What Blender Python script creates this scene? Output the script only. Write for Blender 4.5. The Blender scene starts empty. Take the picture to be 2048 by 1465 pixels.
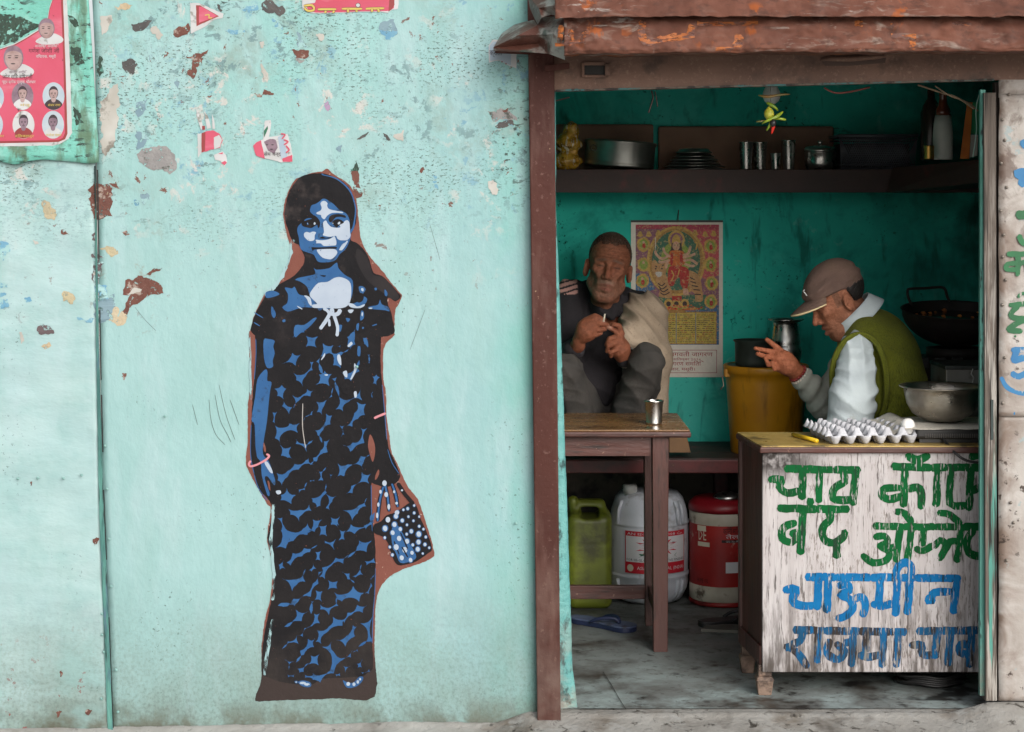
import bpy, bmesh, math, random
import numpy as np
from mathutils import Vector, Matrix, noise as mnoise
from mathutils.geometry import tessellate_polygon
R = math.radians
random.seed(7)
scene = bpy.context.scene
col = scene.collection

# ------------------------------------------------------------------ camera
# wall plane is Y = 0, the shop lies behind it (Y > 0), the street in front (Y < 0)
CAM_D, CAM_H, FPX, CX, HY = 5.4, 1.507, 3672.0, 1024.0, 400.0
cam_data = bpy.data.cameras.new('camera')
cam = bpy.data.objects.new('camera', cam_data)
col.objects.link(cam)
cam.location = (0, -CAM_D, CAM_H)
cam.rotation_euler = (R(90), 0, 0)
cam_data.sensor_width = 36
cam_data.lens = FPX / 2048 * 36
cam_data.shift_y = -(732.5 - HY) / 2048
cam_data.clip_end = 2000
scene.camera = cam

# ------------------------------------------------------------------ sky and sun (overcast)
SUN_EL, SUN_AZ = 27.0, 152.0       # azimuth counted from +Y clockwise: behind the camera, a little to its right
world = bpy.data.worlds.new('World')
scene.world = world
world.use_nodes = True
wn = world.node_tree.nodes
wl = world.node_tree.links
sky = wn.new('ShaderNodeTexSky')
sky.sky_type = 'NISHITA'
sky.sun_disc = False
sky.sun_elevation = R(SUN_EL)
sky.sun_rotation = R(SUN_AZ)
sky.dust_density = 4.0
sky.air_density = 1.0
hsv = wn.new('ShaderNodeHueSaturation')
hsv.inputs['Saturation'].default_value = 0.3
wl.new(sky.outputs[0], hsv.inputs['Color'])
wl.new(hsv.outputs[0], wn['Background'].inputs['Color'])
wn['Background'].inputs['Strength'].default_value = 0.15
sun_data = bpy.data.lights.new('sun', 'SUN')
sun_data.energy = 1.2
sun_data.angle = R(45)
sun_data.color = (1.0, 0.975, 0.94)
sun = bpy.data.objects.new('sun', sun_data)
col.objects.link(sun)
_sd = Vector((math.sin(R(SUN_AZ)) * math.cos(R(SUN_EL)), math.cos(R(SUN_AZ)) * math.cos(R(SUN_EL)), math.sin(R(SUN_EL))))
sun.rotation_euler = _sd.to_track_quat('Z', 'Y').to_euler()
sun.location = _sd * 20
vs = scene.view_settings
vs.view_transform = 'Standard'
vs.look = 'None'
vs.gamma = 1.0
vs.exposure = 0.52
vs.use_curve_mapping = False
scene.cycles.max_bounces = 10
scene.cycles.diffuse_bounces = 6
scene.cycles.use_denoising = True

# ------------------------------------------------------------------ helpers
def S(d=0.0):
    return (CAM_D + d) / FPX
def P(px, py, d=0.0):
    """photo pixel -> point at depth d behind the wall plane"""
    s = S(d)
    return Vector(((px - CX) * s, d, CAM_H - (py - HY) * s))
def lin(r, g, b, a=1.0):
    f = lambda v: (v / 255 / 12.92) if v <= 10.3 else ((v / 255 + 0.055) / 1.055) ** 2.4
    return (f(r), f(g), f(b), a)
def lo(r, g, b):
    """paint outdoors: the photograph shows it up to twice brighter than its albedo"""
    c_ = lin(r, g, b)
    return (c_[0] / 1.92, c_[1] / 1.92, c_[2] / 1.92, 1.0)
MATS = {}
def pm(name, base, base2=None, nscale=4.0, rough=0.6, metal=0.0, bump=0.0, bscale=60.0, bstretch=(1, 1, 1),
       stretch=(1, 1, 1), spots=(), coat=0.0, trans=0.0, spec=0.5, vcol=None, sub=0.0, alpha=1.0, rvar=0.0, plane=False, holes=None):
    """procedural material: two-tone noise base, then masked spot layers, bump"""
    if name in MATS:
        return MATS[name]
    m = bpy.data.materials.new(name)
    m.use_nodes = True
    nt = m.node_tree
    N, L = nt.nodes, nt.links
    bs = N['Principled BSDF']
    tc = N.new('ShaderNodeTexCoord')
    co = tc.outputs['Object']
    if plane:                    # flat sheets facing the street: 2D noise on (x, z)
        s0 = N.new('ShaderNodeSeparateXYZ'); L.new(co, s0.inputs[0])
        c0 = N.new('ShaderNodeCombineXYZ'); L.new(s0.outputs[0], c0.inputs[0]); L.new(s0.outputs[2], c0.inputs[1])
        co2 = c0.outputs[0]
    else:
        co2 = co
    def nz(scale, st, detail=3.0, rgh=0.6, off=0.0, dist=0.0):
        t = N.new('ShaderNodeTexNoise')
        if plane: t.noise_dimensions = '2D'; st = (st[0], st[2], 1.0)
        t.inputs['Scale'].default_value = scale
        t.inputs['Detail'].default_value = detail
        t.inputs['Roughness'].default_value = rgh
        t.inputs['Distortion'].default_value = dist
        mp = N.new('ShaderNodeMapping')
        mp.inputs['Scale'].default_value = st
        mp.inputs['Location'].default_value = (off, off * 1.7, off * 0.6)
        L.new(co2, mp.inputs['Vector'])
        L.new(mp.outputs[0], t.inputs['Vector'])
        return t.outputs[0]
    def mrange(src, a, b, lo=0.0, hi=1.0):
        r_ = N.new('ShaderNodeMapRange')
        r_.inputs['From Min'].default_value = a
        r_.inputs['From Max'].default_value = b
        r_.inputs['To Min'].default_value = lo
        r_.inputs['To Max'].default_value = hi
        L.new(src, r_.inputs['Value'])
        return r_.outputs[0]
    def mul(a, b):
        mm = N.new('ShaderNodeMath'); mm.operation = 'MULTIPLY'
        L.new(a, mm.inputs[0])
        if isinstance(b, (int, float)): mm.inputs[1].default_value = b
        else: L.new(b, mm.inputs[1])
        return mm.outputs[0]
    def mix(fac, a, b):
        mx = N.new('ShaderNodeMix'); mx.data_type = 'RGBA'
        L.new(fac, mx.inputs[0])
        for sock, v in ((mx.inputs[6], a), (mx.inputs[7], b)):
            if isinstance(v, tuple): sock.default_value = v
            else: L.new(v, sock)
        return mx.outputs[2]
    if vcol:
        at = N.new('ShaderNodeVertexColor'); at.layer_name = vcol
        cur = at.outputs[0]
        if base2:
            cur2 = N.new('ShaderNodeMix'); cur2.data_type = 'RGBA'; cur2.blend_type = 'MULTIPLY'
            cur2.inputs[0].default_value = 1.0
            L.new(cur, cur2.inputs[6])
            k = mix(mrange(nz(nscale, stretch), 0.35, 0.65), base, base2)
            L.new(k, cur2.inputs[7]); cur = cur2.outputs[2]
    elif base2 is None:
        cur = base
    else:
        cur = mix(mrange(nz(nscale, stretch), 0.35, 0.65), base, base2)
    sep = None
    for i, sp in enumerate(spots):
        f = mrange(nz(sp.get('scale', 20), sp.get('stretch', (1, 1, 1)), sp.get('detail', 4.0), sp.get('rgh', 0.65), 3.1 * (i + 1) + sp.get('off', 0), sp.get('dist', 0.0)),
                   sp['lo'], sp['hi'])
        for axis in ('x', 'y', 'z'):
            for key in (axis, axis + '2'):
                if key in sp:
                    if sep is None:
                        sep = N.new('ShaderNodeSeparateXYZ'); L.new(co, sep.inputs[0])
                    a, b = sp[key]
                    src = sep.outputs['xyz'.index(axis)]
                    f = mul(f, mrange(src, a, b))
        if 'patch' in sp:
            ps, pl, ph = sp['patch']
            f = mul(f, mrange(nz(ps, (1, 1, 1), 2.0, 0.5, 7.7 * (i + 1)), pl, ph))
        if 'amt' in sp:
            f = mul(f, sp['amt'])
        if cur is base and isinstance(cur, tuple):
            cur = mix(f, cur, sp['color'])
        else:
            cur = mix(f, cur, sp['color'])
    if isinstance(cur, tuple): bs.inputs['Base Color'].default_value = cur
    else: L.new(cur, bs.inputs['Base Color'])
    bs.inputs['Roughness'].default_value = rough
    if rvar:
        L.new(mrange(nz(nscale * 4, stretch), 0.3, 0.7, max(rough - rvar, 0.03), min(rough + rvar, 1)), bs.inputs['Roughness'])
    bs.inputs['Metallic'].default_value = metal
    bs.inputs['Specular IOR Level'].default_value = spec
    if coat: bs.inputs['Coat Weight'].default_value = coat
    if trans: bs.inputs['Transmission Weight'].default_value = trans
    if alpha < 1: bs.inputs['Alpha'].default_value = alpha
    if holes: L.new(mrange(nz(holes[0], holes[3] if len(holes) > 3 else (1, 1, 1), 4.0, 0.6, 5.5), holes[1], holes[2]), bs.inputs['Alpha'])
    if sub:
        bs.inputs['Subsurface Weight'].default_value = sub
        bs.inputs['Subsurface Radius'].default_value = (0.012, 0.005, 0.003)
        bs.inputs['Subsurface Scale'].default_value = 0.6
    if bump:
        bp = N.new('ShaderNodeBump')
        bp.inputs['Strength'].default_value = min(bump, 1.0)
        bp.inputs['Distance'].default_value = 0.01 * max(1.0, bump)
        L.new(nz(bscale, bstretch, 4.0, 0.6, 1.3), bp.inputs['Height'])
        L.new(bp.outputs[0], bs.inputs['Normal'])
    MATS[name] = m
    return m

def tag(o, label=None, cat=None, group=None, kind=None):
    if label: o['label'] = label
    if cat: o['category'] = cat
    if group: o['group'] = group
    if kind: o['kind'] = kind
    return o
def thing(name, label, cat, loc=(0, 0, 0), group=None):
    o = bpy.data.objects.new(name, None)
    o.empty_display_size = 0.05
    o.location = loc
    col.objects.link(o)
    return tag(o, label, cat, group)
def setparent(o, p):
    """parent without moving (Empties and meshes carry a plain location only)"""
    o.parent = p
    def world_(q):
        m_ = Matrix.Translation(q.location)
        return m_ if q.parent is None else world_(q.parent) @ q.matrix_parent_inverse @ m_
    o.matrix_parent_inverse = world_(p).inverted()

class MB:
    """collects geometry of ONE part in world coordinates"""
    def __init__(self):
        self.v, self.f, self.m, self.sm = [], [], [], []
        self.k = 0
    def add(self, vs_, fs_, mi=0, smooth=False):
        o = len(self.v)
        self.v += [tuple(p) for p in vs_]
        for f in fs_:
            self.f.append([i + o for i in f]); self.m.append(mi); self.sm.append(smooth)
        return self
    def hexa(self, a, b, mi=0):
        """a, b: two quads of 4 points (front, back)"""
        return self.add(list(a) + list(b), [(0, 1, 2, 3), (7, 6, 5, 4), (0, 4, 5, 1), (1, 5, 6, 2), (2, 6, 7, 3), (3, 7, 4, 0)], mi)
    def box(self, x0, x1, y0, y1, z0, z1, mi=0):
        q = lambda y: [(x0, y, z0), (x1, y, z0), (x1, y, z1), (x0, y, z1)]
        return self.hexa(q(y0), q(y1), mi)
    def boxpx(self, x0, x1, y0, y1, d0, d1, mi=0):
        a, b = P(x0, y1, d0), P(x1, y0, d0)
        return self.box(a.x, b.x, d0, d1, a.z, b.z, mi)
    def obox(self, c, sx, sy, sz, rot=None, mi=0):
        M = Matrix.Translation(c) @ (rot.to_4x4() if rot else Matrix())
        q = lambda y: [M @ Vector(p) for p in ((-sx / 2, y, -sz / 2), (sx / 2, y, -sz / 2), (sx / 2, y, sz / 2), (-sx / 2, y, sz / 2))]
        return self.hexa(q(-sy / 2), q(sy / 2), mi)
    def tube(self, pts, r, seg=8, mi=0, cap=True):
        pts = [Vector(p) for p in pts]
        n = len(pts)
        rs = r if isinstance(r, (list, tuple)) else [r] * n
        vs_, fs_ = [], []
        up = Vector((0.13, 0.37, 0.92)).normalized()
        prev = None
        for i, p in enumerate(pts):
            t = (pts[min(i + 1, n - 1)] - pts[max(i - 1, 0)])
            if t.length < 1e-9: t = Vector((0, 0, 1))
            t.normalize()
            if prev is None:
                a = t.cross(up)
                if a.length < 0.1: a = t.cross(Vector((1, 0, 0)))
            else:
                a = prev - t * prev.dot(t)
            a.normalize(); prev = a
            b = t.cross(a)
            for j in range(seg):
                an = 2 * math.pi * j / seg
                vs_.append(p + (a * math.cos(an) + b * math.sin(an)) * rs[i])
        for i in range(n - 1):
            for j in range(seg):
                k = (j + 1) % seg
                fs_.append((i * seg + j, i * seg + k, (i + 1) * seg + k, (i + 1) * seg + j))
        if cap:
            fs_.append(tuple(range(seg))[::-1]); fs_.append(tuple((n - 1) * seg + j for j in range(seg)))
        return self.add(vs_, fs_, mi, True)
    def lathe(self, prof, c, seg=32, mi=0, M=None, closed=False):
        vs_, fs_ = [], []
        M = M or Matrix()
        c = Vector(c)
        for r, z in prof:
            for j in range(seg):
                an = 2 * math.pi * j / seg
                vs_.append(c + M @ Vector((r * math.cos(an), r * math.sin(an), z)))
        n = len(prof)
        for i in range(n - 1):
            for j in range(seg):
                k = (j + 1) % seg
                fs_.append((i * seg + j, i * seg + k, (i + 1) * seg + k, (i + 1) * seg + j))
        if prof[0][0] > 1e-5 and not closed: fs_.append(tuple(range(seg))[::-1])
        if prof[-1][0] > 1e-5 and not closed: fs_.append(tuple((n - 1) * seg + j for j in range(seg)))
        return self.add(vs_, fs_, mi, True)
    def grid(self, fn, nu, nv, mi=0, smooth=True):
        vs_ = [fn(i / nu, j / nv) for j in range(nv + 1) for i in range(nu + 1)]
        fs_ = [(j * (nu + 1) + i, j * (nu + 1) + i + 1, (j + 1) * (nu + 1) + i + 1, (j + 1) * (nu + 1) + i) for j in range(nv) for i in range(nu)]
        return self.add(vs_, fs_, mi, smooth)
    def flat(self, pts, d, mi=0, level=0.0):
        """flat polygon given in photo pixels of the plane (or sheet surface) at depth d, lying `level` mm proud of it"""
        self.k += 1
        v3 = []
        for p in pts:
            dd = (d(p[0], p[1]) if callable(d) else d) - level * 0.001 - (self.k % 9) * 2e-5
            v3.append(P(p[0], p[1], dd))
        tris = tessellate_polygon([[Vector((v.x, v.z, 0)) for v in v3]])
        fs_ = []
        for t in tris:
            a, b, c_ = (v3[i] for i in t)
            nrm = (b - a).cross(c_ - a)
            fs_.append(tuple(t) if nrm.y < 0 else tuple(t)[::-1])
        return self.add(v3, fs_, mi)
    def build(self, name, mats, parent=None, label=None, cat=None, group=None, kind=None, bevel=0.0, solid=0.0, subd=0, seg=2):
        me = bpy.data.meshes.new(name)
        me.from_pydata(self.v, [], self.f)
        for m in (mats if isinstance(mats, (list, tuple)) else [mats]):
            me.materials.append(m)
        me.polygons.foreach_set('material_index', self.m)
        me.polygons.foreach_set('use_smooth', self.sm)
        me.update()
        o = bpy.data.objects.new(name, me)
        col.objects.link(o)
        if parent: setparent(o, parent)
        tag(o, label, cat, group, kind)
        if solid:
            md = o.modifiers.new('solid', 'SOLIDIFY'); md.thickness = solid; md.offset = -1
        if subd:
            md = o.modifiers.new('sub', 'SUBSURF'); md.levels = subd; md.render_levels = subd
        if bevel:
            md = o.modifiers.new('bevel', 'BEVEL'); md.width = bevel; md.segments = seg; md.limit_method = 'ANGLE'
        return o

def smoothpts(pts, n=4, closed=True):
    """Catmull-Rom through the points"""
    out = []
    N_ = len(pts)
    rng = range(N_) if closed else range(N_ - 1)
    g = (lambda i: pts[i % N_]) if closed else (lambda i: pts[min(max(i, 0), N_ - 1)])
    for i in rng:
        p0, p1, p2, p3 = g(i - 1), g(i), g(i + 1), g(i + 2)
        for j in range(n):
            t = j / n
            out.append(tuple(0.5 * (2 * p1[k] + (p2[k] - p0[k]) * t + (2 * p0[k] - 5 * p1[k] + 4 * p2[k] - p3[k]) * t * t
                                    + (3 * p1[k] - p0[k] - 3 * p2[k] + p3[k]) * t ** 3) for k in range(len(p1))))
    if not closed: out.append(tuple(pts[-1]))
    return out
def star(pts, bow=0.16, n=4):
    """polygon whose sides bow inward, like the gaps between round blots"""
    cx = sum(p[0] for p in pts) / len(pts); cy = sum(p[1] for p in pts) / len(pts)
    out = []
    for i, a in enumerate(pts):
        b = pts[(i + 1) % len(pts)]
        L_ = math.hypot(b[0] - a[0], b[1] - a[1])
        nx, ny = -(b[1] - a[1]), b[0] - a[0]
        nl = math.hypot(nx, ny) or 1
        area = sum(pts[j][0] * pts[(j + 1) % len(pts)][1] - pts[(j + 1) % len(pts)][0] * pts[j][1] for j in range(len(pts)))
        sg = 1 if area > 0 else -1
        bw = bow * random.uniform(0.6, 1.25)
        for j in range(n):
            t = j / n
            k = 4 * t * (1 - t) * L_ * bw * sg
            out.append((a[0] + (b[0] - a[0]) * t + nx / nl * k, a[1] + (b[1] - a[1]) * t + ny / nl * k))
    return out
def rough_edge(pts, amp=1.0, step=4.0):
    """break up a polygon's outline with small noise (torn paper, flaked paint, brush edge)"""
    out = []
    for i, a in enumerate(pts):
        b = pts[(i + 1) % len(pts)]
        L_ = math.hypot(b[0] - a[0], b[1] - a[1])
        n = max(1, int(L_ / step))
        for j in range(n):
            t = j / n
            x, y = a[0] + (b[0] - a[0]) * t, a[1] + (b[1] - a[1]) * t
            q = mnoise.noise_vector(Vector((x * 0.13, y * 0.13, 3.3))) + 0.6 * mnoise.noise_vector(Vector((x * 0.4, y * 0.4, 9.1)))
            out.append((x + q.x * amp, y + q.y * amp))
    return out
def stroke(pts, w, n=5, jit=0.08, taper=0.0):
    """brush stroke outline: a ribbon with rounded ends"""
    pts = smoothpts(pts, n, False) if len(pts) > 2 else [tuple(a + (b - a) * t / 6 for a, b in zip(pts[0], pts[1])) for t in range(7)]
    Lp, Rp = [], []
    m = len(pts)
    for i, p in enumerate(pts):
        a, b = pts[max(i - 1, 0)], pts[min(i + 1, m - 1)]
        tx, ty = b[0] - a[0], b[1] - a[1]
        l = math.hypot(tx, ty) or 1
        tx, ty = tx / l, ty / l
        h = w / 2 * (1 + jit * 2 * mnoise.noise(Vector((p[0] * 0.09, p[1] * 0.09, 1.7)))) * (1 - taper * i / (m - 1))
        h2 = w / 2 * (1 + jit * 2 * mnoise.noise(Vector((p[0] * 0.09, p[1] * 0.09, 5.7)))) * (1 - taper * i / (m - 1))
        e = 0.75 if i in (0, m - 1) else 1.0
        Lp.append((p[0] - ty * h * e, p[1] + tx * h * e)); Rp.append((p[0] + ty * h2 * e, p[1] - tx * h2 * e))
        if i == 0: first = (p[0] - tx * h * 0.35, p[1] - ty * h * 0.35)
        if i == m - 1: last = (p[0] + tx * h * 0.35, p[1] + ty * h * 0.35)
    return Lp, Rp, first, last
def add_stroke(mb, pts, w, d, mi=0, level=0.0, n=5, jit=0.08, taper=0.0):
    Lp, Rp, a, b = stroke(pts, w, n, jit, taper)
    mb.k += 1
    w3 = lambda p, i=0: P(p[0], p[1], (d(p[0], p[1]) if callable(d) else d) - level * 0.001 - (mb.k % 8) * 1.2e-4 - i * 4e-6)
    vs_ = [w3(a)]
    for i, (l_, r_) in enumerate(zip(Lp, Rp)): vs_ += [w3(l_, i), w3(r_, i)]
    vs_.append(w3(b, len(Lp)))
    m = len(Lp)
    fs_ = [(0, 1, 2)]
    for i in range(m - 1): fs_.append((1 + 2 * i, 3 + 2 * i, 4 + 2 * i, 2 + 2 * i))
    fs_.append((2 * m - 1, 2 * m + 1, 2 * m))
    mb.add(vs_, fs_, mi)
def ell(cx, cy, rx, ry=None, n=20, rot=0.0):
    ry = ry or rx
    return [(cx + rx * math.cos(2 * math.pi * i / n) * math.cos(rot) - ry * math.sin(2 * math.pi * i / n) * math.sin(rot),
             cy + rx * math.cos(2 * math.pi * i / n) * math.sin(rot) + ry * math.sin(2 * math.pi * i / n) * math.cos(rot)) for i in range(n)]
def rectp(x0, y0, x1, y1): return [(x0, y0), (x1, y0), (x1, y1), (x0, y1)]
def ZM(ox, oy, s):
    """coordinates read off an enlarged crop of the photograph -> photo pixels"""
    return lambda pts: [(ox + p[0] / s, oy + p[1] / s) for p in pts]
def text_flat(mb, body, x, y, size_px, d, mi=0, level=0.0, width=None, align='LEFT'):
    """lettering: baseline-left at photo pixel (x, y) of the plane at depth d; glyph outlines become mesh"""
    cu = bpy.data.curves.new('lettering', 'FONT')
    cu.body = body
    cu.size = 1.0
    cu.align_x = 'LEFT'
    cu.resolution_u = 1
    o = bpy.data.objects.new('lettering', cu)
    col.objects.link(o)
    dg = bpy.context.evaluated_depsgraph_get()
    me = bpy.data.meshes.new_from_object(o.evaluated_get(dg))
    xs = [v.co.x for v in me.vertices] or [0, 1]
    k = size_px
    kx = k if width is None else width / max(max(xs) - min(xs), 1e-3)
    x0 = min(xs)
    w = (max(xs) - x0) * kx
    if align == 'CENTER': x -= w / 2
    d = d(x, y) if callable(d) else d
    mb.k += 1
    dd = d - level * 0.001 - (mb.k % 9) * 2e-5
    s = S(dd)
    vs_ = [((x + (v.co.x - x0) * kx - CX) * s, dd, CAM_H - (y - v.co.y * k - HY) * s) for v in me.vertices]
    mb.add(vs_, [tuple(p.vertices) for p in me.polygons], mi)
    bpy.data.objects.remove(o)
    bpy.data.curves.remove(cu)
    bpy.data.meshes.remove(me)
def fbm(x, y, z=0.0, o=4):
    return mnoise.fractal(Vector((x, y, z)), 1.0, 2.0, o)

# ------------------------------------------------------------------ materials of the setting
M_conc = pm('street concrete', lin(186, 183, 176), lin(160, 157, 150), 3.0, 0.85, bump=0.6, bscale=45,
            spots=[dict(color=lin(104, 98, 90), scale=9, lo=0.52, hi=0.74, amt=0.6), dict(color=lin(186, 186, 182), scale=6, lo=0.56, hi=0.66),
                   dict(color=lin(84, 62, 44), scale=5, lo=0.62, hi=0.7, amt=0.7)])
M_sill = pm('cement sill', lo(192, 190, 184), lo(166, 162, 155), 6.0, 0.9, bump=0.45, bscale=70,
            spots=[dict(color=lo(122, 108, 92), scale=5, lo=0.52, hi=0.68, amt=0.8), dict(color=lo(190, 190, 186), scale=14, lo=0.56, hi=0.68, amt=0.8),
                   dict(color=lo(66, 60, 52), scale=26, lo=0.58, hi=0.68, dist=0.5), dict(color=lo(84, 72, 60), scale=4, lo=0.58, hi=0.68, amt=0.7),
                   dict(color=lo(205, 205, 200), scale=4, lo=0.3, hi=0.6, x=(0.0, -0.3), amt=0.7)])
M_floor = pm('shop floor', lin(120, 126, 124), lin(98, 100, 97), 2.6, 0.55, bump=0.15, bscale=30, rvar=0.12,
             spots=[dict(color=lin(58, 52, 46), scale=4.5, lo=0.48, hi=0.66),
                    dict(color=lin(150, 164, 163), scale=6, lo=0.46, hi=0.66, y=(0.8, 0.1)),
                    dict(color=lin(34, 30, 27), scale=11, lo=0.58, hi=0.68),
                    dict(color=lin(60, 55, 50), scale=40, lo=0.58, hi=0.66, amt=0.6),
                    dict(color=lin(24, 21, 19), scale=4, lo=0.52, hi=0.58, x=(0.98, 1.04), y=(0.12, 0.13), amt=0.9)])
M_inwall = pm('turquoise limewash', lin(54, 190, 172), lin(44, 168, 154), 3.0, 0.85, spec=0.15, bump=0.25, bscale=18,
              spots=[dict(color=lin(92, 206, 192), scale=2.2, lo=0.5, hi=0.68, amt=0.6), dict(color=lin(30, 120, 110), scale=5, lo=0.52, hi=0.68, amt=0.6, dist=0.5), dict(color=lin(110, 196, 184), scale=9, lo=0.6, hi=0.68, amt=0.5, dist=0.4), dict(color=lin(24, 70, 62), scale=7, lo=0.58, hi=0.68, stretch=(1.6, 1, 0.35), amt=0.6, dist=0.4),
                     dict(color=lin(12, 48, 42), scale=30, lo=0.61, hi=0.70, patch=(4, 0.5, 0.66)),
                     dict(color=lin(18, 60, 52), scale=70, lo=0.60, hi=0.68, patch=(3, 0.48, 0.62)),
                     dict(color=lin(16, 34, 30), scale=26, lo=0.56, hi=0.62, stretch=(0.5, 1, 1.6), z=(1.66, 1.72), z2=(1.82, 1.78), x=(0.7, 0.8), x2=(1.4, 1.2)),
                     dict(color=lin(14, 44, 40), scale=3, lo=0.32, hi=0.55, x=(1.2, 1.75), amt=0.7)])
M_ceil = pm('sooty ceiling boards', lin(130, 120, 106), lin(100, 92, 82), 5, 0.8)
M_dark = pm('dark brown mottle', lin(92, 84, 74), lin(56, 52, 47), 3, 0.85, bump=0.5, bscale=24,
            spots=[dict(color=lin(30, 28, 26), scale=6, lo=0.5, hi=0.64)])

# ------------------------------------------------------------------ ground and room
g = MB()
g.add([(-300, -300, -0.075), (300, -300, -0.075), (300, 300, -0.075), (-300, 300, -0.075)], [(0, 1, 2, 3)])
g.build('ground', M_conc, kind='structure')

def sill_fn(u, v):
    x = -3.2 + 6.8 * u
    y = -0.42 + 0.55 * v
    inx = 1.0 if x > 0.02 else 0.0
    # door sill on the right, a low cement fillet along the wall on the left
    if y > -0.005: h = -0.004
    else:
        k = min(1.0, (-y) / 0.36)
        h = -0.004 - 0.06 * k ** 0.7
    if x < 0.05:
        h -= 0.028 * max(0, min(1, (0.05 - x) / 0.1)) * (1 if y < 0 else 1)
        h -= 0.016 * max(0, min(1, (-0.35 - x) / 0.9))
    if x > 1.28:      # cement lump at the foot of the right jamb
        h += 0.038 * min(1, (x - 1.28) / 0.12) * max(0, 1 - abs(y + 0.02) / 0.16)
    h += 0.004 * fbm(x * 5, y * 5) + 0.002 * fbm(x * 25, y * 25, 2)
    if y > 0.02: h = min(h, -0.003)
    return (x, y, max(h, -0.082))
MB().grid(sill_fn, 640, 50).build('door_step', M_sill, kind='structure')

RX0, RX1, RY1, RZ = -0.35, 1.85, 1.80, 2.15
MB().add([(RX0, 0.04, 0.0), (RX1, 0.04, 0.0), (RX1, RY1, 0.0), (RX0, RY1, 0.0)], [(0, 1, 2, 3)]).build('floor', M_floor, kind='structure')
MB().box(RX0 - 0.1, RX1 + 0.1, RY1, RY1 + 0.12, -0.08, RZ).build('wall_back', M_inwall, kind='structure')
MB().box(RX0 - 0.1, RX0, 0.06, RY1, -0.08, RZ).build('wall_left', M_inwall, kind='structure')
MB().box(RX1, RX1 + 0.1, 0.06, RY1, -0.08, RZ).build('wall_right', M_inwall, kind='structure')
MB().box(RX0 - 0.1, RX1 + 0.1, 0.0, RY1 + 0.12, RZ, RZ + 0.08).build('ceiling', M_ceil, kind='structure')
# floor crack: a shallow dark joint line running back from the sill
fj = MB()
cr = [P(1252, 1416, 0.02), P(1240, 1390, 0.12), P(1222, 1350, 0.3), P(1206, 1320, 0.45)]
for a, b in zip(cr[:-1], cr[1:]):
    fj.add([(a.x - .001, a.y, .003), (a.x + .001, a.y, .003), (b.x + .001, b.y, .003), (b.x - .001, b.y, .003)], [(0, 1, 2, 3)])
fl = bpy.data.objects['floor']
fj.build('floor_joint', pm('joint dirt', lin(26, 24, 22)), parent=fl)

# ------------------------------------------------------------------ the painted sheet wall
MINT, MINT2 = lo(174, 216, 216), lo(166, 210, 209)
wear = [
    # fresher, greener paint towards the top and next to the post
    dict(color=lo(148, 213, 207), scale=2.2, lo=0.36, hi=0.7, z=(1.3, 1.9), amt=0.65),
    dict(color=lo(156, 203, 210), scale=1.5, lo=0.2, hi=0.7, x=(-0.45, 0.0), amt=0.7),
    dict(color=lo(128, 204, 192), scale=3, lo=0.32, hi=0.6, x=(-0.10, 0.05), amt=0.85),
    dict(color=lo(204, 227, 233), scale=5, lo=0.5, hi=0.75, stretch=(1.6, 1, 0.35), amt=0.4),
    dict(color=lo(160, 204, 200), scale=9, lo=0.52, hi=0.7, stretch=(0.8, 1, 0.35), amt=0.45),
    # grey-green grime bands where posters were pasted and torn
    dict(color=lo(150, 178, 170), scale=7, lo=0.48, hi=0.68, z=(1.38, 1.62), patch=(3.2, 0.42, 0.6), amt=0.8, dist=0.25, detail=5.0, rgh=0.72),
    dict(color=lo(110, 146, 150), scale=20, lo=0.57, hi=0.62, stretch=(0.9, 1, 1.1), z=(1.38, 1.58), patch=(2.6, 0.46, 0.58), amt=0.8, dist=0.25, detail=5.0, rgh=0.72),
    dict(color=lo(122, 176, 200), scale=14, lo=0.60, hi=0.65, z=(1.35, 1.6), patch=(2.2, 0.48, 0.6), amt=0.8, dist=0.25, detail=5.0, rgh=0.72),
    dict(color=lo(216, 214, 208), scale=16, lo=0.585, hi=0.64, z=(1.2, 1.6), patch=(3.5, 0.48, 0.6), amt=0.9, dist=0.25, detail=5.0, rgh=0.72),
    dict(color=lo(44, 62, 54), scale=46, lo=0.58, hi=0.64, stretch=(0.75, 1, 1.3), z=(1.38, 1.56), patch=(2.4, 0.53, 0.68), amt=0.95, dist=0.2),
    dict(color=lo(58, 80, 70), scale=120, lo=0.60, hi=0.66, stretch=(0.7, 1, 1.4), z=(1.30, 1.6), patch=(3.0, 0.45, 0.62), amt=0.85, detail=2.0),
    dict(color=lo(126, 78, 64), scale=24, lo=0.66, hi=0.69, z=(1.0, 1.5), patch=(3.4, 0.44, 0.55), dist=0.25, detail=5.0, rgh=0.72),
    dict(color=lo(160, 150, 128), scale=18, lo=0.6, hi=0.66, x=(-1.0, -1.2), z=(0.95, 1.2), z2=(1.6, 1.4), patch=(4, 0.45, 0.58), dist=0.25, detail=5.0, rgh=0.72),
    # specks everywhere, grime near the ground
    dict(color=lo(60, 84, 76), scale=80, lo=0.69, hi=0.72, patch=(3, 0.55, 0.7), amt=0.7, detail=2.0),
    dict(color=lo(138, 160, 150), scale=3, lo=0.25, hi=0.65, z=(0.42, -0.03), amt=0.8),
    dict(color=lo(96, 108, 96), scale=90, lo=0.45, hi=0.8, z=(0.40, -0.02), amt=0.6, detail=4.0),
    dict(color=lo(100, 96, 76), scale=7, lo=0.36, hi=0.56, z=(0.05, -0.05), amt=0.9),
]
M_mint = pm('mint enamel', MINT, MINT2, 3.0, 0.55, bump=0.28, bscale=26, bstretch=(1, 1, 0.6), spots=wear, rvar=0.12, plane=True)
wear_left = [dict(w) for w in wear]
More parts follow.
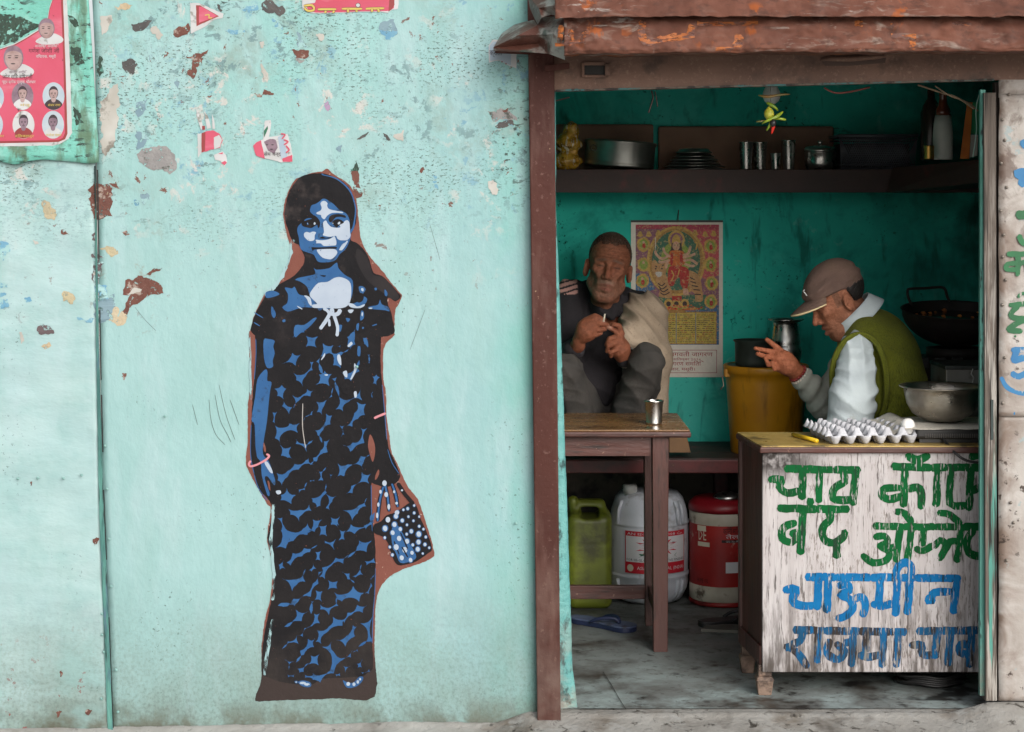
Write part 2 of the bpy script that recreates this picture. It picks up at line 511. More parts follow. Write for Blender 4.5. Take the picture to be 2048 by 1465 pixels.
M_mintL = pm('mint enamel on buckled tin', lo(192, 224, 224), lo(180, 216, 217), 5.0, 0.55, bump=0.45, bscale=11, bstretch=(0.7, 1, 1.2),
             spots=[q for q in wear_left if q.get('x') is None] + [dict(color=lo(164, 207, 205), scale=7, lo=0.5, hi=0.7, stretch=(0.8, 1, 1.2), amt=0.5),
                                dict(color=lo(150, 96, 92), scale=20, lo=0.66, hi=0.68, z=(0.3, 0.0))], rvar=0.1, plane=True)
M_mintT = pm('mint enamel, weathered top sheet', lo(132, 214, 198), lo(118, 202, 184), 4.0, 0.6, bump=0.4, bscale=30, bstretch=(0.8, 1, 1.2),
             spots=[dict(color=lo(176, 226, 216), scale=6, lo=0.5, hi=0.66, amt=0.8),
                    dict(color=lo(96, 122, 88), scale=12, lo=0.5, hi=0.62, stretch=(1.4, 1, 0.6), amt=0.85, z=(1.75, 1.70)),
                    dict(color=lo(96, 128, 100), scale=10, lo=0.46, hi=0.6, stretch=(2.0, 1, 0.5), x=(-1.36, -1.32), amt=0.8),
                    dict(color=lo(42, 66, 58), scale=40, lo=0.56, hi=0.63, stretch=(0.6, 1, 1.5), patch=(5, 0.45, 0.56))], plane=True)
wall = thing('painted_wall', 'mint green painted sheet metal wall with peeling paint left of the shop doorway', 'wall')
SEAM = [(178, -60), (181, 0), (186, 100), (190, 330), (196, 700), (203, 1000), (213, 1240), (222, 1475)]
def seam_x(y):
    for (x0, y0), (x1, y1) in zip(SEAM[:-1], SEAM[1:]):
        if y <= y1: return x0 + (x1 - x0) * (y - y0) / (y1 - y0)
    return SEAM[-1][0]
def d_main(px, py):
    p = P(px, py, 0)
    return 0.010 + 0.0012 * fbm(p.x * 3, p.z * 3, 4.0, 3)
def d_left(px, py):
    p = P(px, py, 0)
    return 0.003 + 0.006 * fbm(p.x * 4, p.z * 11, 4.0, 3)
def d_top(px, py):
    p = P(px, py, 0)
    return -0.006 + 0.003 * fbm(p.x * 4, p.z * 4, 1.0, 3)
def d_wall(px, py):
    if px < 178 + 22 * min(1, max(0, py / 325)) and py < 318: return d_top(px, py)
    return d_left(px, py) - 0.001 if px < seam_x(py) - 1 else d_main(px, py) - 0.0003
def sheet(x_of, y0, y1, d0, amp, name, mat, nu, nv, fr=(3, 3)):
    def fn(u, v):
        y = y1 + (y0 - y1) * v
        xa, xb = x_of(y)
        p = P(xa + (xb - xa) * u, y, 0)
        b = amp * fbm(p.x * fr[0], p.z * fr[1], 4.0, 3)
        return (p.x, d0 + b, p.z)
    return MB().grid(fn, nu, nv).build(name, mat, parent=wall, solid=0.02)
main_sheet = sheet(lambda y: (seam_x(y) + 2, 1068 + 0.008 * y), -700, 1500, 0.010, 0.0012, 'sheet_panel', M_mint, 60, 130)
left_sheet = sheet(lambda y: (-2100, seam_x(y) - 1), 300, 1500, 0.003, 0.006, 'buckled_sheet', M_mintL, 170, 140, (4, 11))
def top_bottom(u):  # wavy lower edge of the top sheet
    x = -2100 + (200 + 2100) * u
    return 323 + 3.5 * math.sin(x * 0.045) + 4 * fbm(x * 0.02, 1.0)
def topfn(u, v):
    yb = top_bottom(u)
    y = yb + (-700 - yb) * v
    xr = 178 + 22 * min(1, max(0, y / 325)) if y > 0 else 178
    p = P(-2100 + (xr + 2100) * u, y, 0)
    edge = max(0, 1 - (yb - y) / 40)
    return (p.x, -0.006 + 0.003 * fbm(p.x * 4, p.z * 4, 1.0, 3) - 0.012 * edge ** 2 * (0.6 + 0.4 * math.sin(p.x * 30)), p.z)
MB().grid(topfn, 240, 70).build('overlapping_sheet', M_mintT, parent=wall, solid=0.003)
# batten over the seam
M_batten = pm('mint batten', lo(116, 184, 172), lo(78, 136, 132), 30, 0.6, bump=0.7, bscale=60, bstretch=(1, 1, 0.15), stretch=(1, 1, 0.2),
              spots=[dict(color=lo(38, 62, 60), scale=30, lo=0.54, hi=0.6, stretch=(1, 1, 0.12)), dict(color=lo(96, 130, 150), scale=14, lo=0.6, hi=0.66, stretch=(1, 1, 0.2))])
bt = MB()
ys = [332 + i * 18 for i in range(64)]
prev = None
for y in ys:
    x = seam_x(y)
    w = 1.6 + 5.2 * min(1, max(0, (y - 420) / 700))
    j = 0.5 * fbm(y * 0.03, 2.0)
    cur = [P(x - w * 0.9 + j, y, -0.004), P(x + w * 0.6 + j, y, -0.009 + 0.001 * fbm(y * .05, 7)), P(x + w * 0.6 + j + 0.4, y, 0.012)]
    if prev:
        bt.add(prev + cur, [(0, 3, 4, 1), (1, 4, 5, 2)])
    prev = cur
bt.build('seam_batten', M_batten, parent=wall, solid=0.003)
# dark open gap beside the batten
gp = MB()
for y0, y1 in ((340, 520), (620, 760), (790, 905), (980, 1120), (1235, 1468)):
    for k in range(6):
        a, b = y0 + (y1 - y0) * k / 6, y0 + (y1 - y0) * (k + 1) / 6
        gp.flat([(seam_x(a) + 3.5, a), (seam_x(a) + 6.0, a), (seam_x(b) + 6.2, b), (seam_x(b) + 3.6, b)], 0.0, 0, 1.5)
gp.build('seam_gap', pm('gap black', lo(18, 26, 26)), parent=wall)
# rivets along the sheets
riv = MB(); riv.lathe([(0.0045, 0), (0.0042, 0.0018), (0.0025, 0.003), (0, 0.0034)], (0, 0, 0), 10, M=Matrix.Rotation(R(90), 3, 'X').to_4x4())
rv0 = riv.build('rivet', pm('rivet mint', lo(150, 198, 192), rough=0.4), parent=main_sheet)
spots_ = [(210, 892), (214, 978), (218, 1078), (222, 1173), (232, 1340), (236, 1424), (204, 1228), (204, 1270), (208, 1304), (203, 1398), (37, 957), (77, 956), (128, 956), (164, 950), (1032, 1047), (330, 833), (714, 734)]
for i, (x, y) in enumerate(spots_):
    o = rv0 if i == 0 else rv0.copy()
    if i: col.objects.link(o)
    p = P(x, y, 0)
    o.location = (p.x, -0.0005 if x > 200 else -0.007, p.z)
# yellow remains of an old sticker edge and the horizontal weld line on the left sheet
M_paper = pm('weathered white paper', lo(222, 219, 212), lo(196, 192, 182), 8, 0.8, spots=[dict(color=lo(120, 112, 100), scale=16, lo=0.56, hi=0.66, amt=0.8)])
chipmats = dict(
    brown=pm('bared red oxide primer', lo(128, 78, 64), lo(108, 62, 50), 14, 0.75, bump=0.4, bscale=60, spots=[dict(color=lo(196, 180, 168), scale=30, lo=0.58, hi=0.64, amt=0.8)], holes=(70, 0.36, 0.42)),
    grey=pm('bared grey plaster', lo(176, 174, 172), lo(150, 146, 146), 14, 0.85, bump=0.4, bscale=60, spots=[dict(color=lo(96, 98, 92), scale=40, lo=0.58, hi=0.66)], holes=(70, 0.36, 0.42)),
    slate=pm('dark scraped steel', lo(98, 92, 90), lo(78, 76, 76), 20, 0.7, bump=0.3, holes=(70, 0.36, 0.42)),
    blue=pm('old blue coat', lo(112, 172, 204), lo(136, 190, 212), 20, 0.7, spots=[dict(color=MINT, scale=34, lo=0.5, hi=0.56)], holes=(55, 0.36, 0.42)),
    bgrey=pm('blue grey old coat', lo(142, 172, 184), lo(128, 160, 176), 20, 0.7, spots=[dict(color=MINT, scale=30, lo=0.55, hi=0.6)], holes=(55, 0.36, 0.42)),
    cream=pm('cream paste layer', lo(222, 206, 176), lo(206, 184, 148), 20, 0.8, bump=0.4, holes=(55, 0.36, 0.42)),
    ochre=pm('ochre paste layer', lo(212, 198, 160), lo(198, 186, 156), 20, 0.8, bump=0.4, holes=(55, 0.36, 0.42)),
    olive=pm('olive mould', lo(64, 88, 74), lo(44, 62, 54), 18, 0.85, bump=0.5, bscale=80, spots=[dict(color=lo(110, 170, 156), scale=60, lo=0.58, hi=0.64)], holes=(55, 0.36, 0.42)),
    plum=pm('plum grey residue', lo(104, 86, 90), lo(120, 104, 106), 30, 0.8, spots=[dict(color=MINT, scale=50, lo=0.52, hi=0.56)], holes=(55, 0.36, 0.42)),
    mauve=pm('mauve paper residue', lo(186, 156, 190), holes=(60, 0.42, 0.46)), paper=M_paper)
CHIPS = [
    ('brown', [(344, 71), (354, 58), (376, 50), (381, 59), (377, 71), (359, 74)]),
    ('brown', [(365, 115), (380, 109), (416, 101), (397, 138), (387, 157), (375, 152), (372, 145), (380, 138), (382, 120)]),
    ('brown', [(586, 100), (617, 101), (616, 113), (598, 116), (590, 120)]),
    ('grey', [(588, 112), (598, 117), (610, 124), (600, 126), (592, 122)]),
    ('brown', [(507, 189), (522, 188), (527, 181), (537, 183), (547, 192), (530, 193), (512, 194)]),
    ('slate', [(522, 3), (545, 4), (556, 12), (566, 17), (571, 27), (560, 33), (540, 25), (525, 23)]),
    ('slate', [(433, 8), (440, 9), (443, 20), (437, 22)]),
    ('blue', [(480, 22), (498, 10), (515, 9), (516, 20), (500, 25)]),
    ('blue', [(452, 62), (470, 58), (498, 64), (470, 70)]),
    ('blue', [(545, 36), (550, 52), (566, 62), (560, 40)]),
    ('bgrey', [(592, 62), (600, 70), (612, 96), (598, 97), (594, 80)]),
    ('bgrey', [(758, 47), (778, 39), (791, 42), (795, 70), (775, 76), (758, 56)]),
    ('blue', [(760, 62), (794, 64), (790, 78), (772, 80)]),
    ('grey', [(274, 305), (290, 297), (319, 295), (339, 295), (344, 312), (356, 327), (354, 337), (342, 350), (327, 344), (295, 344), (283, 324)]),
    ('paper', [(238, 167), (236, 220), (232, 262), (226, 290), (212, 313), (202, 305), (203, 240), (201, 202), (217, 188), (225, 172)]),
    ('paper', [(200, 35), (212, 32), (222, 33), (223, 45), (215, 62), (203, 71), (201, 50)]),
    ('paper', [(302, 59), (312, 52), (328, 72), (317, 79), (305, 67)]),
    ('cream', [(227, 13), (243, 7), (262, 8), (255, 20), (235, 20)]),
    ('slate', [(262, 48), (290, 40), (302, 45), (285, 60), (266, 62)]),
    ('slate', [(243, 122), (262, 118), (273, 130), (270, 146), (252, 148)]),
    ('bgrey', [(296, 100), (303, 96), (304, 116), (298, 120)]),
    ('bgrey', [(348, 152), (356, 160), (358, 178), (350, 170)]),
    ('bgrey', [(270, 205), (296, 200), (290, 225), (276, 236), (270, 220)]),
    ('bgrey', [(270, 262), (298, 274), (285, 296), (272, 300), (276, 280)]),
    ('olive', [(191, 140), (200, 112), (206, 120), (205, 146), (196, 155)]),
    ('bgrey', [(669, 297), (685, 291), (683, 305), (675, 306)]),
    ('paper', [(784, 273), (806, 261), (808, 281), (796, 279)]),
    ('slate', [(714, 279), (725, 270), (736, 263), (733, 275), (722, 280)]),
    ('slate', [(766, 268), (775, 272), (780, 280), (770, 277)]),
    ('mauve', [(650, 200), (657, 204), (662, 218), (655, 222), (650, 215)]),
    ('paper', [(519, 84), (528, 82), (531, 92), (524, 98)]),
    ('paper', [(633, 68), (648, 70), (650, 76), (640, 82), (634, 78)]),
    ('paper', [(522, 130), (530, 134), (537, 160), (534, 168), (526, 158)]),
    ('brown', [(178, 382), (190, 366), (215, 368), (223, 380), (222, 410), (224, 432), (205, 443), (190, 442), (182, 420)]),
    ('cream', [(196, 373), (212, 371), (217, 385), (210, 397), (205, 410), (203, 395), (195, 390)]),
    ('brown', [(219, 371), (234, 364), (239, 379)]),
    ('ochre', [(85, 425), (78, 402), (90, 398), (100, 412), (112, 420), (115, 430), (105, 440), (92, 436)]),
    ('ochre', [(200, 495), (215, 490), (235, 498), (238, 510), (225, 515), (210, 505)]),
    ('plum', [(185, 508), (205, 512), (203, 540), (198, 560), (185, 566)]),
    ('plum', [(183, 470), (190, 465), (192, 490), (184, 492)]),
    ('paper', [(188, 545), (195, 536), (197, 543), (190, 553)]),
    ('blue', [(188, 570), (212, 570), (213, 600), (190, 600)]),
    ('bgrey', [(189, 602), (212, 600), (230, 590), (231, 612), (222, 640), (192, 645)]),
    ('brown', [(290, 546), (305, 536), (325, 540), (310, 546), (300, 550)]),
    ('brown', [(245, 580), (252, 566), (268, 558), (280, 553), (295, 557), (312, 565), (320, 575), (320, 585), (300, 595), (275, 605), (262, 618), (255, 628), (248, 622), (252, 605), (262, 590), (247, 588)]),
    ('paper', [(252, 587), (275, 577), (290, 572), (285, 579), (262, 588)]),
    ('cream', [(220, 630), (228, 615), (235, 617), (236, 632), (248, 620), (256, 632), (250, 648), (236, 650), (222, 645)]),
    ('ochre', [(122, 588), (140, 582), (152, 600), (145, 608), (128, 605)]),
    ('plum', [(75, 650), (102, 648), (108, 668), (90, 672), (78, 668)]),
    ('cream', [(82, 690), (92, 688), (108, 694), (94, 699)]),
    ('blue', [(0, 567), (16, 568), (16, 575), (0, 578)]), ('blue', [(0, 585), (16, 586), (14, 592), (0, 593)]),
    ('blue', [(-6, 600), (18, 598), (16, 615), (-6, 620)]), ('blue', [(48, 597), (60, 596), (62, 603), (50, 604)]),
    ('blue', [(150, 636), (190, 640), (185, 645), (155, 642)]), ('blue', [(-4, 482), (18, 484), (24, 500), (6, 520), (-4, 515)]),
    ('paper', [(36, 665), (44, 668), (50, 685), (44, 690)]), ('paper', [(66, 478), (73, 480), (78, 488), (70, 488)]),
    ('brown', [(125, 462), (136, 466), (138, 470), (124, 468)]), ('brown', [(244, 462), (254, 464), (257, 470), (248, 471)]),
    ('blue', [(267, 402), (276, 400), (278, 410), (270, 411)]), ('bgrey', [(278, 388), (296, 386), (300, 400), (288, 408), (280, 400)]),
    ('brown', [(187, 1079), (192, 1076), (197, 1078), (194, 1085), (189, 1090)]), ('brown', [(58, 966), (62, 963), (63, 972), (60, 974)]),
    ('brown', [(118, 1346), (122, 1342), (126, 1350), (123, 1354)]), ('brown', [(113, 1425), (122, 1415), (120, 1432), (115, 1436)]),
    ('brown', [(172, 1424), (186, 1418), (180, 1432), (172, 1430)]), ('brown', [(245, 745), (252, 748), (250, 762), (246, 764)]),
    ('paper', [(973, 366), (985, 359), (998, 378), (993, 391), (983, 388), (978, 378)]),
    ('blue', [(982, 370), (989, 368), (991, 376), (986, 379)]),
    ('grey', [(975, 225), (1000, 218), (1018, 222), (1034, 240), (1020, 246), (1000, 240), (985, 245)]),
    ('brown', [(1005, 221), (1015, 218), (1013, 223), (1007, 224)]),
    ('slate', [(990, 254), (1010, 243), (1030, 246), (1016, 250), (1000, 257)]),
    ('blue', [(866, 352), (872, 350), (876, 357), (868, 358)]), ('blue', [(866, 362), (876, 362), (875, 366), (866, 366)]), ('blue', [(866, 368), (876, 368), (876, 378), (866, 378)]),
    ('brown', [(836, 342), (846, 332), (852, 340), (842, 346)]),
    ('olive', [(700, 345), (712, 322), (716, 340)]),
]
BUCK = 0.0
for kind_, pts in CHIPS:
    x = sum(p[0] for p in pts) / len(pts)
    y = sum(p[1] for p in pts) / len(pts)
    size_ = max(max(p_[0] for p_ in pts) - min(p_[0] for p_ in pts), 6)
    q = rough_edge(rough_edge(rough_edge(pts, size_ * .10, size_ * .2), 2.2, 3.0), 1.3, 1.5)
    MB().flat(q, d_wall, 0, 0.5 + random.uniform(0, 0.4) + (1.2 if kind_ == 'paper' else 0)).build('paint_flake' if kind_ != 'paper' else 'paper_shred', chipmats[kind_], parent=wall)
# brown primer showing right of the stencilled head is part of the wall too
for pts in ([(708, 336), (716, 340), (720, 352), (717, 366), (722, 378), (712, 376), (706, 362), (702, 348)], [(706, 372), (718, 384), (726, 386), (722, 396), (712, 398), (707, 390)]):
    MB().flat(rough_edge(pts, 2.2, 2.5), d_wall, 0, 0.7).build('paint_flake', chipmats['brown'], parent=wall)
# scratches left of the stencil
sc_ = MB()
for pts in ([(418, 800), (422, 840), (432, 870), (450, 890)], [(430, 790), (440, 840), (455, 870), (462, 885)], [(438, 770), (452, 830), (470, 880)], [(385, 810), (395, 850)], [(460, 800), (478, 850)]):
    add_stroke(sc_, pts, 0.9, d_wall, 0, 0.6)
for pts in ([(270, 615), (290, 640), (312, 662)], [(820, 700), (850, 620)], [(860, 450), (880, 520)]):
    add_stroke(sc_, pts, 0.7, d_wall, 0, 0.6)
sc_.build('scratch', pm('scratch', lo(84, 104, 100)), parent=wall)

# ------------------------------------------------------------------ torn poster, upper left
M_pink = pm('faded pink print', lo(226, 92, 122), lo(214, 70, 98), 3, 0.6, bump=0.12, bscale=16, spots=[dict(color=lo(232, 140, 158), scale=9, lo=0.55, hi=0.7, amt=0.7, stretch=(0.5, 1, 1.4)), dict(color=lo(120, 50, 56), scale=22, lo=0.66, hi=0.7)])
M_red = pm('dark red print', lo(150, 46, 50), lo(168, 62, 60), 10, 0.6)
M_pw = pm('poster white', lo(228, 228, 230), lo(206, 206, 206), 8, 0.7, spots=[dict(color=lo(150, 150, 140), scale=20, lo=0.58, hi=0.66)])
M_ink = pm('dark ink', lo(56, 40, 48))
M_face = pm('printed skin', lo(196, 168, 164), lo(168, 136, 132), 40, 0.7)
M_face2 = pm('printed skin, purple cast', lo(158, 132, 146), lo(132, 106, 122), 40, 0.7)
M_skyprint = pm('printed pale blue', lo(176, 198, 216), lo(206, 216, 224), 10, 0.7)
M_yel = pm('printed yellow', lo(226, 196, 96))
M_green = pm('printed green', lo(40, 120, 90))
pmats = [M_pw, M_pink, M_red, M_ink, M_face, M_face2, M_skyprint, M_yel, M_green]
PD = 0.0005
poster = MB()
out = [(104, -70), (104, 0), (98, 17), (95, 37), (81, 56), (49, 76), (27, 88), (0, 97), (-30, 108), (-90, 125), (-90, 294), (0, 293), (105, 292), (118, 289), (137, 278), (144, 266), (140, 130), (134, 0), (133, -70)]
poster.flat(rough_edge(out, 0.7, 5), PD, 0, 8.0)
poster.flat([(104, -70), (105, 0), (99, 18), (96, 38), (82, 58), (50, 78), (28, 90), (0, 99), (-90, 127), (-90, 287), (0, 287), (100, 285), (118, 284), (130, 279), (135, 268), (131, 130), (126, 0), (125, -70)], PD, 2, 8.4)
poster.flat([(105, -70), (106, 0), (100, 19), (97, 39), (83, 60), (51, 80), (29, 92), (0, 101), (-90, 129), (-90, 283), (0, 283), (100, 281), (118, 280), (126, 276), (130, 266), (127, 130), (122, 0), (121, -70)], PD, 1, 8.8)
def portrait(mb, cx, cy, w, h, bg, face, hair, shirt, oval=True, d=PD, lv=9.0, full=True):
    if oval: mb.flat(ell(cx, cy, w / 2, h / 2, 26), d, bg, lv)
    # shoulders clipped to the oval's lower part
    sh = [(cx - w * .40, cy + h * .30), (cx - w * .30, cy + h * .18), (cx - w * .12, cy + h * .10), (cx + w * .12, cy + h * .10), (cx + w * .30, cy + h * .18), (cx + w * .40, cy + h * .30), (cx + w * .25, cy + h * .43), (cx, cy + h * .49), (cx - w * .25, cy + h * .43)]
    mb.flat(smoothpts(sh, 3), d, shirt, lv + .3)
    mb.flat(smoothpts([(cx - w * .10, cy), (cx + w * .10, cy), (cx + w * .09, cy + h * .17), (cx, cy + h * .22), (cx - w * .09, cy + h * .17)], 3), d, face, lv + .5)
    mb.flat(ell(cx, cy - h * .13, w * .215, h * .235, 20), d, hair, lv + .6)
    mb.flat(smoothpts([(cx - w * .17, cy - h * .2), (cx, cy - h * .25), (cx + w * .17, cy - h * .2), (cx + w * .175, cy - h * .06), (cx + w * .1, cy + h * .08), (cx, cy + h * .12), (cx - w * .1, cy + h * .08), (cx - w * .175, cy - h * .06)], 4), d, face, lv + .8)
    for sx in (-1, 1):
        mb.flat(ell(cx + sx * w * .075, cy - h * .085, w * .04, h * .012, 10), d, 3, lv + 1.0)
        mb.flat(ell(cx + sx * w * .075, cy - h * .12, w * .05, h * .010, 10), d, 3, lv + 1.0)
    mb.flat(ell(cx, cy - h * .02, w * .03, h * .012, 8), d, hair, lv + 1.0)
    mb.flat(ell(cx, cy + h * .035, w * .065, h * .014, 10), d, 3, lv + 1.0)
for cx, cy, bg, fc, sh in ((45, 193, 5, 4, 0), (107, 193, 6, 4, 3), (47, 250, 0, 5, 2), (106, 250, 6, 5, 0), (-14, 195, 6, 4, 0), (-16, 250, 6, 5, 0)):
    portrait(poster, cx, cy, 44, 56, bg, fc, 3, sh)
# two larger busts in white shirts
for cx, cy, k in ((27, 122, 1.0), (93, 62, 0.82)):
    poster.flat(smoothpts([(cx - 26 * k, cy + 24 * k), (cx - 10 * k, cy + 14 * k), (cx + 16 * k, cy + 6 * k), (cx + 40 * k, cy + 18 * k), (cx + 34 * k, cy + 30 * k), (cx, cy + 34 * k), (cx - 22 * k, cy + 30 * k)], 4), PD, 0, 9.0)
    poster.flat(ell(cx, cy - 6 * k, 20 * k, 25 * k), PD, 5, 9.2)
    poster.flat(smoothpts([(cx - 15 * k, cy - 14 * k), (cx, cy - 20 * k), (cx + 15 * k, cy - 14 * k), (cx + 17 * k, cy), (cx + 8 * k, cy + 16 * k), (cx - 6 * k, cy + 17 * k), (cx - 16 * k, cy + 2 * k)], 4), PD, 4, 9.4)
    for sx in (-1, 1):
        poster.flat(ell(cx + sx * 7 * k - 1, cy - 6 * k, 3.6 * k, 1.2 * k, 8), PD, 3, 9.6)
        poster.flat(ell(cx + sx * 7 * k - 1, cy - 10 * k, 4.6 * k, .8 * k, 8), PD, 3, 9.6)
    poster.flat(ell(cx - 1, cy + 6 * k, 5 * k, 1.2 * k, 8), PD, 3, 9.6)
text_flat(poster, 'गणेश जोशी जी', 57, 106, 12, PD, 3, 9.6, width=62)
text_flat(poster, 'विधायक, मसूरी', 72, 116, 8, PD, 0, 9.6, width=40)
text_flat(poster, 'विशिष्ट अतिथि', 70, 95, 7, PD, 0, 9.6, width=48)
text_flat(poster, 'जोत सिंह बिष्टजी', 5, 158, 12, PD, 3, 9.8, width=60)
text_flat(poster, 'पूर्व ब्लॉक प्रमुख, थौलधार', 5, 167, 8, PD, 0, 9.8, width=66)
text_flat(poster, 'विशिष्ट अतिथि', 18, 147, 7, PD, 5, 9.8, width=36)
for t_, x, y, w in (('मंजु', 40, 213, 20), ('संजय राणा', 96, 213, 25), ('दिलबहादुर', 30, 275, 38), ('मनोज पंवार', 92, 273, 31), ('कुमार', -10, 275, 18)):
    text_flat(poster, t_, x, y, 7, PD, 7, 10.6, width=w)
o = poster.build('torn_poster', pmats, label='torn pink poster with oval portraits pasted at the upper left of the wall', cat='poster')
# mould where the poster was ripped away
MB().flat(rough_edge([(-60, 22), (0, 28), (20, 30), (40, 33), (60, 43), (80, 52), (60, 64), (30, 82), (0, 92), (-60, 106)], 3, 3), d_top, 0, 0.8).build('mould_patch', chipmats['olive'], parent=wall)
for pts in ([(136, 32), (148, 36), (160, 50), (152, 54), (140, 46)], [(146, 212), (158, 222), (166, 245), (152, 250)], [(140, 90), (160, 96), (168, 128), (150, 130)], [(60, 316), (84, 304), (96, 306), (80, 318)]):
    MB().flat(rough_edge(pts, 4, 2.5), d_wall, 0, 0.9).build('mould_patch', chipmats['olive'], parent=wall)

# ------------------------------------------------------------------ poster scraps
def scrap(name, label, shapes, mats, d=0.0105, lv=2.5):
    b = MB()
    for k, (mi, pts, e) in enumerate(shapes):
        b.flat(rough_edge(pts, e, 3), d, mi, lv + 0.25 * k)
    return b, lambda: b.build(name, mats, label=label, cat='poster scrap', group='poster scraps left on the wall')
b, fin = scrap('poster_scrap', 'small triangular pink and white poster corner near the top of the wall',
    [(0, [(380, 6), (399, 7), (447, 28), (445, 36), (429, 39), (410, 54), (382, 68)], .8), (2, [(392, 11), (400, 11), (438, 33), (428, 37), (412, 44), (393, 53)], .4), (1, [(398, 14), (404, 14), (434, 32), (426, 36), (414, 40), (398, 46)], .4)], pmats)
add_stroke(b, [(410, 31), (418, 30), (418, 36), (424, 36)], 2.4, 0.0105, 7, 3.8); fin()
b, fin = scrap('poster_scrap', 'wide pink torn strip with cut off cream lettering at the top edge',
    [(0, [(604, 8), (606, 20), (622, 27), (640, 28), (680, 26), (720, 24), (760, 24), (775, 26), (785, 20), (796, 18), (799, -30), (640, -30), (604, -10)], .8), (1, [(612, 9), (616, 20), (632, 26), (680, 25), (720, 23), (762, 23), (780, 22), (788, 16), (786, -28), (640, -28), (630, 6)], .4), (2, [(777, 24), (783, 20), (789, 10), (788, -28), (780, -28)], .4)], pmats)
for pts in ([(608, 12), (624, 11), (628, 20), (616, 22), (609, 16)], [(636, 19), (672, 19)], [(652, 22), (650, 26)], [(668, 22), (666, 26)], [(684, 18), (724, 18)], [(696, 18), (696, 25)], [(712, 19), (714, 24)], [(732, 18), (768, 17)], [(744, 18), (744, 24)], [(756, 18), (758, 24)]):
    add_stroke(b, pts, 4.2, 0.0105, 7, 3.6, n=3)
    add_stroke(b, pts, 5.6, 0.0105, 3, 3.3, n=3)
b.flat(ell(716, 11, 5, 4.5), 0.0105, 3, 3.3); b.flat(ell(716, 11, 4, 3.6), 0.0105, 0, 3.6); fin()
b, fin = scrap('poster_scrap', 'crumpled pink and orange poster scrap with shredded white strips above it',
    [(0, [(395, 268), (404, 267), (403, 306), (396, 316)], .8), (1, [(404, 267), (412, 263), (425, 261), (440, 268), (445, 282), (440, 296), (420, 300), (404, 306)], 1), (2, [(403, 267), (411, 264), (410, 302), (403, 306)], .4), (0, [(428, 276), (438, 270), (444, 280), (440, 294), (428, 299)], .8), (0, [(392, 218), (400, 228), (407, 256), (403, 260), (396, 244)], .8), (0, [(408, 222), (416, 232), (422, 256), (414, 258)], .8), (0, [(424, 228), (428, 240), (430, 258), (425, 258)], .6), (2, [(404, 252), (410, 252), (410, 260), (405, 260)], .4)], pmats)
fin()
b, fin = scrap('poster_scrap', 'white paper fragment with tiny pink print below the pink orange scrap',
    [(0, [(428, 310), (446, 303), (452, 312), (455, 325), (449, 333), (440, 322), (430, 320)], .8), (1, [(442, 326), (450, 322), (454, 326), (449, 331)], .3), (1, [(436, 308), (446, 305), (445, 309)], .2)], pmats)
fin()
b, fin = scrap('poster_scrap', 'torn poster piece with a grey printed face and red lettering above the stencil',
    [(0, [(530, 242), (541, 240), (543, 247), (538, 275), (575, 268), (580, 285), (586, 315), (582, 325), (562, 325), (535, 318), (512, 312), (506, 292), (512, 285), (526, 279)], .9), (1, [(506, 292), (513, 285), (522, 281), (530, 318), (512, 312)], .4), (5, [(528, 284), (540, 278), (552, 280), (556, 296), (548, 308), (536, 302)], .8), (6, [(556, 274), (566, 270), (572, 300), (576, 320), (562, 318)], .5), (1, [(564, 318), (584, 310), (585, 324), (566, 324)], .5), (8, [(528, 262), (535, 252), (536, 258), (528, 276)], .3)], pmats)
for pts in ([(562, 268), (570, 270), (564, 278)], [(568, 280), (576, 284), (568, 290)], [(572, 292), (578, 300), (572, 306)]): add_stroke(b, pts, 3, 0.0105, 1, 4.6)
text_flat(b, 'सेम चन्द', 528, 312, 10, 0.0105, 3, 4.8, width=34)
for sx in (534, 545): b.flat(ell(sx, 290, 2.6, 1), 0.0105, 3, 4.8)
b.flat(ell(543, 299, 3, 1), 0.0105, 3, 4.8); fin()
b, fin = scrap('poster_scrap', 'pale blue paper piece with navy lettering tucked under the awning corner',
    [(0, [(977, 92), (985, 80), (1033, 80), (1033, 137), (1020, 133), (1015, 130), (1000, 122), (990, 122), (978, 126)], .7), (6, [(979, 92), (986, 84), (1022, 84), (1022, 132), (1012, 127), (998, 120), (980, 122)], .5)], pmats)
text_flat(b, 'क्रांति', 979, 111, 15, 0.0105, 3, 4.4, width=30)
for x, y in ((1004, 124), (1012, 128)): b.flat(ell(x, y, 1.4), 0.0105, 2, 4.6)
fin()

# ------------------------------------------------------------------ stencilled mural (flat paint on the sheet)
spk = lambda c_, s_=70, lo=0.68: dict(color=c_, scale=s_, lo=lo, hi=lo + 0.03)
M_mbr = pm('mural brown ground', lo(146, 90, 78), lo(134, 80, 68), 8, 0.7, spec=0.2, bump=0.2, bscale=40, spots=[spk(lo(196, 168, 156), 60, 0.66), dict(color=lo(58, 52, 50), scale=5, lo=0.15, hi=0.36, z=(0.24, 0.12), amt=0.95)])
M_mbk = pm('mural black', lo(34, 32, 35), lo(27, 26, 29), 10, 0.7, spec=0.15, holes=(130, 0.27, 0.31), bump=0.2, bscale=40, spots=[spk(lo(120, 92, 84), 90, 0.68), dict(color=lo(74, 66, 62), scale=7, lo=0.36, hi=0.66, z=(0.45, 0.05), amt=0.75), dict(color=lo(86, 76, 74), scale=14, lo=0.56, hi=0.7, z=(1.0, 1.3), amt=0.5)])
M_mbl = pm('mural blue', lo(60, 112, 168), lo(50, 100, 156), 12, 0.7, spec=0.2, holes=(130, 0.27, 0.31), spots=[spk(lo(40, 60, 90), 60, 0.69), dict(color=lo(48, 56, 66), scale=30, lo=0.6, hi=0.68, amt=0.6)])
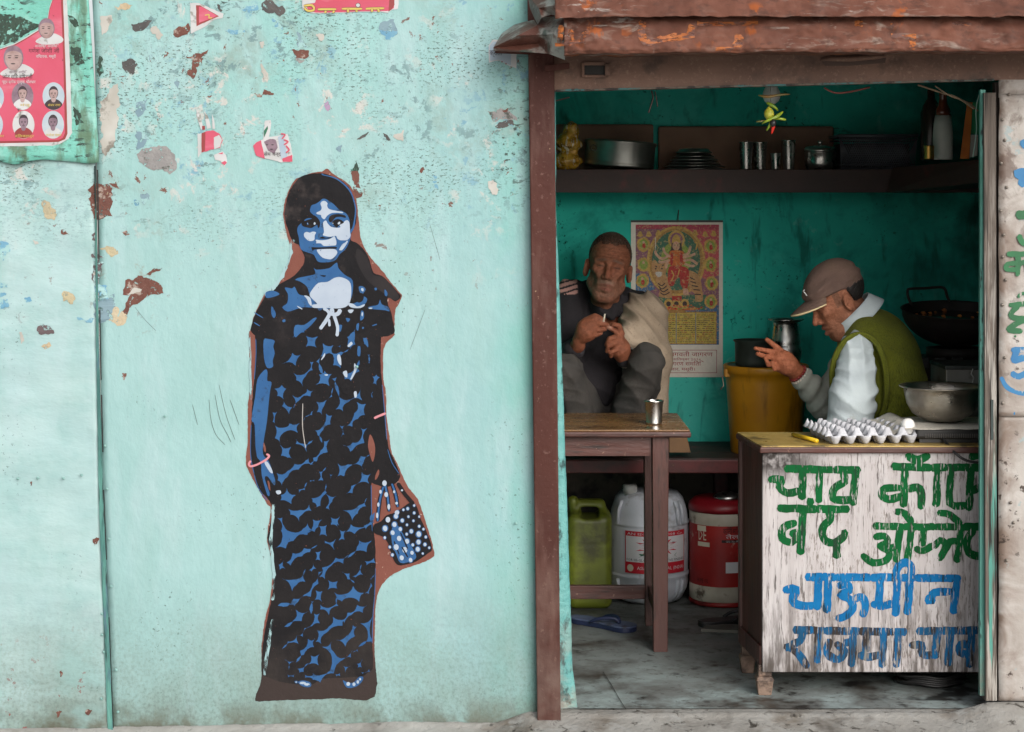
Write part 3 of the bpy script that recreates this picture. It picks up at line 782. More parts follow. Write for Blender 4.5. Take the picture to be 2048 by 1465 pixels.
M_mpl = pm('mural pale blue', lo(198, 211, 228), lo(186, 201, 220), 12, 0.7, holes=(120, 0.27, 0.32), spots=[spk(lo(120, 140, 160), 60, 0.68)])
M_mpk = pm('mural pink', lo(232, 150, 160))
M_mgy = pm('chalk scratch', lo(196, 190, 186))
M_mdk = pm('mural dim black, thinly sprayed', lo(56, 51, 52), lo(42, 40, 43), 9, 0.7, spec=0.15)
M_mwh = pm('mint overpaint', lo(176, 212, 217), lo(166, 204, 208), 20, 0.6, holes=(50, 0.46, 0.54, (1.5, 1, 0.3)))
MUR = [M_mbr, M_mbk, M_mbl, M_mpl, M_mpk, M_mgy, M_mdk, M_mwh]
Z1, Z2, Z3, Z4 = ZM(480, 320, 3.6625), ZM(480, 650, 3.488), ZM(480, 1000, 3.488), ZM(560, 330, 6.37)
mural = thing('wall_mural', 'stencilled blue and black mural of a girl in a flowered dress on the mint wall', 'mural')
MD = 0.0182
def layer(name, shapes, mi, lv, sm=4, edge=0.0):
    for k, pts in enumerate(shapes):
        q = smoothpts(pts, sm) if sm else pts
        if edge: q = rough_edge(q, edge, 2.5)
        mb_layers.setdefault(name, MB()).flat(q, MD, mi, lv)
mb_layers = {}
BR = (Z1([(400, 150), (440, 130), (530, 95), (600, 85), (640, 65), (665, 85), (690, 110), (760, 150), (815, 200), (850, 290), (865, 400), (882, 560), (910, 640), (960, 720), (1030, 800), (1100, 890), (1160, 960), (1188, 995), (1160, 1060), (1137, 1100), (1132, 1200), (1132, 1280)])
      + Z2([(1082, 70), (1020, 130), (1000, 200), (1000, 380), (1020, 480), (1022, 640), (1042, 780), (1062, 900), (1112, 1000), (1172, 1130), (1242, 1220)])
      + Z3([(1300, 170), (1340, 300), (1356, 380), (1345, 398), (1290, 432), (1150, 480), (1040, 540), (975, 620), (946, 740), (942, 900), (938, 1050), (940, 1375), (700, 1385), (400, 1395), (160, 1405), (105, 1390), (150, 1250), (150, 1040), (175, 830), (210, 700), (228, 500), (205, 350), (188, 260)])
      + Z2([(215, 1290), (190, 1250), (130, 1150), (75, 1050), (40, 960), (55, 800), (55, 560), (75, 420), (70, 300), (62, 120), (62, 50)])
      + Z1([(75, 1250), (100, 1150), (150, 1040), (200, 950), (300, 880), (340, 800), (375, 690), (360, 600), (330, 500), (318, 400), (325, 320), (360, 220)]))
layer('brown_ground', [BR], 0, 9.5, 3, 1.0)
BK = (Z1([(440, 130), (520, 103), (600, 100), (650, 112), (720, 140), (790, 195), (830, 270), (850, 360), (853, 450), (835, 500), (812, 550), (812, 590), (850, 605), (890, 640), (935, 700), (962, 780), (980, 832), (1040, 850), (1100, 905), (1150, 965), (1178, 1000), (1140, 1036), (1085, 1010), (1085, 1060), (1105, 1110), (1120, 1180), (1132, 1260), (1095, 1288), (1035, 1300)])
      + Z2([(985, 90), (980, 250), (992, 420), (1008, 600), (1026, 800), (1042, 870), (1082, 960), (1116, 1040), (1112, 1075), (1080, 1110), (1010, 1132), (940, 1112), (917, 1115), (920, 1300)])
      + Z3([(920, 30), (925, 150), (942, 300), (946, 450), (940, 650), (930, 800), (922, 1000), (930, 1100), (925, 1180), (895, 1200), (850, 1232), (700, 1240), (560, 1252), (500, 1290), (380, 1285), (280, 1270), (200, 1240), (150, 1200), (162, 1000), (186, 850), (228, 650), (232, 500), (212, 350), (190, 265), (203, 200), (226, 100)])
      + Z2([(240, 1310), (205, 1230), (130, 1140), (95, 1030), (75, 950), (77, 800), (82, 600), (97, 400), (112, 200), (105, 85)])
      + Z1([(110, 1285), (77, 1245), (112, 1130), (162, 1040), (212, 955), (300, 905), (400, 845), (462, 770), (472, 715), (450, 660), (430, 622), (390, 602), (352, 520), (327, 420), (332, 340), (367, 220)]))
layer('black_silhouette', [BK], 1, 10.0, 3, 0.8)
# thin grey spray over the pigtail, brown showing through at the base
layer('thin_spray', [Z1([(860, 650), (920, 700), (955, 780), (975, 840), (1040, 860), (1100, 910), (1165, 1000), (1130, 1030), (1070, 990), (1000, 940), (930, 880), (880, 800), (850, 720)])], 6, 10.4, 4)
layer('brown_ground', [Z2([(905, 768), (925, 790), (942, 850), (940, 910), (925, 957), (905, 900), (893, 840)]), Z2([(965, 1010), (972, 1030), (960, 1065), (943, 1082), (945, 1050)]), Z2([(165, 820), (180, 860), (178, 890), (165, 870)]), Z2([(192, 1090), (205, 1100), (212, 1155), (200, 1140)])], 0, 10.6)
# blue
blue_s = []
blue_s += [Z4([(540, 435), (590, 440), (680, 500), (750, 570), (800, 595), (850, 630), (885, 700), (890, 800), (905, 900), (870, 1010), (830, 1080), (760, 1140), (720, 1200), (660, 1235), (540, 1245), (480, 1230), (450, 1180), (420, 1140), (300, 1100), (255, 1050), (240, 930), (220, 850), (228, 790), (275, 740), (330, 690), (400, 660), (430, 645), (383, 595), (400, 520), (450, 500), (500, 470)])]
blue_s += [Z4([(960, 700), (972, 560), (940, 430), (900, 330), (820, 240), (700, 160), (560, 125), (540, 108), (530, 118), (548, 134), (690, 172), (805, 250), (885, 340), (925, 430), (955, 560), (945, 690), (920, 800), (900, 830), (905, 870), (945, 800)])]
blue_s += [Z1([(540, 790), (560, 805), (650, 795), (690, 765), (712, 755), (722, 795), (770, 845), (825, 885), (820, 1000), (780, 1060), (740, 1085), (540, 1085), (512, 1000), (490, 930), (440, 892), (405, 880), (430, 865), (500, 850), (552, 835)])]
blue_s += [Z1([(330, 935), (380, 942), (400, 930), (420, 970), (440, 990), (490, 1000), (530, 1030), (540, 1080), (470, 1080), (420, 1092), (350, 1112), (310, 1080), (345, 1050), (352, 990), (338, 960)]), Z1([(190, 970), (240, 958), (290, 985), (225, 1010), (190, 1008)]), Z1([(232, 1072), (262, 1125), (250, 1160), (230, 1130)]),
           Z1([(405, 1212), (470, 1210), (540, 1160), (560, 1165), (500, 1232), (440, 1272), (410, 1300), (395, 1280)]), Z1([(870, 930), (900, 928), (920, 950), (900, 990), (932, 1020), (912, 1060), (870, 1082), (830, 1086), (795, 1060), (840, 1050), (905, 1010), (880, 975)]),
           Z1([(1010, 1062), (1025, 1025), (1040, 1060), (1085, 1078), (1095, 1110), (1060, 1102), (1000, 1097), (940, 1090), (950, 1075)]), Z1([(887, 1108), (906, 1115), (906, 1160), (880, 1176)]), Z1([(775, 1160), (806, 1165), (790, 1190)]), Z1([(310, 1175), (330, 1168), (332, 1185), (315, 1190)]),
           Z1([(800, 1290), (840, 1262), (832, 1350), (790, 1372)]), Z1([(905, 1310), (930, 1310), (940, 1370), (910, 1340)]), Z1([(863, 1370), (882, 1375), (880, 1435), (860, 1430)]), Z1([(725, 1210), (748, 1215), (735, 1260), (720, 1240)]), Z1([(855, 1205), (872, 1200), (866, 1250), (852, 1240)]), Z1([(895, 1225), (907, 1225), (905, 1238), (895, 1238)]), Z1([(970, 1212), (1000, 1202), (998, 1210), (972, 1218)]),
           Z1([(108, 1118), (165, 1152), (162, 1158), (110, 1126)]), Z1([(105, 1190), (142, 1212), (140, 1218), (106, 1198)]), Z1([(690, 1060), (720, 1050), (712, 1085)]), Z1([(570, 1090), (600, 1095), (580, 1105)]),
           Z1([(1060, 950), (1080, 975), (1075, 1000), (1060, 990)]), Z1([(985, 940), (1000, 938), (1002, 955), (988, 955)])]
blue_s += [Z2([(165, 108), (200, 100), (242, 112), (232, 150), (242, 200), (228, 250), (230, 292), (190, 300), (168, 235)]), Z2([(175, 312), (192, 330), (190, 390), (220, 402), (207, 480), (187, 680), (167, 800), (160, 900), (200, 950), (232, 1040), (247, 1100), (235, 1117), (195, 1060), (172, 1072), (207, 1175), (190, 1186), (152, 1050), (146, 960), (112, 900), (102, 700), (80, 660), (106, 500), (122, 380)])]
for pts in blue_s: layer('blue_paint', [pts], 2, 10.8, 3)
st2 = [[(385, 20), (460, 0), (440, 50), (380, 80)], [(470, 85), (535, 90), (525, 150), (468, 145)], [(305, 265), (365, 205), (410, 215), (385, 275)], [(580, 150), (640, 160), (640, 215), (590, 215), (560, 260), (580, 320), (545, 250)],
       [(390, 335), (470, 325), (480, 275), (500, 275), (495, 320), (460, 350), (440, 410), (405, 375)], [(250, 450), (290, 430), (315, 450), (300, 510), (265, 490)], [(380, 495), (440, 490), (460, 460), (495, 470), (480, 500), (420, 520), (385, 565)], [(540, 410), (560, 350), (590, 330), (630, 350), (615, 415)],
       [(300, 570), (310, 545), (355, 575), (340, 615)], [(230, 620), (255, 615), (245, 680), (230, 670)], [(545, 540), (600, 530), (635, 460), (632, 510), (590, 560), (575, 610), (548, 595)], [(660, 400), (685, 395), (690, 480), (740, 520), (820, 450), (825, 520), (750, 530), (720, 580), (680, 570), (700, 500)],
       [(815, 560), (865, 570), (860, 630), (820, 650), (790, 695), (760, 690), (800, 620)], [(525, 730), (570, 720), (595, 640), (630, 650), (620, 700), (580, 730), (575, 800), (550, 760)], [(260, 710), (320, 720), (340, 700), (395, 700), (385, 750), (310, 750), (290, 815), (260, 780)], [(700, 710), (730, 705), (725, 760), (705, 775)],
       [(735, 830), (790, 820), (840, 790), (835, 740), (870, 740), (855, 820), (790, 860), (780, 870)], [(400, 805), (440, 830), (495, 810), (460, 875), (400, 830)], [(290, 850), (350, 860), (360, 930), (330, 920), (295, 910)], [(580, 830), (610, 820), (600, 890), (540, 940), (505, 960), (520, 920), (560, 880)],
       [(280, 1030), (340, 1020), (380, 980), (440, 960), (455, 945), (480, 985), (400, 1010), (340, 1050), (310, 1110), (285, 1070)], [(705, 970), (760, 975), (830, 930), (885, 920), (845, 970), (845, 1005), (790, 975), (740, 1040), (705, 1040)], [(555, 1030), (595, 1005), (580, 1080), (550, 1080)],
       [(845, 1045), (895, 1055), (885, 1110), (840, 1100), (795, 1160), (760, 1165), (790, 1120)], [(415, 1150), (460, 1110), (450, 1150), (415, 1170)], [(295, 1190), (325, 1150), (375, 1190), (350, 1240), (290, 1220)], [(510, 1210), (570, 1180), (590, 1130), (595, 1180), (560, 1250), (540, 1260), (515, 1230)], [(605, 1190), (665, 1205), (640, 1235), (630, 1290), (605, 1270)],
       [(830, 1265), (870, 1225), (865, 1270), (820, 1310), (790, 1350), (740, 1290)], [(355, 1290), (420, 1295), (470, 1265), (480, 1300), (430, 1320), (415, 1360), (365, 1320)], [(640, 1350), (690, 1350), (680, 1410), (640, 1390)], [(915, 1330), (915, 1390), (880, 1420), (870, 1400)],
       [(930, 365), (950, 355), (968, 370), (955, 420), (932, 405)], [(820, 150), (838, 155), (838, 210), (822, 210)], [(892, 215), (905, 212), (905, 262), (894, 262)], [(860, 95), (885, 92), (890, 150), (868, 130)], [(650, 200), (700, 195), (745, 180), (700, 285), (658, 270)], [(755, 90), (800, 40), (800, 130), (770, 160)], [(715, 330), (790, 320), (820, 265), (820, 325), (775, 380), (740, 370)], [(490, 1085), (520, 1080), (515, 1092), (492, 1094)], [(622, 1040), (645, 1045), (632, 1070)], [(915, 480), (925, 470), (922, 505)], [(680, 150), (705, 140), (698, 160)], [(495, 610), (508, 600), (500, 630), (450, 660), (460, 640)]]
st3 = [[(280, 150), (310, 150), (320, 195), (360, 225), (420, 205), (440, 180), (465, 215), (440, 240), (370, 270), (330, 310), (270, 310), (310, 260), (305, 220)], [(510, 150), (560, 150), (540, 190), (520, 215), (480, 220), (505, 195)], [(640, 160), (690, 125), (685, 175), (640, 170)], [(560, 190), (600, 185), (600, 245), (560, 240)],
       [(790, 175), (850, 190), (915, 110), (910, 165), (870, 190), (810, 225), (760, 220)], [(695, 215), (730, 225), (725, 270), (695, 275)], [(600, 290), (660, 280), (650, 340), (600, 300)], [(830, 300), (895, 300), (870, 360), (800, 360), (770, 390), (820, 330)], [(350, 425), (380, 375), (440, 350), (510, 335), (470, 370), (430, 390), (370, 440)], [(530, 370), (560, 365), (555, 415), (530, 415)],
       [(275, 455), (300, 430), (310, 480), (280, 480)], [(480, 490), (510, 450), (525, 480), (500, 495)], [(590, 470), (660, 420), (730, 405), (700, 450), (640, 460), (605, 530), (575, 520)], [(840, 465), (850, 520), (810, 535), (790, 530), (830, 500)], [(720, 510), (760, 520), (790, 570), (750, 550)], [(315, 550), (370, 560), (440, 505), (440, 570), (390, 590), (370, 620)],
       [(445, 660), (490, 600), (520, 540), (540, 535), (520, 600), (480, 670), (410, 700), (400, 735), (345, 700), (310, 715), (390, 680)], [(620, 570), (670, 575), (670, 615), (620, 620)], [(535, 640), (570, 645), (565, 700), (530, 690)], [(680, 650), (740, 660), (780, 620), (835, 655), (810, 700), (770, 680), (720, 700), (690, 690)], [(575, 735), (640, 745), (660, 700), (670, 740), (620, 790), (575, 760)],
       [(500, 715), (520, 710), (500, 780)], [(390, 780), (460, 790), (420, 840), (330, 870), (375, 840)], [(810, 750), (865, 750), (840, 790), (780, 800), (745, 845), (730, 830), (760, 790)], [(510, 815), (540, 815), (540, 865), (500, 880), (450, 935), (425, 930), (460, 890), (500, 870)], [(640, 840), (700, 855), (690, 885), (610, 920), (580, 980), (550, 970), (560, 910), (620, 890)],
       [(850, 880), (915, 840), (915, 980), (840, 1000), (890, 940)], [(780, 895), (800, 900), (790, 950), (740, 1005), (690, 970), (740, 955)], [(390, 955), (395, 1000), (310, 1030), (340, 990)], [(470, 990), (510, 985), (500, 1030), (450, 1070), (410, 1110), (430, 1050)],
       [(590, 1055), (640, 1025), (650, 1080), (690, 1115), (750, 1070), (740, 1110), (700, 1120), (650, 1190), (580, 1240), (540, 1225), (540, 1190), (590, 1200), (640, 1140)], [(500, 1095), (545, 1085), (540, 1145), (490, 1140)], [(795, 1060), (820, 1040), (822, 1060)], [(315, 1120), (370, 1130), (340, 1175)], [(410, 1180), (470, 1150), (440, 1195), (415, 1210)], [(820, 1145), (850, 1120), (845, 1165), (825, 1165)],
       [(725, 1165), (765, 1165), (735, 1200)], [(460, 1225), (510, 1220), (510, 1250), (460, 1240)], [(335, 1220), (375, 1220), (370, 1235), (340, 1235)], [(855, 1200), (895, 1185), (900, 1200), (860, 1210)], [(880, 430), (930, 410), (938, 440), (890, 450)], [(880, 640), (910, 560), (930, 540), (920, 600), (900, 640)], [(670, 1215), (695, 1210), (695, 1228), (672, 1228)]]
def grow(q, k=1.2):
    cx_ = sum(p_[0] for p_ in q) / len(q); cy_ = sum(p_[1] for p_ in q) / len(q)
    return [(cx_ + (x - cx_) * k, cy_ + (y - cy_) * k) for x, y in q]
for q in st2: layer('blue_paint', [Z2(star(grow(q, 1.28), 0.2))], 2, 10.8, 0, 0.8)
for q in st3: layer('blue_paint', [Z3(star(grow(q, 1.35), 0.2))], 2, 10.8, 0, 0.8)
# feet and blue rim lines
layer('blue_paint', [Z3([(405, 1272), (440, 1260), (490, 1275), (495, 1300), (470, 1308), (430, 1298)]), Z3([(718, 1260), (745, 1272), (790, 1276), (830, 1236), (860, 1238), (848, 1272), (805, 1305), (745, 1310)]), Z3([(380, 1268), (395, 1262), (405, 1272), (392, 1282)])], 2, 10.8)
for pts in (Z2([(1030, 870), (1060, 960), (1110, 1040)]), Z2([(992, 420), (1008, 600), (1024, 800)]), Z2([(110, 100), (112, 200), (100, 380)]), Z2([(78, 700), (74, 900), (96, 1030), (130, 1140), (190, 1225)]), Z3([(945, 480), (940, 650), (928, 800), (922, 1000)]), Z2([(915, 1120), (918, 1300), (922, 1440)])):
    add_stroke(mb_layers['blue_paint'], pts, 1.5, MD, 2, 10.9)
# pale blue
pale = [Z4([(515, 500), (530, 470), (570, 460), (605, 490), (600, 520), (620, 560), (680, 580), (790, 600), (800, 615), (740, 612), (660, 615), (600, 650), (565, 695), (530, 670), (520, 640), (475, 630), (465, 610), (520, 580), (530, 540)]),
        Z4([(550, 735), (585, 710), (605, 745), (650, 790), (720, 803), (770, 795), (760, 770), (800, 740), (850, 705), (885, 740), (892, 850), (900, 900), (880, 940), (840, 962), (770, 962), (730, 940), (710, 905), (640, 918), (580, 908), (545, 895), (560, 860), (555, 800)]),
        Z4([(310, 870), (340, 855), (380, 866), (410, 852), (460, 860), (442, 900), (435, 960), (370, 970), (320, 930), (305, 900)]), Z4([(455, 955), (520, 962), (600, 955), (660, 932), (690, 910), (715, 950), (715, 1020), (660, 1030), (560, 1035), (520, 1002), (460, 1000), (466, 985)]),
        Z4([(755, 1080), (790, 1020), (850, 967), (860, 990), (800, 1080), (770, 1090)]), Z4([(470, 1085), (520, 1077), (640, 1072), (700, 1077), (730, 1110), (715, 1150), (660, 1200), (610, 1202), (540, 1182), (490, 1130)]),
        Z1([(530, 950), (575, 902), (640, 895), (690, 866), (740, 860), (800, 890), (815, 950), (806, 1040), (770, 1080), (700, 1090), (650, 1085), (540, 1085), (530, 1062), (565, 1055), (530, 1020), (510, 990)]), Z1([(470, 995), (500, 1000), (518, 1020), (525, 1070), (505, 1055), (490, 1020)]),
        Z1([(790, 1050), (830, 1056), (860, 1075), (912, 1058), (905, 1075), (870, 1087), (810, 1080)]), Z1([(792, 1100), (832, 1098), (818, 1122), (800, 1120)]), Z1([(420, 1070), (455, 1090), (452, 1096), (425, 1080)]), Z1([(890, 940), (905, 945), (902, 965), (888, 955)]), Z1([(945, 1085), (968, 1082), (966, 1092), (948, 1092)]), Z1([(892, 1120), (902, 1120), (898, 1145), (890, 1140)]),
        Z2([(680, 212), (695, 208), (705, 240), (706, 282), (690, 270), (678, 240)]), Z2([(718, 330), (745, 322), (748, 365), (730, 360)]), Z2([(800, 268), (815, 300), (805, 335), (780, 380), (770, 375), (795, 320), (795, 290)]), Z2([(565, 245), (590, 198), (593, 215), (575, 240)]), Z2([(750, 145), (775, 118), (785, 135), (760, 155)]), Z2([(795, 470), (812, 465), (815, 500), (800, 508)]), Z2([(590, 348), (612, 345), (610, 355), (595, 354)]),
        Z2([(170, 962), (190, 955), (218, 1000), (229, 1035), (210, 1030), (190, 1000)]), Z2([(250, 1160), (280, 1155), (286, 1175), (262, 1183)])]
for pts in pale: layer('pale_paint', [pts], 3, 11.4, 3)
for pts, w in ((Z1([(612, 1088), (640, 1105), (655, 1130)]), 6), (Z1([(735, 1098), (720, 1125), (690, 1138)]), 8), (Z1([(660, 1125), (625, 1185), (588, 1238)]), 7.5), (Z1([(688, 1138), (715, 1225), (710, 1290)]), 6.5), (Z1([(652, 1170), (656, 1218)]), 5), (Z1([(670, 1090), (680, 1140)]), 9)):
    add_stroke(mb_layers['pale_paint'], pts, w, MD, 3, 11.5)
for cx, cy, rx, ry in ((437, 1278, 22, 9), (467, 1288, 20, 9), (755, 1285, 13, 14), (795, 1287, 11, 13), (822, 1271, 9, 12), (838, 1252, 7, 9), (392, 1272, 6, 5)):
    layer('pale_paint', [Z3(ell(cx, cy, rx, ry, 14))], 3, 11.5, 0)
# dark details of the face
dark = [Z4([(275, 740), (300, 705), (345, 668), (400, 640), (450, 650), (490, 690), (512, 740), (503, 790), (485, 806), (472, 765), (430, 790), (390, 806), (310, 790), (280, 770)]), Z4([(620, 690), (650, 645), (720, 628), (800, 635), (838, 655), (832, 675), (780, 664), (720, 668), (690, 690), (655, 730), (630, 725)]),
        Z4([(660, 735), (700, 700), (760, 695), (815, 735), (768, 762), (735, 790), (720, 800), (690, 772)]), Z4([(400, 1050), (420, 1050), (500, 1052), (700, 1045), (722, 1060), (700, 1070), (520, 1072), (440, 1080), (415, 1096)]), Z4([(505, 935), (540, 915), (580, 928), (650, 925), (640, 940), (590, 940), (540, 942)]), Z1([(590, 846), (630, 848), (615, 858)]),
        Z2([(95, 705), (102, 760), (107, 850), (116, 920), (85, 912), (80, 800)]), Z1([(840, 1000), (870, 975), (905, 985), (900, 1030), (865, 1045)])]
for pts in dark: layer('dark_detail', [pts], 1, 11.8, 3)
layer('dark_detail', [Z2(rough_edge(ell(745, 440, 42, 48, 22), 8, 12))], 1, 11.8, 0)
for pts in (Z4([(310, 705), (350, 682), (410, 684), (345, 705), (318, 716)]), Z4([(342, 740), (356, 738), (362, 766), (345, 760)]), Z4([(700, 910), (735, 958), (850, 967), (790, 1012), (742, 1002), (716, 960)])): layer('blue_detail', [pts], 2, 12.1, 3)
for pts in (Z4([(430, 745), (442, 730), (456, 752), (435, 766)]), Z4([(735, 745), (755, 725), (768, 735), (762, 755), (742, 760)]), Z4([(668, 738), (680, 745), (675, 753)]), Z4([(348, 744), (355, 744), (356, 758)])): layer('pale_detail', [pts], 3, 12.3, 3)
# bangles, scratch
bg = MB()
add_stroke(bg, Z2([(75, 950), (62, 972), (75, 988), (120, 975), (180, 942), (203, 915), (185, 903)]), 4.2, MD, 4, 12.2)
bg.build('bangle_paint', MUR, parent=mural)
bg = MB(); add_stroke(bg, Z2([(937, 652), (960, 640), (1016, 618)]), 4.6, MD, 4, 12.2); bg.build('bangle_paint', MUR, parent=mural)
bg = MB(); add_stroke(bg, Z2([(438, 550), (436, 700), (446, 790), (458, 858)]), 1.6, MD, 5, 12.2); bg.build('chalk_line', MUR, parent=mural)
# the dotted bag
bagb = MB()
for pts in ([(1000, 1130), (975, 1230), (960, 1370)], [(1008, 1105), (1030, 1200), (1040, 1300)], [(1060, 1110), (1085, 1180), (1100, 1270)], [(1100, 1105), (1150, 1180), (1210, 1250)]):
    add_stroke(bagb, Z2(pts), 8, MD, 1, 11.0)
    add_stroke(bagb, Z2(pts), 4, MD, 2, 11.2)
bagb.flat(rough_edge(smoothpts(Z3([(940, 170), (985, 150), (1020, 110), (1080, 90), (1140, 50), (1190, 20), (1230, 40), (1260, 130), (1300, 220), (1340, 340), (1310, 375), (1230, 430), (1160, 450), (1100, 455), (1060, 390), (1030, 300), (1000, 260), (940, 235), (930, 200)]), 3), .5, 3), MD, 1, 11.4)
bagb.flat(smoothpts(Z3([(1060, 200), (1100, 180), (1150, 260), (1200, 330), (1230, 400), (1190, 430), (1120, 440), (1090, 380), (1060, 300)]), 3), MD, 2, 11.5)
for pts in ([(1075, 290), (1110, 380)], [(1120, 230), (1170, 340)], [(1130, 330), (1170, 400)]): add_stroke(bagb, Z3(pts), 2.6, MD, 1, 11.6)
for cx, cy, r in ((1012, 200, 17), (1077, 173, 16), (1088, 115, 15), (1132, 145, 12), (1065, 230, 15), (1118, 205, 13), (1110, 270, 17), (1165, 290, 16), (1090, 330, 19), (1150, 350, 19), (1195, 220, 13), (1247, 240, 17), (1245, 295, 15), (1240, 345, 15), (1200, 370, 13), (1128, 405, 16), (1190, 420, 14), (1215, 92, 9), (1170, 62, 10), (1165, 175, 8), (1250, 185, 9), (1280, 205, 8), (1296, 260, 9), (1290, 312, 11), (1205, 315, 10), (1163, 240, 9), (1210, 147, 8), (1030, 140, 12), (1100, 85, 10), (1140, 70, 8), (1063, 385, 10), (1175, 118, 8), (1320, 335, 8), (1275, 375, 7), (1215, 40, 8), (1010, 265, 9), (1045, 330, 9), (1250, 118, 7)):
    bagb.flat(Z3(ell(cx, cy, r * 1.35, r * 1.5, 14, 0.3)), MD, 2, 11.7)
    bagb.flat(Z3(ell(cx, cy, r * .9, r * 1.1, 14, -0.2)), MD, 3, 12.0)
for cx, cy, rx, ry in ((1008, 1105, 16, 20), (1020, 1185, 13, 18), (1038, 1270, 10, 20), (980, 1165, 9, 14), (965, 1255, 8, 16), (957, 1330, 8, 20), (1075, 1165, 8, 10), (1092, 1245, 10, 10), (1130, 1155, 8, 7), (1032, 1360, 16, 20), (1095, 1310, 16, 16)):
    bagb.flat(Z2(ell(cx, cy, rx, ry, 12)), MD, 3, 12.0)
bagb.build('painted_bag', MUR, parent=mural, kind='stuff')
for nm, mb in mb_layers.items(): mb.build(nm, MUR, parent=mural, kind='stuff')
# mint overpaint brushed around the figure's edge
ov = MB()
for pts, w in (([(585, 480), (578, 520), (560, 560), (530, 590)], 7), ([(499, 660), (500, 720), (503, 800)], 5), ([(548, 1010), (542, 1080), (548, 1150), (545, 1200)], 7), ([(545, 1240), (536, 1300), (530, 1350)], 7)):
    add_stroke(ov, pts, w, MD, 7, 10.7, jit=0.6)
ov.build('overpaint', MUR, parent=mural, kind='stuff')

# ------------------------------------------------------------------ door post, lintel, awning, jamb, tin panel
M_post = pm('brown oxide painted steel', lo(90, 46, 36), lo(78, 38, 29), 5, 0.65, spec=0.25, bump=0.2, bscale=50,
            spots=[dict(color=lo(140, 108, 98), scale=60, lo=0.6, hi=0.68, amt=0.5), dict(color=lo(130, 98, 88), scale=6, lo=0.5, hi=0.7, stretch=(2, 1, 0.4), amt=0.6),
                   dict(color=lo(164, 140, 110), scale=24, lo=0.7, hi=0.72), dict(color=lo(150, 132, 122), scale=5, lo=0.3, hi=0.6, z=(0.5, 0.0), amt=0.65)])
M_lint = pm('brown painted lintel', lin(104, 76, 62), lin(86, 60, 48), 4, 0.65, bump=0.25, bscale=60,
            spots=[dict(color=lin(130, 104, 88), scale=90, lo=0.56, hi=0.70, amt=0.6), dict(color=lin(60, 42, 34), scale=9, lo=0.54, hi=0.68, amt=0.8)])
post = thing('door_post', 'brown painted steel post at the left side of the doorway', 'post')
pb = MB()
pb.hexa([P(1075, 1480, -0.035), P(1122, 1480, -0.035), P(1106, -150, -0.035), P(1053, -150, -0.035)], [P(1075, 1480, -0.035) + Vector((0, .075, 0)), P(1122, 1480, -0.035) + Vector((0, .075, 0)), P(1106, -150, -0.035) + Vector((0, .075, 0)), P(1053, -150, -0.035) + Vector((0, .075, 0))])
pb.build('upright', M_post, parent=post, bevel=0.004)
lb = MB(); lb.hexa([P(1088, 144, -0.05), P(1139, 138, -0.05), P(1139, 126, -0.05), P(1088, 130, -0.05)], [P(1088, 144, -0.035), P(1139, 138, -0.035), P(1139, 126, -0.035), P(1088, 130, -0.035)])
lb.build('latch_bar', M_post, parent=post, bevel=0.002)
# mint plastered inner edge leaning out at its foot
M_jamb = pm('mint jamb edge', lo(104, 182, 180), lo(130, 200, 196), 9, 0.65, bump=0.8, bscale=40,
            spots=[dict(color=lo(52, 96, 96), scale=26, lo=0.55, hi=0.63, stretch=(1, 1, 0.5)), dict(color=lo(176, 172, 160), scale=12, lo=0.4, hi=0.6, z=(0.35, 0.0), amt=0.8), dict(color=lo(96, 70, 52), scale=14, lo=0.5, hi=0.6, z=(0.1, 0.0))])
def jfn(u, v):
    y = 1436 - (1436 - 150) * v
    xr = 1112 + 36 * max(0, (y - 420) / 1000) ** 0.9 + (8 * max(0, (y - 1330) / 100) if y > 1330 else 0)
    p = P(1085 + (xr - 1085) * u, y, 0.05)
    k = 1 + 0 * u
    yy = 0.045 + 0.004 * fbm(p.x * 20, p.z * 9) + (0.012 * u ** 4)
    return (p.x + 0.002 * fbm(p.z * 14, 3) * u, yy, p.z)
MB().grid(jfn, 8, 110).build('doorway_edge', M_jamb, label='mint plastered wall edge leaning out beside the brown post', cat='wall edge', solid=0.035)

lint = thing('lintel', 'dark brown painted steel lintel over the doorway under the awning', 'lintel')
def lintel_y(x): return 182 - 22 * (min(x, 2000) - 1110) / 880
lm = MB()
for i in range(42):
    xa, xb = 1100 + i * 45, 1100 + (i + 1) * 45
    q = lambda d: [P(xa, lintel_y(xa), d), P(xb, lintel_y(xb), d), P(xb, -60, d), P(xa, -60, d)]
    a = q(0.0); b_ = [Vector((p.x, 0.055, p.z)) for p in a]
    lm.add(a + b_, [(0, 1, 2, 3), (0, 4, 5, 1), (7, 6, 5, 4)])
lm.build('beam', M_lint, parent=lint)
lc = MB()
for i in range(60):      # chipped light line of the beam's lower lip
    xa, xb = 1112 + i * 14.6, 1112 + (i + 1) * 14.6
    t = 2.2 + 1.6 * fbm(i * .35, 1)
    q = [P(xa, lintel_y(xa) + 1.5, -.004), P(xb, lintel_y(xb) + 1.5, -.004), P(xb, lintel_y(xb) - t, -.004), P(xa, lintel_y(xa) - t, -.004)]
    lc.hexa(q, [Vector((p.x, 0.03, p.z)) for p in q])
lc.build('beam_lip', pm('chipped lip', lo(136, 120, 104), lo(96, 84, 74), 20, 0.7, spots=[dict(color=lo(70, 130, 130), scale=14, lo=0.52, hi=0.6), dict(color=lo(50, 40, 34), scale=30, lo=0.5, hi=0.56)]), parent=lint)
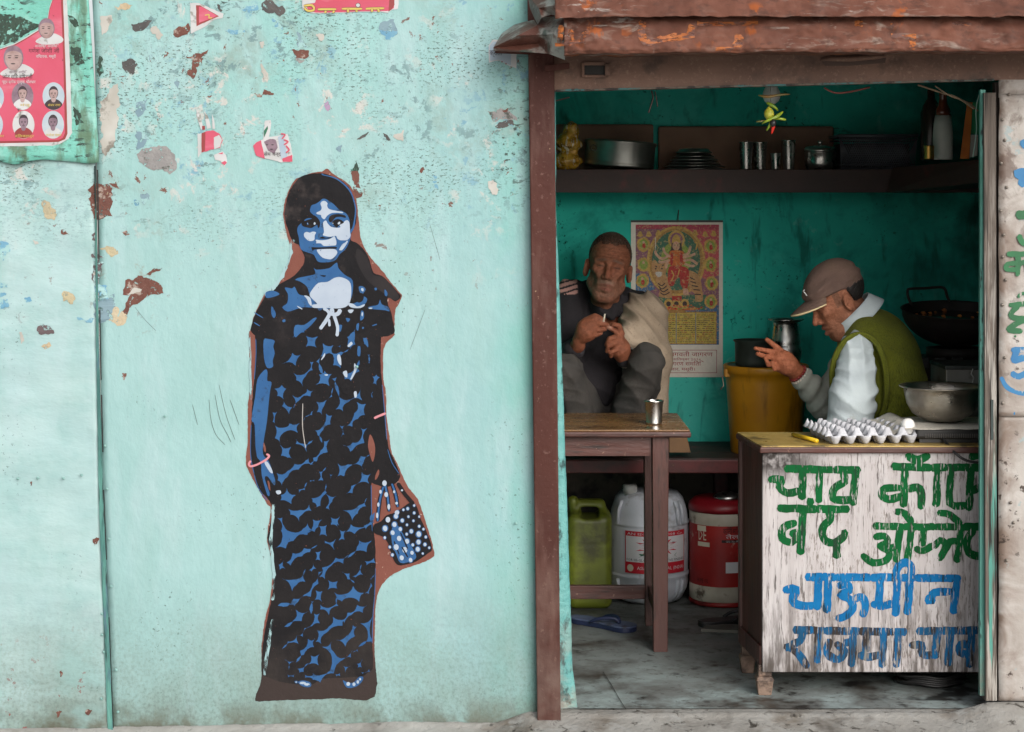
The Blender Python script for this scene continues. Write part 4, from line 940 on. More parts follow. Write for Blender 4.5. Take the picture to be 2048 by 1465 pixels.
# slot with its little box
for x0, x1, y0, y1, d0, nm in ((1163, 1169, 126, 154, -.014, 'lock_frame'), (1210, 1219, 128, 152, -.02, 'lock_frame'), (1168, 1211, 124, 131, -.012, 'lock_frame'), (1168, 1211, 150, 156, -.012, 'lock_frame')):
    MB().boxpx(x0, x1, y0, y1, d0, 0.004).build(nm, M_lint, parent=lint, bevel=0.002)
MB().boxpx(1168, 1211, 130, 151, -.003, 0.004).build('lock_slot', pm('slot black', lo(24, 18, 15)), parent=lint)
# pressed handle groove
hd = MB()
hd.tube([P(1642, 120, -.002), P(1660, 118, -.012), P(1700, 118, -.014), P(1745, 115, -.012), P(1770, 113, -.002)], [.004, .008, .009, .008, .004], 8)
hd.build('handle_rib', M_lint, parent=lint)
hd2 = MB(); hd2.flat([(1640, 120), (1660, 123), (1700, 122), (1772, 116), (1770, 126), (1700, 132), (1650, 132)], 0.0, 0, 1.5)
hd2.build('handle_recess', pm('recess', lo(88, 62, 50)), parent=lint)

# ---- awning: overlapping painted tin sheets, crumpled at the left end
M_awn = pm('brown painted tin', lo(136, 86, 68), lo(108, 66, 52), 6, 0.78, spec=0.3, metal=0.0, bump=0.5, bscale=9, bstretch=(1.5, 1, 1), rvar=0.15,
           spots=[dict(color=lo(186, 170, 158), scale=20, lo=0.52, hi=0.66, stretch=(0.5, 1, 1.5), dist=0.6, patch=(3, 0.44, 0.6), amt=0.75), dict(color=lo(84, 56, 46), scale=30, lo=0.54, hi=0.66, stretch=(0.7, 1, 1.3), amt=0.6),
                  dict(color=lo(176, 92, 40), scale=10, lo=0.56, hi=0.62, stretch=(1.2, 1, 0.6), patch=(5, 0.52, 0.58), amt=0.9),
                  dict(color=lo(70, 44, 36), scale=8, lo=0.56, hi=0.7, amt=0.7), dict(color=lo(204, 196, 188), scale=34, lo=0.60, hi=0.68, stretch=(0.3, 1, 1.6), patch=(3, 0.5, 0.62), amt=0.7, dist=0.5)])
awn = thing('tin_awning', 'rusty brown painted tin awning sheets with orange paint streaks above the doorway', 'awning')
def awn_low(u, v):
    x = 1128 + (3000 - 1128) * u
    prof = [(-10, -.21), (36, -.243), (58, -.254), (80, -.264), (100, -.272), (107, -.266), (104, -.10)]
    t = v * (len(prof) - 1); i = min(int(t), len(prof) - 2); t -= i
    yy = prof[i][0] * (1 - t) + prof[i + 1][0] * t
    dd = prof[i][1] * (1 - t) + prof[i + 1][1] * t
    s0 = S(-0.25)
    e = max(0, 1 - u * 18)
    dd += 0.011 * fbm(x * .014, yy * .03, 1.0) + 0.004 * fbm(x * .045, yy * .06, 6.0) + 0.014 * e * fbm(x * .05, yy * .05, 5)
    yy += (2.0 * fbm(x * .01, 2.2) + 2.6 * fbm(x * .035, 7.2)) * v - 11 * u * v + (0 if v < .5 else 3 * e)
    return Vector(((x - CX) * s0, dd, CAM_H - (yy - HY) * s0))
low_sheet = MB().grid(awn_low, 420, 36).build('lower_sheet', M_awn, parent=awn, solid=0.0015)
def awn_up(u, v):
    x = 1110 + (3000 - 1110) * u
    yy = -190 + (36 + 190) * v
    s0 = S(-0.26)
    dd = -0.02 - 0.27 * v ** 0.9
    e = max(0, 1 - u * 16)
    dd += 0.011 * fbm(x * .012, yy * .02, 8.0) + 0.004 * fbm(x * .05, yy * .06, 3.0) + 0.016 * e * fbm(x * .05, yy * .05, 2)
    yy += (1.6 * fbm(x * .012, 6.0) + 2.2 * fbm(x * .04, 3.0)) * v + 4 * e * v
    return Vector(((x - CX) * s0, dd, CAM_H - (yy - HY) * s0))
MB().grid(awn_up, 420, 46).build('upper_sheet', M_awn, parent=awn, solid=0.0015)
# crumpled corner flap
M_flap = pm('bent tin, worn to metal', lo(122, 78, 66), lo(96, 64, 54), 6, 0.4, metal=0.25, bump=0.6, bscale=14,
            spots=[dict(color=lo(168, 166, 160), scale=9, lo=0.5, hi=0.58), dict(color=lo(92, 98, 90), scale=7, lo=0.56, hi=0.62, off=4)])
ZE = ZM(840, 0, 3.6625)
fp = {}
for k, (x, y, d) in dict(a=(538, 352, -.16), b=(600, 250, -.10), c=(690, 186, -.07), d=(760, 165, -.09), e=(838, 150, -.12), f=(862, 190, -.17), g=(890, 128, -.12), h=(1060, 122, -.20), i=(1112, 95, -.23), j=(1100, 250, -.26), k=(1062, 330, -.25), l=(1060, 440, -.22), m=(940, 395, -.20), n=(800, 385, -.19), o=(540, 375, -.15), p=(720, 260, -.21), q=(860, 320, -.16), r=(980, 250, -.24), s=(880, 255, -.20)).items():
    X, Y = ZE([(x, y)])[0]
    fp[k] = P(X, Y, d)
tri = ['abp', 'bcp', 'cdp', 'def', 'dfp', 'fps', 'psq', 'apq', 'aqn', 'aon', 'qnm', 'qmr', 'qsr', 'fsr', 'fgr', 'ghr', 'hij', 'hjr', 'rjk', 'rkm', 'kml']
fm = MB(); keys = list(fp)
fm.add([fp[k] for k in keys], [[keys.index(c_) for c_ in t] for t in tri], 0, False)
o = fm.build('crumpled_corner', M_flap, parent=awn, solid=0.0012)
u2 = MB()
uk = {}
for k, (x, y, d) in dict(a=(790, -30, -.10), b=(805, 60, -.13), c=(835, 130, -.15), d=(862, 185, -.17), e=(890, 130, -.21), f=(960, 110, -.19), g=(1060, 125, -.235), h=(1110, 100, -.25), i=(1100, -30, -.22), j=(930, -30, -.16), k=(870, 60, -.20), l=(980, 40, -.235)).items():
    X, Y = ZE([(x, y)])[0]
    uk[k] = P(X, Y, d)
tri = ['abk', 'bck', 'cdk', 'dek', 'ekf', 'kfl', 'flg', 'glh', 'lhi', 'lij', 'ljk', 'ajk']
keys = list(uk)
u2.add([uk[k] for k in keys], [[keys.index(c_) for c_ in t] for t in tri], 0, False)
u2.build('crumpled_corner', M_flap, parent=awn, solid=0.0012)
# board the flap is nailed to
MB().hexa([P(990, 107, -.12), P(1060, 110, -.12), P(1060, 97, -.12), P(990, 95, -.12)], [P(990, 107, -.005), P(1060, 110, -.005), P(1060, 97, -.005), P(990, 95, -.005)]).build('eave_strip', M_post, parent=awn)
# orange brush marks on the lower sheet: they follow the sheet's own surface
M_or = pm('orange paint', lo(196, 112, 46), lo(170, 88, 36), 30, 0.7, holes=(60, 0.34, 0.46, (0.35, 1, 1.6)), spots=[dict(color=lo(118, 76, 64), scale=30, lo=0.5, hi=0.56, stretch=(0.5, 1, 1.5))])
ob = MB()
def on_awn(px, py):
    u = (px - 1128) / (3000 - 1128)
    lo, hi = 0.0, 0.8
    for _ in range(24):
        m_ = (lo + hi) / 2
        q = awn_low(u, m_)
        y_ = HY - (q.z - CAM_H) * FPX / (CAM_D + q.y)
        if y_ < py: lo = m_
        else: hi = m_
    return awn_low(u, lo) + Vector((0, -0.0025, 0))
Zaw = ZM(1240, 0, 2.535)
for pts, w in (([(120, 105), (112, 170), (130, 225)], 38), ([(130, 225), (240, 195), (375, 180)], 34), ([(370, 130), (345, 180)], 40), ([(390, 120), (540, 122), (700, 115)], 22), ([(600, 175), (590, 240)], 44), ([(480, 250), (580, 248)], 20), ([(1190, 120), (1230, 122)], 30), ([(1370, 182), (1495, 185)], 22), ([(1480, 190), (1475, 255)], 34), ([(1180, 258), (1250, 256)], 14), ([(1380, 112), (1375, 140)], 16), ([(1680, 118), (1780, 125)], 18), ([(-300, 130), (-310, 220)], 26), ([(-250, 150), (-240, 215)], 24), ([(-330, 230), (-180, 215)], 22), ([(-150, 140), (-190, 190)], 26)):
    Lp, Rp, a, b_ = stroke(Zaw(pts), w / 2.535 * 0.95, 4, 0.4)
    vs_ = []
    for l_, r_ in zip(Lp, Rp):
        for t in (0, .33, .66, 1): vs_.append(on_awn(l_[0] + (r_[0] - l_[0]) * t, l_[1] + (r_[1] - l_[1]) * t))
    n_ = len(Lp)
    ob.add(vs_, [(4 * i + j, 4 * i + 4 + j, 4 * i + 5 + j, 4 * i + 1 + j) for i in range(n_ - 1) for j in range(3)])
ob.build('orange_marks', M_or, parent=low_sheet, kind='stuff')

# ---- right jamb: mint strip, grey weathered timber, black seam
M_wood = pm('weathered grey timber', lo(128, 116, 106), lo(92, 82, 74), 8, 0.85, bump=0.9, bscale=40, bstretch=(1, 1, 0.05), stretch=(3, 1, 0.12),
            spots=[dict(color=lo(206, 200, 192), scale=40, lo=0.52, hi=0.6, stretch=(1.5, 1, 0.1), z=(1.75, 0.9), amt=0.8), dict(color=lo(44, 38, 34), scale=26, lo=0.54, hi=0.62, stretch=(2, 1, 0.06)),
                   dict(color=lo(96, 170, 156), scale=20, lo=0.58, hi=0.64, stretch=(1.5, 1, 0.08), z=(0.9, 0.6))])
M_strip = pm('mint painted strip', lo(112, 190, 176), lo(90, 166, 152), 10, 0.65, bump=0.6, bscale=40, bstretch=(1, 1, 0.1), stretch=(1, 1, 0.3),
             spots=[dict(color=lo(36, 60, 58), scale=24, lo=0.58, hi=0.62, stretch=(1.5, 1, 0.25)), dict(color=lo(150, 150, 136), scale=9, lo=0.45, hi=0.6, z=(0.3, 0.0)), dict(color=lo(70, 150, 130), scale=6, lo=0.45, hi=0.6, z=(1.2, 1.7))])
jamb = thing('door_jamb', 'weathered grey timber jamb with a mint strip at the right side of the doorway', 'door jamb')
def hex_strip(x0t, x1t, x0b, x1b, yt, yb, d0, d1, mb=None):
    mb = mb or MB()
    n = 14
    for i in range(n):
        ya, y2 = yt + (yb - yt) * i / n, yt + (yb - yt) * (i + 1) / n
        f = lambda t, y, s_: (x0t + (x0b - x0t) * t if s_ == 0 else x1t + (x1b - x1t) * t) + 0.5 * fbm(y * .02, s_ * 5 + 1)
        ta, tb = i / n, (i + 1) / n
        a = [P(f(tb, y2, 0), y2, d0), P(f(tb, y2, 1), y2, d0), P(f(ta, ya, 1), ya, d0), P(f(ta, ya, 0), ya, d0)]
        b2 = [Vector((p.x, d1, p.z)) for p in a]
        fs = [(0, 1, 2, 3), (7, 6, 5, 4), (1, 5, 6, 2), (3, 7, 4, 0)]
        if i == 0: fs.append((2, 6, 7, 3))
        if i == n - 1: fs.append((0, 4, 5, 1))
        mb.add(a + b2, fs)
    return mb
hex_strip(1961, 1971, 1960, 1974, 180, 1392, 0.012, 0.03).build('mint_strip', M_strip, parent=jamb)
hex_strip(1968, 1992, 1971, 1994, 186, 1402, 0.0, 0.055).build('timber', M_wood, parent=jamb)
hex_strip(1968, 1975, 1972, 1979, 186, 1402, -0.006, 0.0).build('timber_ridge', M_wood, parent=jamb)
hex_strip(1990, 1999, 1992, 2001, 165, 1400, 0.02, 0.05).build('dark_seam', pm('dark seam', lo(46, 38, 34), lo(70, 56, 48), 10, 0.8), parent=jamb)
MB().boxpx(1982, 1987, 800, 880, -0.004, 0.004).build('slot', pm('jamb slot', lo(40, 60, 58)), parent=jamb)

M_tin = pm('white painted tin', lo(214, 208, 202), lo(192, 184, 176), 4, 0.55, bump=0.3, bscale=20, rvar=0.12,
           spots=[dict(color=lo(128, 100, 82), scale=7, lo=0.40, hi=0.62, x=(1.56, 1.43), amt=0.9, dist=0.6), dict(color=lo(96, 70, 56), scale=12, lo=0.5, hi=0.62, z=(1.0, 1.5), amt=0.7, dist=0.6), dict(color=lo(70, 52, 42), scale=30, lo=0.6, hi=0.66, patch=(4, 0.45, 0.6)),
                  dict(color=lo(140, 116, 98), scale=9, lo=0.5, hi=0.66, z=(0.3, 0.05), amt=0.7), dict(color=lo(176, 190, 190), scale=14, lo=0.62, hi=0.66)])
tin = thing('tin_sign', 'white painted tin panel with blue and green lettering at the right edge', 'sign panel')
def tinfn(y0, y1, dd):
    def fn(u, v):
        x = 1997 + (3400 - 1997) * u + (1.5 * fbm(v * 9, dd * 90) if u == 0 else 0) + 6 * v * 0
        y = y1 + (y0 - y1) * v
        p = P(x, y, 0)
        return (p.x, dd + 0.004 * fbm(p.x * 6, p.z * 5, 1 + dd * 50, 3), p.z)
    return fn
MB().grid(tinfn(-700, 196, 0.002), 90, 50).build('top_sheet', M_tin, parent=tin, solid=0.002)
tin_up = MB().grid(tinfn(190, 833, -0.006), 90, 60).build('upper_sheet', M_tin, parent=tin, solid=0.002)
MB().grid(tinfn(832, 1402, -0.002), 90, 60).build('lower_sheet', M_tin, parent=tin, solid=0.002)
rv1 = None
for i, (x, y) in enumerate(((2003, 240), (2008, 281), (2001, 327), (2012, 375), (2000, 422), (2006, 470), (2004, 514), (2010, 560), (2003, 610), (2008, 715), (2004, 806), (2020, 1005), (2026, 1045), (2012, 1120), (2016, 190))):
    if rv1 is None:
        rv1 = MB().lathe([(0.005, 0), (0.0046, 0.002), (0.0028, 0.0035), (0, 0.004)], (0, 0, 0), 10, M=Matrix.Rotation(R(90), 3, 'X').to_4x4()).build('rivet', pm('rivet tin', lo(150, 140, 130), rough=0.4, metal=0.5), parent=tin_up)
        o = rv1
    else:
        o = rv1.copy(); col.objects.link(o)
    p = P(x, y, 0); o.location = (p.x, -0.008, p.z)
M_bl = pm('blue lettering paint', lo(46, 140, 196), lo(34, 122, 182), 12, 0.6, spots=[dict(color=lo(200, 196, 190), scale=40, lo=0.6, hi=0.66, stretch=(1.5, 1, 0.6))])
M_gr = pm('green lettering paint', lo(18, 124, 68), lo(12, 104, 56), 12, 0.6, spots=[dict(color=lo(190, 186, 178), scale=40, lo=0.62, hi=0.68, stretch=(2, 1, 0.4))])
Zp = ZM(1900, 140, 1.98)
LVT = 8.0
for group_ in (
    [(0, [(283, 285), (320, 310)], 34)], [(0, [(262, 420), (285, 410), (320, 420)], 44), (0, [(275, 450), (300, 440)], 36)], [(1, [(265, 575), (320, 572)], 34)], [(1, [(275, 655), (290, 685), (330, 690)], 22)],
    [(1, [(228, 730), (330, 728)], 22), (1, [(270, 730), (268, 815)], 22), (1, [(262, 765), (228, 770), (225, 790), (262, 790)], 20), (1, [(275, 770), (300, 765), (310, 800)], 20)],
    [(1, [(270, 900), (290, 885), (320, 895)], 14), (1, [(236, 932), (330, 925)], 20), (1, [(270, 935), (240, 970), (270, 985), (290, 990), (250, 1015), (235, 1030), (285, 1035)], 22), (1, [(258, 1052), (260, 1058)], 9)],
    [(0, [(245, 1110), (330, 1108)], 22), (0, [(262, 1115), (255, 1150), (290, 1140), (330, 1135)], 26)], [(0, [(245, 1200), (275, 1215), (320, 1190)], 24)], [(0, [(203, 1218), (225, 1255), (265, 1278), (320, 1285)], 18)], [(0, [(256, 1356), (254, 1366)], 6)]):
    lt = MB()
    for mi, pts, w in group_:
        add_stroke(lt, Zp(pts), w / 1.98, 0.0, mi, LVT, jit=0.15)
    lt.build('letter', [M_bl, M_gr], parent=tin)

# ------------------------------------------------------------------ implicit surfaces -> one continuous mesh
def A3(v): return np.array(v, dtype=np.float64)
def sph(p, c, r): return np.linalg.norm(p - A3(c), axis=1) - r
def elp(p, c, r, rot=None):
    q = p - A3(c)
    if rot is not None: q = q @ rot          # rot: 3x3, columns are the local axes
    r = A3(r)
    k0 = np.linalg.norm(q / r, axis=1); k1 = np.linalg.norm(q / (r * r), axis=1) + 1e-9
    return k0 * (k0 - 1.0) / k1
def cap(p, a, b, r1, r2=None):
    a, b = A3(a), A3(b)
    r2 = r1 if r2 is None else r2
    ab = b - a
    t = np.clip(((p - a) @ ab) / (ab @ ab + 1e-12), 0, 1)
    return np.linalg.norm(p - a - t[:, None] * ab, axis=1) - (r1 + (r2 - r1) * t)
def rbx(p, c, half, r, rot=None):
    q = p - A3(c)
    if rot is not None: q = q @ rot
    q = np.abs(q) - (A3(half) - r)
    return np.linalg.norm(np.maximum(q, 0), axis=1) + np.minimum(q.max(axis=1), 0) - r
def smin(a, b, k):
    h = np.maximum(k - np.abs(a - b), 0) / k
    return np.minimum(a, b) - h * h * k * 0.25
def smax(a, b, k): return -smin(-a, -b, k)
def chain(p, pts, rs, k=0.0):
    d = None
    for i in range(len(pts) - 1):
        e = cap(p, pts[i], pts[i + 1], rs[i], rs[i + 1])
        d = e if d is None else (np.minimum(d, e) if k == 0 else smin(d, e, k))
    return d
def rotm(ax=0, ay=0, az=0):
    return np.array(Matrix.Rotation(R(az), 3, 'Z') @ Matrix.Rotation(R(ay), 3, 'Y') @ Matrix.Rotation(R(ax), 3, 'X'))
def sdf_mesh(name, fn, lo_, hi_, h, mat, parent=None, colfn=None, kind=None, coarse=5, refine=2):
    """surface nets of fn(points) = 0, evaluated only near the surface"""
    lo_, hi_ = A3(lo_), A3(hi_)
    n = np.ceil((hi_ - lo_) / h).astype(int) + 1
    nc = np.ceil(n / coarse).astype(int) + 2
    H = h * coarse
    gx, gy, gz = (lo_[i] + H * np.arange(nc[i]) for i in range(3))
    pc = np.stack(np.meshgrid(gx, gy, gz, indexing='ij'), -1).reshape(-1, 3)
    fc = fn(pc).reshape(nc)
    near = np.abs(fc) < H * 1.9
    full = np.repeat(np.repeat(np.repeat(fc, coarse, 0), coarse, 1), coarse, 2)[:n[0], :n[1], :n[2]].copy()
    # a fine node belongs to the block of its lower coarse node; take that block and its neighbours
    blk = near.copy()
    for ax in range(3):
        blk |= np.roll(near, -1, ax) | np.roll(near, 1, ax)
    mask = np.repeat(np.repeat(np.repeat(blk, coarse, 0), coarse, 1), coarse, 2)[:n[0], :n[1], :n[2]]
    idx = np.argwhere(mask)
    full[mask] = fn(lo_ + idx * h)
    s = full < 0
    corners = [(i, j, k) for i in (0, 1) for j in (0, 1) for k in (0, 1)]
    cnt = sum(s[i:n[0] - 1 + i, j:n[1] - 1 + j, k:n[2] - 1 + k].astype(np.int8) for i, j, k in corners)
    act = (cnt > 0) & (cnt < 8)
    cid = -np.ones(act.shape, dtype=np.int64)
    cells = np.argwhere(act)
    cid[act] = np.arange(len(cells))
    acc = np.zeros((len(cells), 3)); num = np.zeros(len(cells))
    for a in range(8):
        for b in range(a + 1, 8):
            ca, cb = np.array(corners[a]), np.array(corners[b])
            if np.abs(ca - cb).sum() != 1: continue
            va = full[tuple((cells + ca).T)]; vb = full[tuple((cells + cb).T)]
            m = (va < 0) != (vb < 0)
            t = np.where(m, va / np.where(m, va - vb, 1), 0)
            acc += np.where(m[:, None], ca + t[:, None] * (cb - ca), 0); num += m
    V = lo_ + (cells + acc / num[:, None]) * h
    quads = []
    for ax in range(3):
        o1, o2 = [(1, 2), (2, 0), (0, 1)][ax]
        sl = [slice(None)] * 3
        s0 = s.take(range(n[ax] - 1), ax); s1 = s.take(range(1, n[ax]), ax)
        e = np.argwhere(s0 != s1)
        e = e[(e[:, o1] > 0) & (e[:, o2] > 0) & (e[:, o1] < n[o1] - 1) & (e[:, o2] < n[o2] - 1)]
        if len(e) == 0: continue
        u = np.zeros(3, int); u[o1] = 1
        w = np.zeros(3, int); w[o2] = 1
        g4 = lambda q: cid[q[:, 0], q[:, 1], q[:, 2]]
        Q = np.stack([g4(e - u - w), g4(e - w), g4(e), g4(e - u)], 1)
        inside = s0[e[:, 0], e[:, 1], e[:, 2]]
        Q[~inside] = Q[~inside][:, ::-1]
        quads.append(Q[(Q >= 0).all(1)])
    quads = np.concatenate(quads).tolist()
    for _ in range(refine):
        f0 = fn(V); e_ = h * 0.2
        g_ = np.stack([(fn(V + d_) - f0) / e_ for d_ in np.eye(3) * e_], 1)
        V = V - np.clip(f0 / (np.sum(g_ * g_, 1) + 1e-6), -h * .5, h * .5)[:, None] * g_
    me = bpy.data.meshes.new(name)
    me.from_pydata(V.tolist(), [], quads)
    me.polygons.foreach_set('use_smooth', [True] * len(me.polygons))
    if colfn is not None:
        at = me.color_attributes.new('Col', 'FLOAT_COLOR', 'POINT')
        c_ = np.ones((len(V), 4)); c_[:, :3] = colfn(V)
        at.data.foreach_set('color', c_.ravel())
    me.materials.append(mat)
    me.update()
    o = bpy.data.objects.new(name, me)
    col.objects.link(o)
    if parent: setparent(o, parent)
    if kind: o['kind'] = kind
    return o
def vnoise(p, sc, seed=0.0):
    """cheap smooth noise on point arrays"""
    q = p * sc + seed
    return (np.sin(q[:, 0] * 1.7 + 1.3 * np.sin(q[:, 1] * 1.1 + seed)) + np.sin(q[:, 1] * 1.9 + 1.1 * np.sin(q[:, 2] * 1.3 + 2)) + np.sin(q[:, 2] * 2.1 + 1.2 * np.sin(q[:, 0] * 0.9 + 4))) / 3

# ------------------------------------------------------------------ interior materials
M_brw = pm('dark red brown gloss wood', lin(82, 46, 39), lin(62, 35, 30), 6, 0.45, bump=0.35, bscale=30, bstretch=(0.2, 1, 1), stretch=(0.4, 1, 2),
           spots=[dict(color=lin(40, 24, 20), scale=14, lo=0.55, hi=0.66, stretch=(0.3, 1, 2)), dict(color=lin(130, 100, 86), scale=40, lo=0.64, hi=0.68)])
M_brwv = pm('dark red brown legs', lin(80, 45, 38), lin(62, 37, 32), 6, 0.45, bump=0.35, bscale=30, bstretch=(1, 1, 0.2), stretch=(2, 2, 0.3),
            spots=[dict(color=lin(40, 26, 22), scale=14, lo=0.55, hi=0.66, stretch=(2, 2, 0.3))])
M_shelf = pm('sooty maroon shelf', lin(58, 36, 32), lin(44, 28, 26), 5, 0.6, bump=0.2, bscale=20, spots=[dict(color=lin(84, 36, 36), scale=7, lo=0.55, hi=0.68)])
M_board = pm('brown backing board', lin(150, 118, 98), lin(128, 100, 84), 5, 0.75, bump=0.2, bscale=24)
M_steel = pm('stainless steel', lin(206, 204, 200), lin(186, 184, 180), 6, 0.3, metal=1.0, rvar=0.1)
M_steelw = pm('worn brushed steel', lin(186, 180, 170), lin(150, 142, 130), 9, 0.36, metal=1.0, rvar=0.12, bump=0.15, bscale=50, bstretch=(1, 1, 3), spots=[dict(color=lin(120, 100, 82), scale=9, lo=0.56, hi=0.7, amt=0.7)])
M_alu = pm('blackened aluminium', lin(84, 88, 84), lin(52, 56, 54), 9, 0.45, metal=0.8, rvar=0.1)
M_iron = pm('sooty iron', lin(44, 34, 30), lin(26, 22, 20), 9, 0.65, metal=0.3, bump=0.4, bscale=40)
M_ytop = pm('ochre laminate', lin(176, 150, 84), lin(150, 124, 66), 5, 0.35, bump=0.1, spots=[dict(color=lin(90, 74, 44), scale=12, lo=0.55, hi=0.66)], rvar=0.1)
M_ttop = pm('brown table top', lin(134, 100, 62), lin(106, 78, 50), 4, 0.28, bump=0.1, rvar=0.12, spots=[dict(color=lin(70, 52, 36), scale=10, lo=0.54, hi=0.66)])
M_black = pm('black plastic', lin(34, 33, 33), lin(26, 25, 25), 10, 0.45)

# ------------------------------------------------------------------ shelf along the back wall
SZ = 1.620
shelf = thing('wall_shelf', 'dark maroon wooden shelf along the turquoise back wall', 'shelf')
MB().box(RX0 + .002, RX1 - .002, 1.50, 1.798, SZ - 0.03, SZ).build('shelf_board', M_shelf, parent=shelf, bevel=0.003)
MB().box(RX0 + .002, RX1 - .004, 1.488, 1.500, SZ - 0.086, SZ + .001).build('fascia', M_shelf, parent=shelf, bevel=0.002)
cs = thing('corner_shelf', 'small dark shelf in the right corner holding the white bottle', 'shelf')
a0, a1 = P(1772, 386, 1.46), P(1975, 364, 1.0)
a2, a3 = P(1785, 336, 1.46), P(1975, 318, 1.0)
MB().hexa([a0, a1, a3, a2], [a0 + Vector((.3, .3, 0)), a1 + Vector((.3, .3, 0)), a3 + Vector((.3, .3, 0)), a2 + Vector((.3, .3, 0))]).build('fascia_board', M_shelf, parent=cs, bevel=0.002)
CZ = a3.z
bb = MB(); bb.boxpx(1090, 1307, 249, 345, 1.775, 1.797)
bb.build('backing_board', M_board, label='left brown board leaning behind the big steel tub on the shelf', cat='board', group='boards behind the shelf', bevel=0.008)
bb = MB(); bb.boxpx(1317, 1668, 253, 345, 1.770, 1.795)
bb.build('backing_board', M_board, label='right brown board leaning behind the plates and tumblers on the shelf', cat='board', group='boards behind the shelf', bevel=0.008)

def bagfn(c, rx, rz):
    def fn(p):
        d = elp(p, c, (rx, rx * .8, rz))
        d = smin(d, cap(p, c + Vector((0, 0, rz * .8)), c + Vector((.012, 0, rz * 1.45)), .014, .03), .03)
        return d + 0.004 * vnoise(p, 90) + .002 * vnoise(p, 190, 3)
    return fn
M_bag = pm('clear plastic bag of yellow snacks', lin(214, 168, 60), lin(170, 124, 34), 40, 0.25, bump=0.9, bscale=60, coat=0.6,
           spots=[dict(color=lin(214, 206, 176), scale=40, lo=0.56, hi=0.62, stretch=(2, 1, 0.5)), dict(color=lin(110, 74, 20), scale=50, lo=0.56, hi=0.64)])
for k, (x, y, rx, rz, lab) in enumerate(((1134, 316, .056, .036, 'lower yellow snack bag lying on the shelf by the post'), (1136, 288, .052, .038, 'upper knotted yellow snack bag on top of the other bag'))):
    c = P(x, y, 1.60)
    if k == 0: c.z = SZ + .035
    o = sdf_mesh('snack_bag', bagfn(c, rx, rz), c - Vector((.1, .08, .06)), c + Vector((.1, .08, .1)), .006, M_bag)
    tag(o, lab, 'snack bag', 'snack bags on the shelf')
def lat(name, label, cat, prof, c, mat, group=None, seg=40, M=None, parent=None, solid=0.0):
    return MB().lathe(prof, c, seg, M=M).build(name, mat, parent=parent, label=label, cat=cat, group=group, solid=solid)
sS = S(1.62)
def on_shelf(px, d=1.62):
    p = P(px, 340, d); p.z = SZ; return p
# big tub lying a little tilted
tub = thing('steel_tub', 'large round steel tub with a ring handle on the shelf', 'tub')
tm = Matrix.Rotation(R(4), 4, 'Y')
c = on_shelf(1238, 1.64); c.z += .010
MB().lathe([(0, .0), (.128, .0), (.133, .004), (.134, .012), (.131, .016), (.133, .022), (.134, .085), (.139, .092), (.139, .1), (.131, .102), (.128, .096), (.126, .02), (0, .015)], c, 48, M=tm).build('tub_body', pm('dull dark steel', lin(176, 176, 172), lin(150, 150, 146), 6, 0.42, metal=1.0, rvar=0.1), parent=tub)
p = P(1187, 296, 1.51)
MB().tube([p + Vector((.011 * math.cos(t), -.004 * 1, .011 * math.sin(t))) for t in [i * math.pi / 8 for i in range(17)]], .0025, 6).build('ring_handle', M_alu, parent=tub)
# stack of plates, each its own
M_plate = pm('dark steel plate', lin(186, 186, 184), lin(160, 160, 158), 6, 0.38, metal=1.0, rvar=0.08)
zz = SZ + .002
PL = [(.122, .010, 'widest bottom steel plate'), (.118, .010, 'second lowest steel plate'), (.100, .011, 'third steel plate from the bottom'), (.092, .011, 'fourth steel plate from the bottom'), (.078, .014, 'second highest steel plate'), (.070, .016, 'top small steel plate')]
for r, h_, lab in PL:
    MB().lathe([(0, h_), (r * .72, h_), (r * .8, h_ * .9), (r * .93, h_ * .15), (r, 0.0), (r * 1.0, .0022), (r * .94, h_ * .3), (0, h_ * .6)][::-1], on_shelf(1388) + Vector((0, 0, zz - SZ)), 40).build('steel_plate', M_plate, label=lab + ' of the upturned stack on the shelf', cat='plate', group='stack of plates on the shelf')
    zz += h_ + .0015
def tumbler(label, px, w, h, d, tilt=0.0):
    r1, r0 = w / 2, w / 2 * .8
    return lat('steel_tumbler', label, 'tumbler', [(0, .002), (r0 * .9, .002), (r0, 0), (r0 * 1.01, .004), (r1, h - .003), (r1 * 1.06, h - .001), (r1 * 1.05, h + .002), (r1 * .96, h), (r0 * .93, .006), (0, .006)], on_shelf(px, d), M_steel, 'tumblers on the shelf', 28)
tumbler('tall steel tumbler at the left of the shelf group', 1492, .052, .105, 1.58)
tumbler('tall wide steel tumbler, second from the left on the shelf', 1520, .054, .105, 1.60)
tumbler('short steel tumbler in front of the others on the shelf', 1551, .038, .062, 1.56)
tumbler('tallest slim steel tumbler, right of the shelf group', 1577, .052, .112, 1.60)
box_ = thing('lidded_container', 'round lidded steel container right of the tumblers on the shelf', 'container')
cc = on_shelf(1640, 1.60)
MB().lathe([(0, 0), (.048, 0), (.052, .008), (.055, .016), (.058, .024), (.058, .07), (.055, .074), (0, .074)], cc, 36).build('container_body', M_steel, parent=box_)
lid_ = MB().lathe([(.061, .074), (.062, .08), (.055, .088), (.02, .094), (0, .095)], cc, 36, M=Matrix.Rotation(R(5), 4, 'X')).build('lid', M_steel, parent=box_)
MB().lathe([(.006, .092), (.007, .1), (.012, .106), (.008, .112), (0, .113)], cc, 16).build('lid_knob', M_steel, parent=lid_)
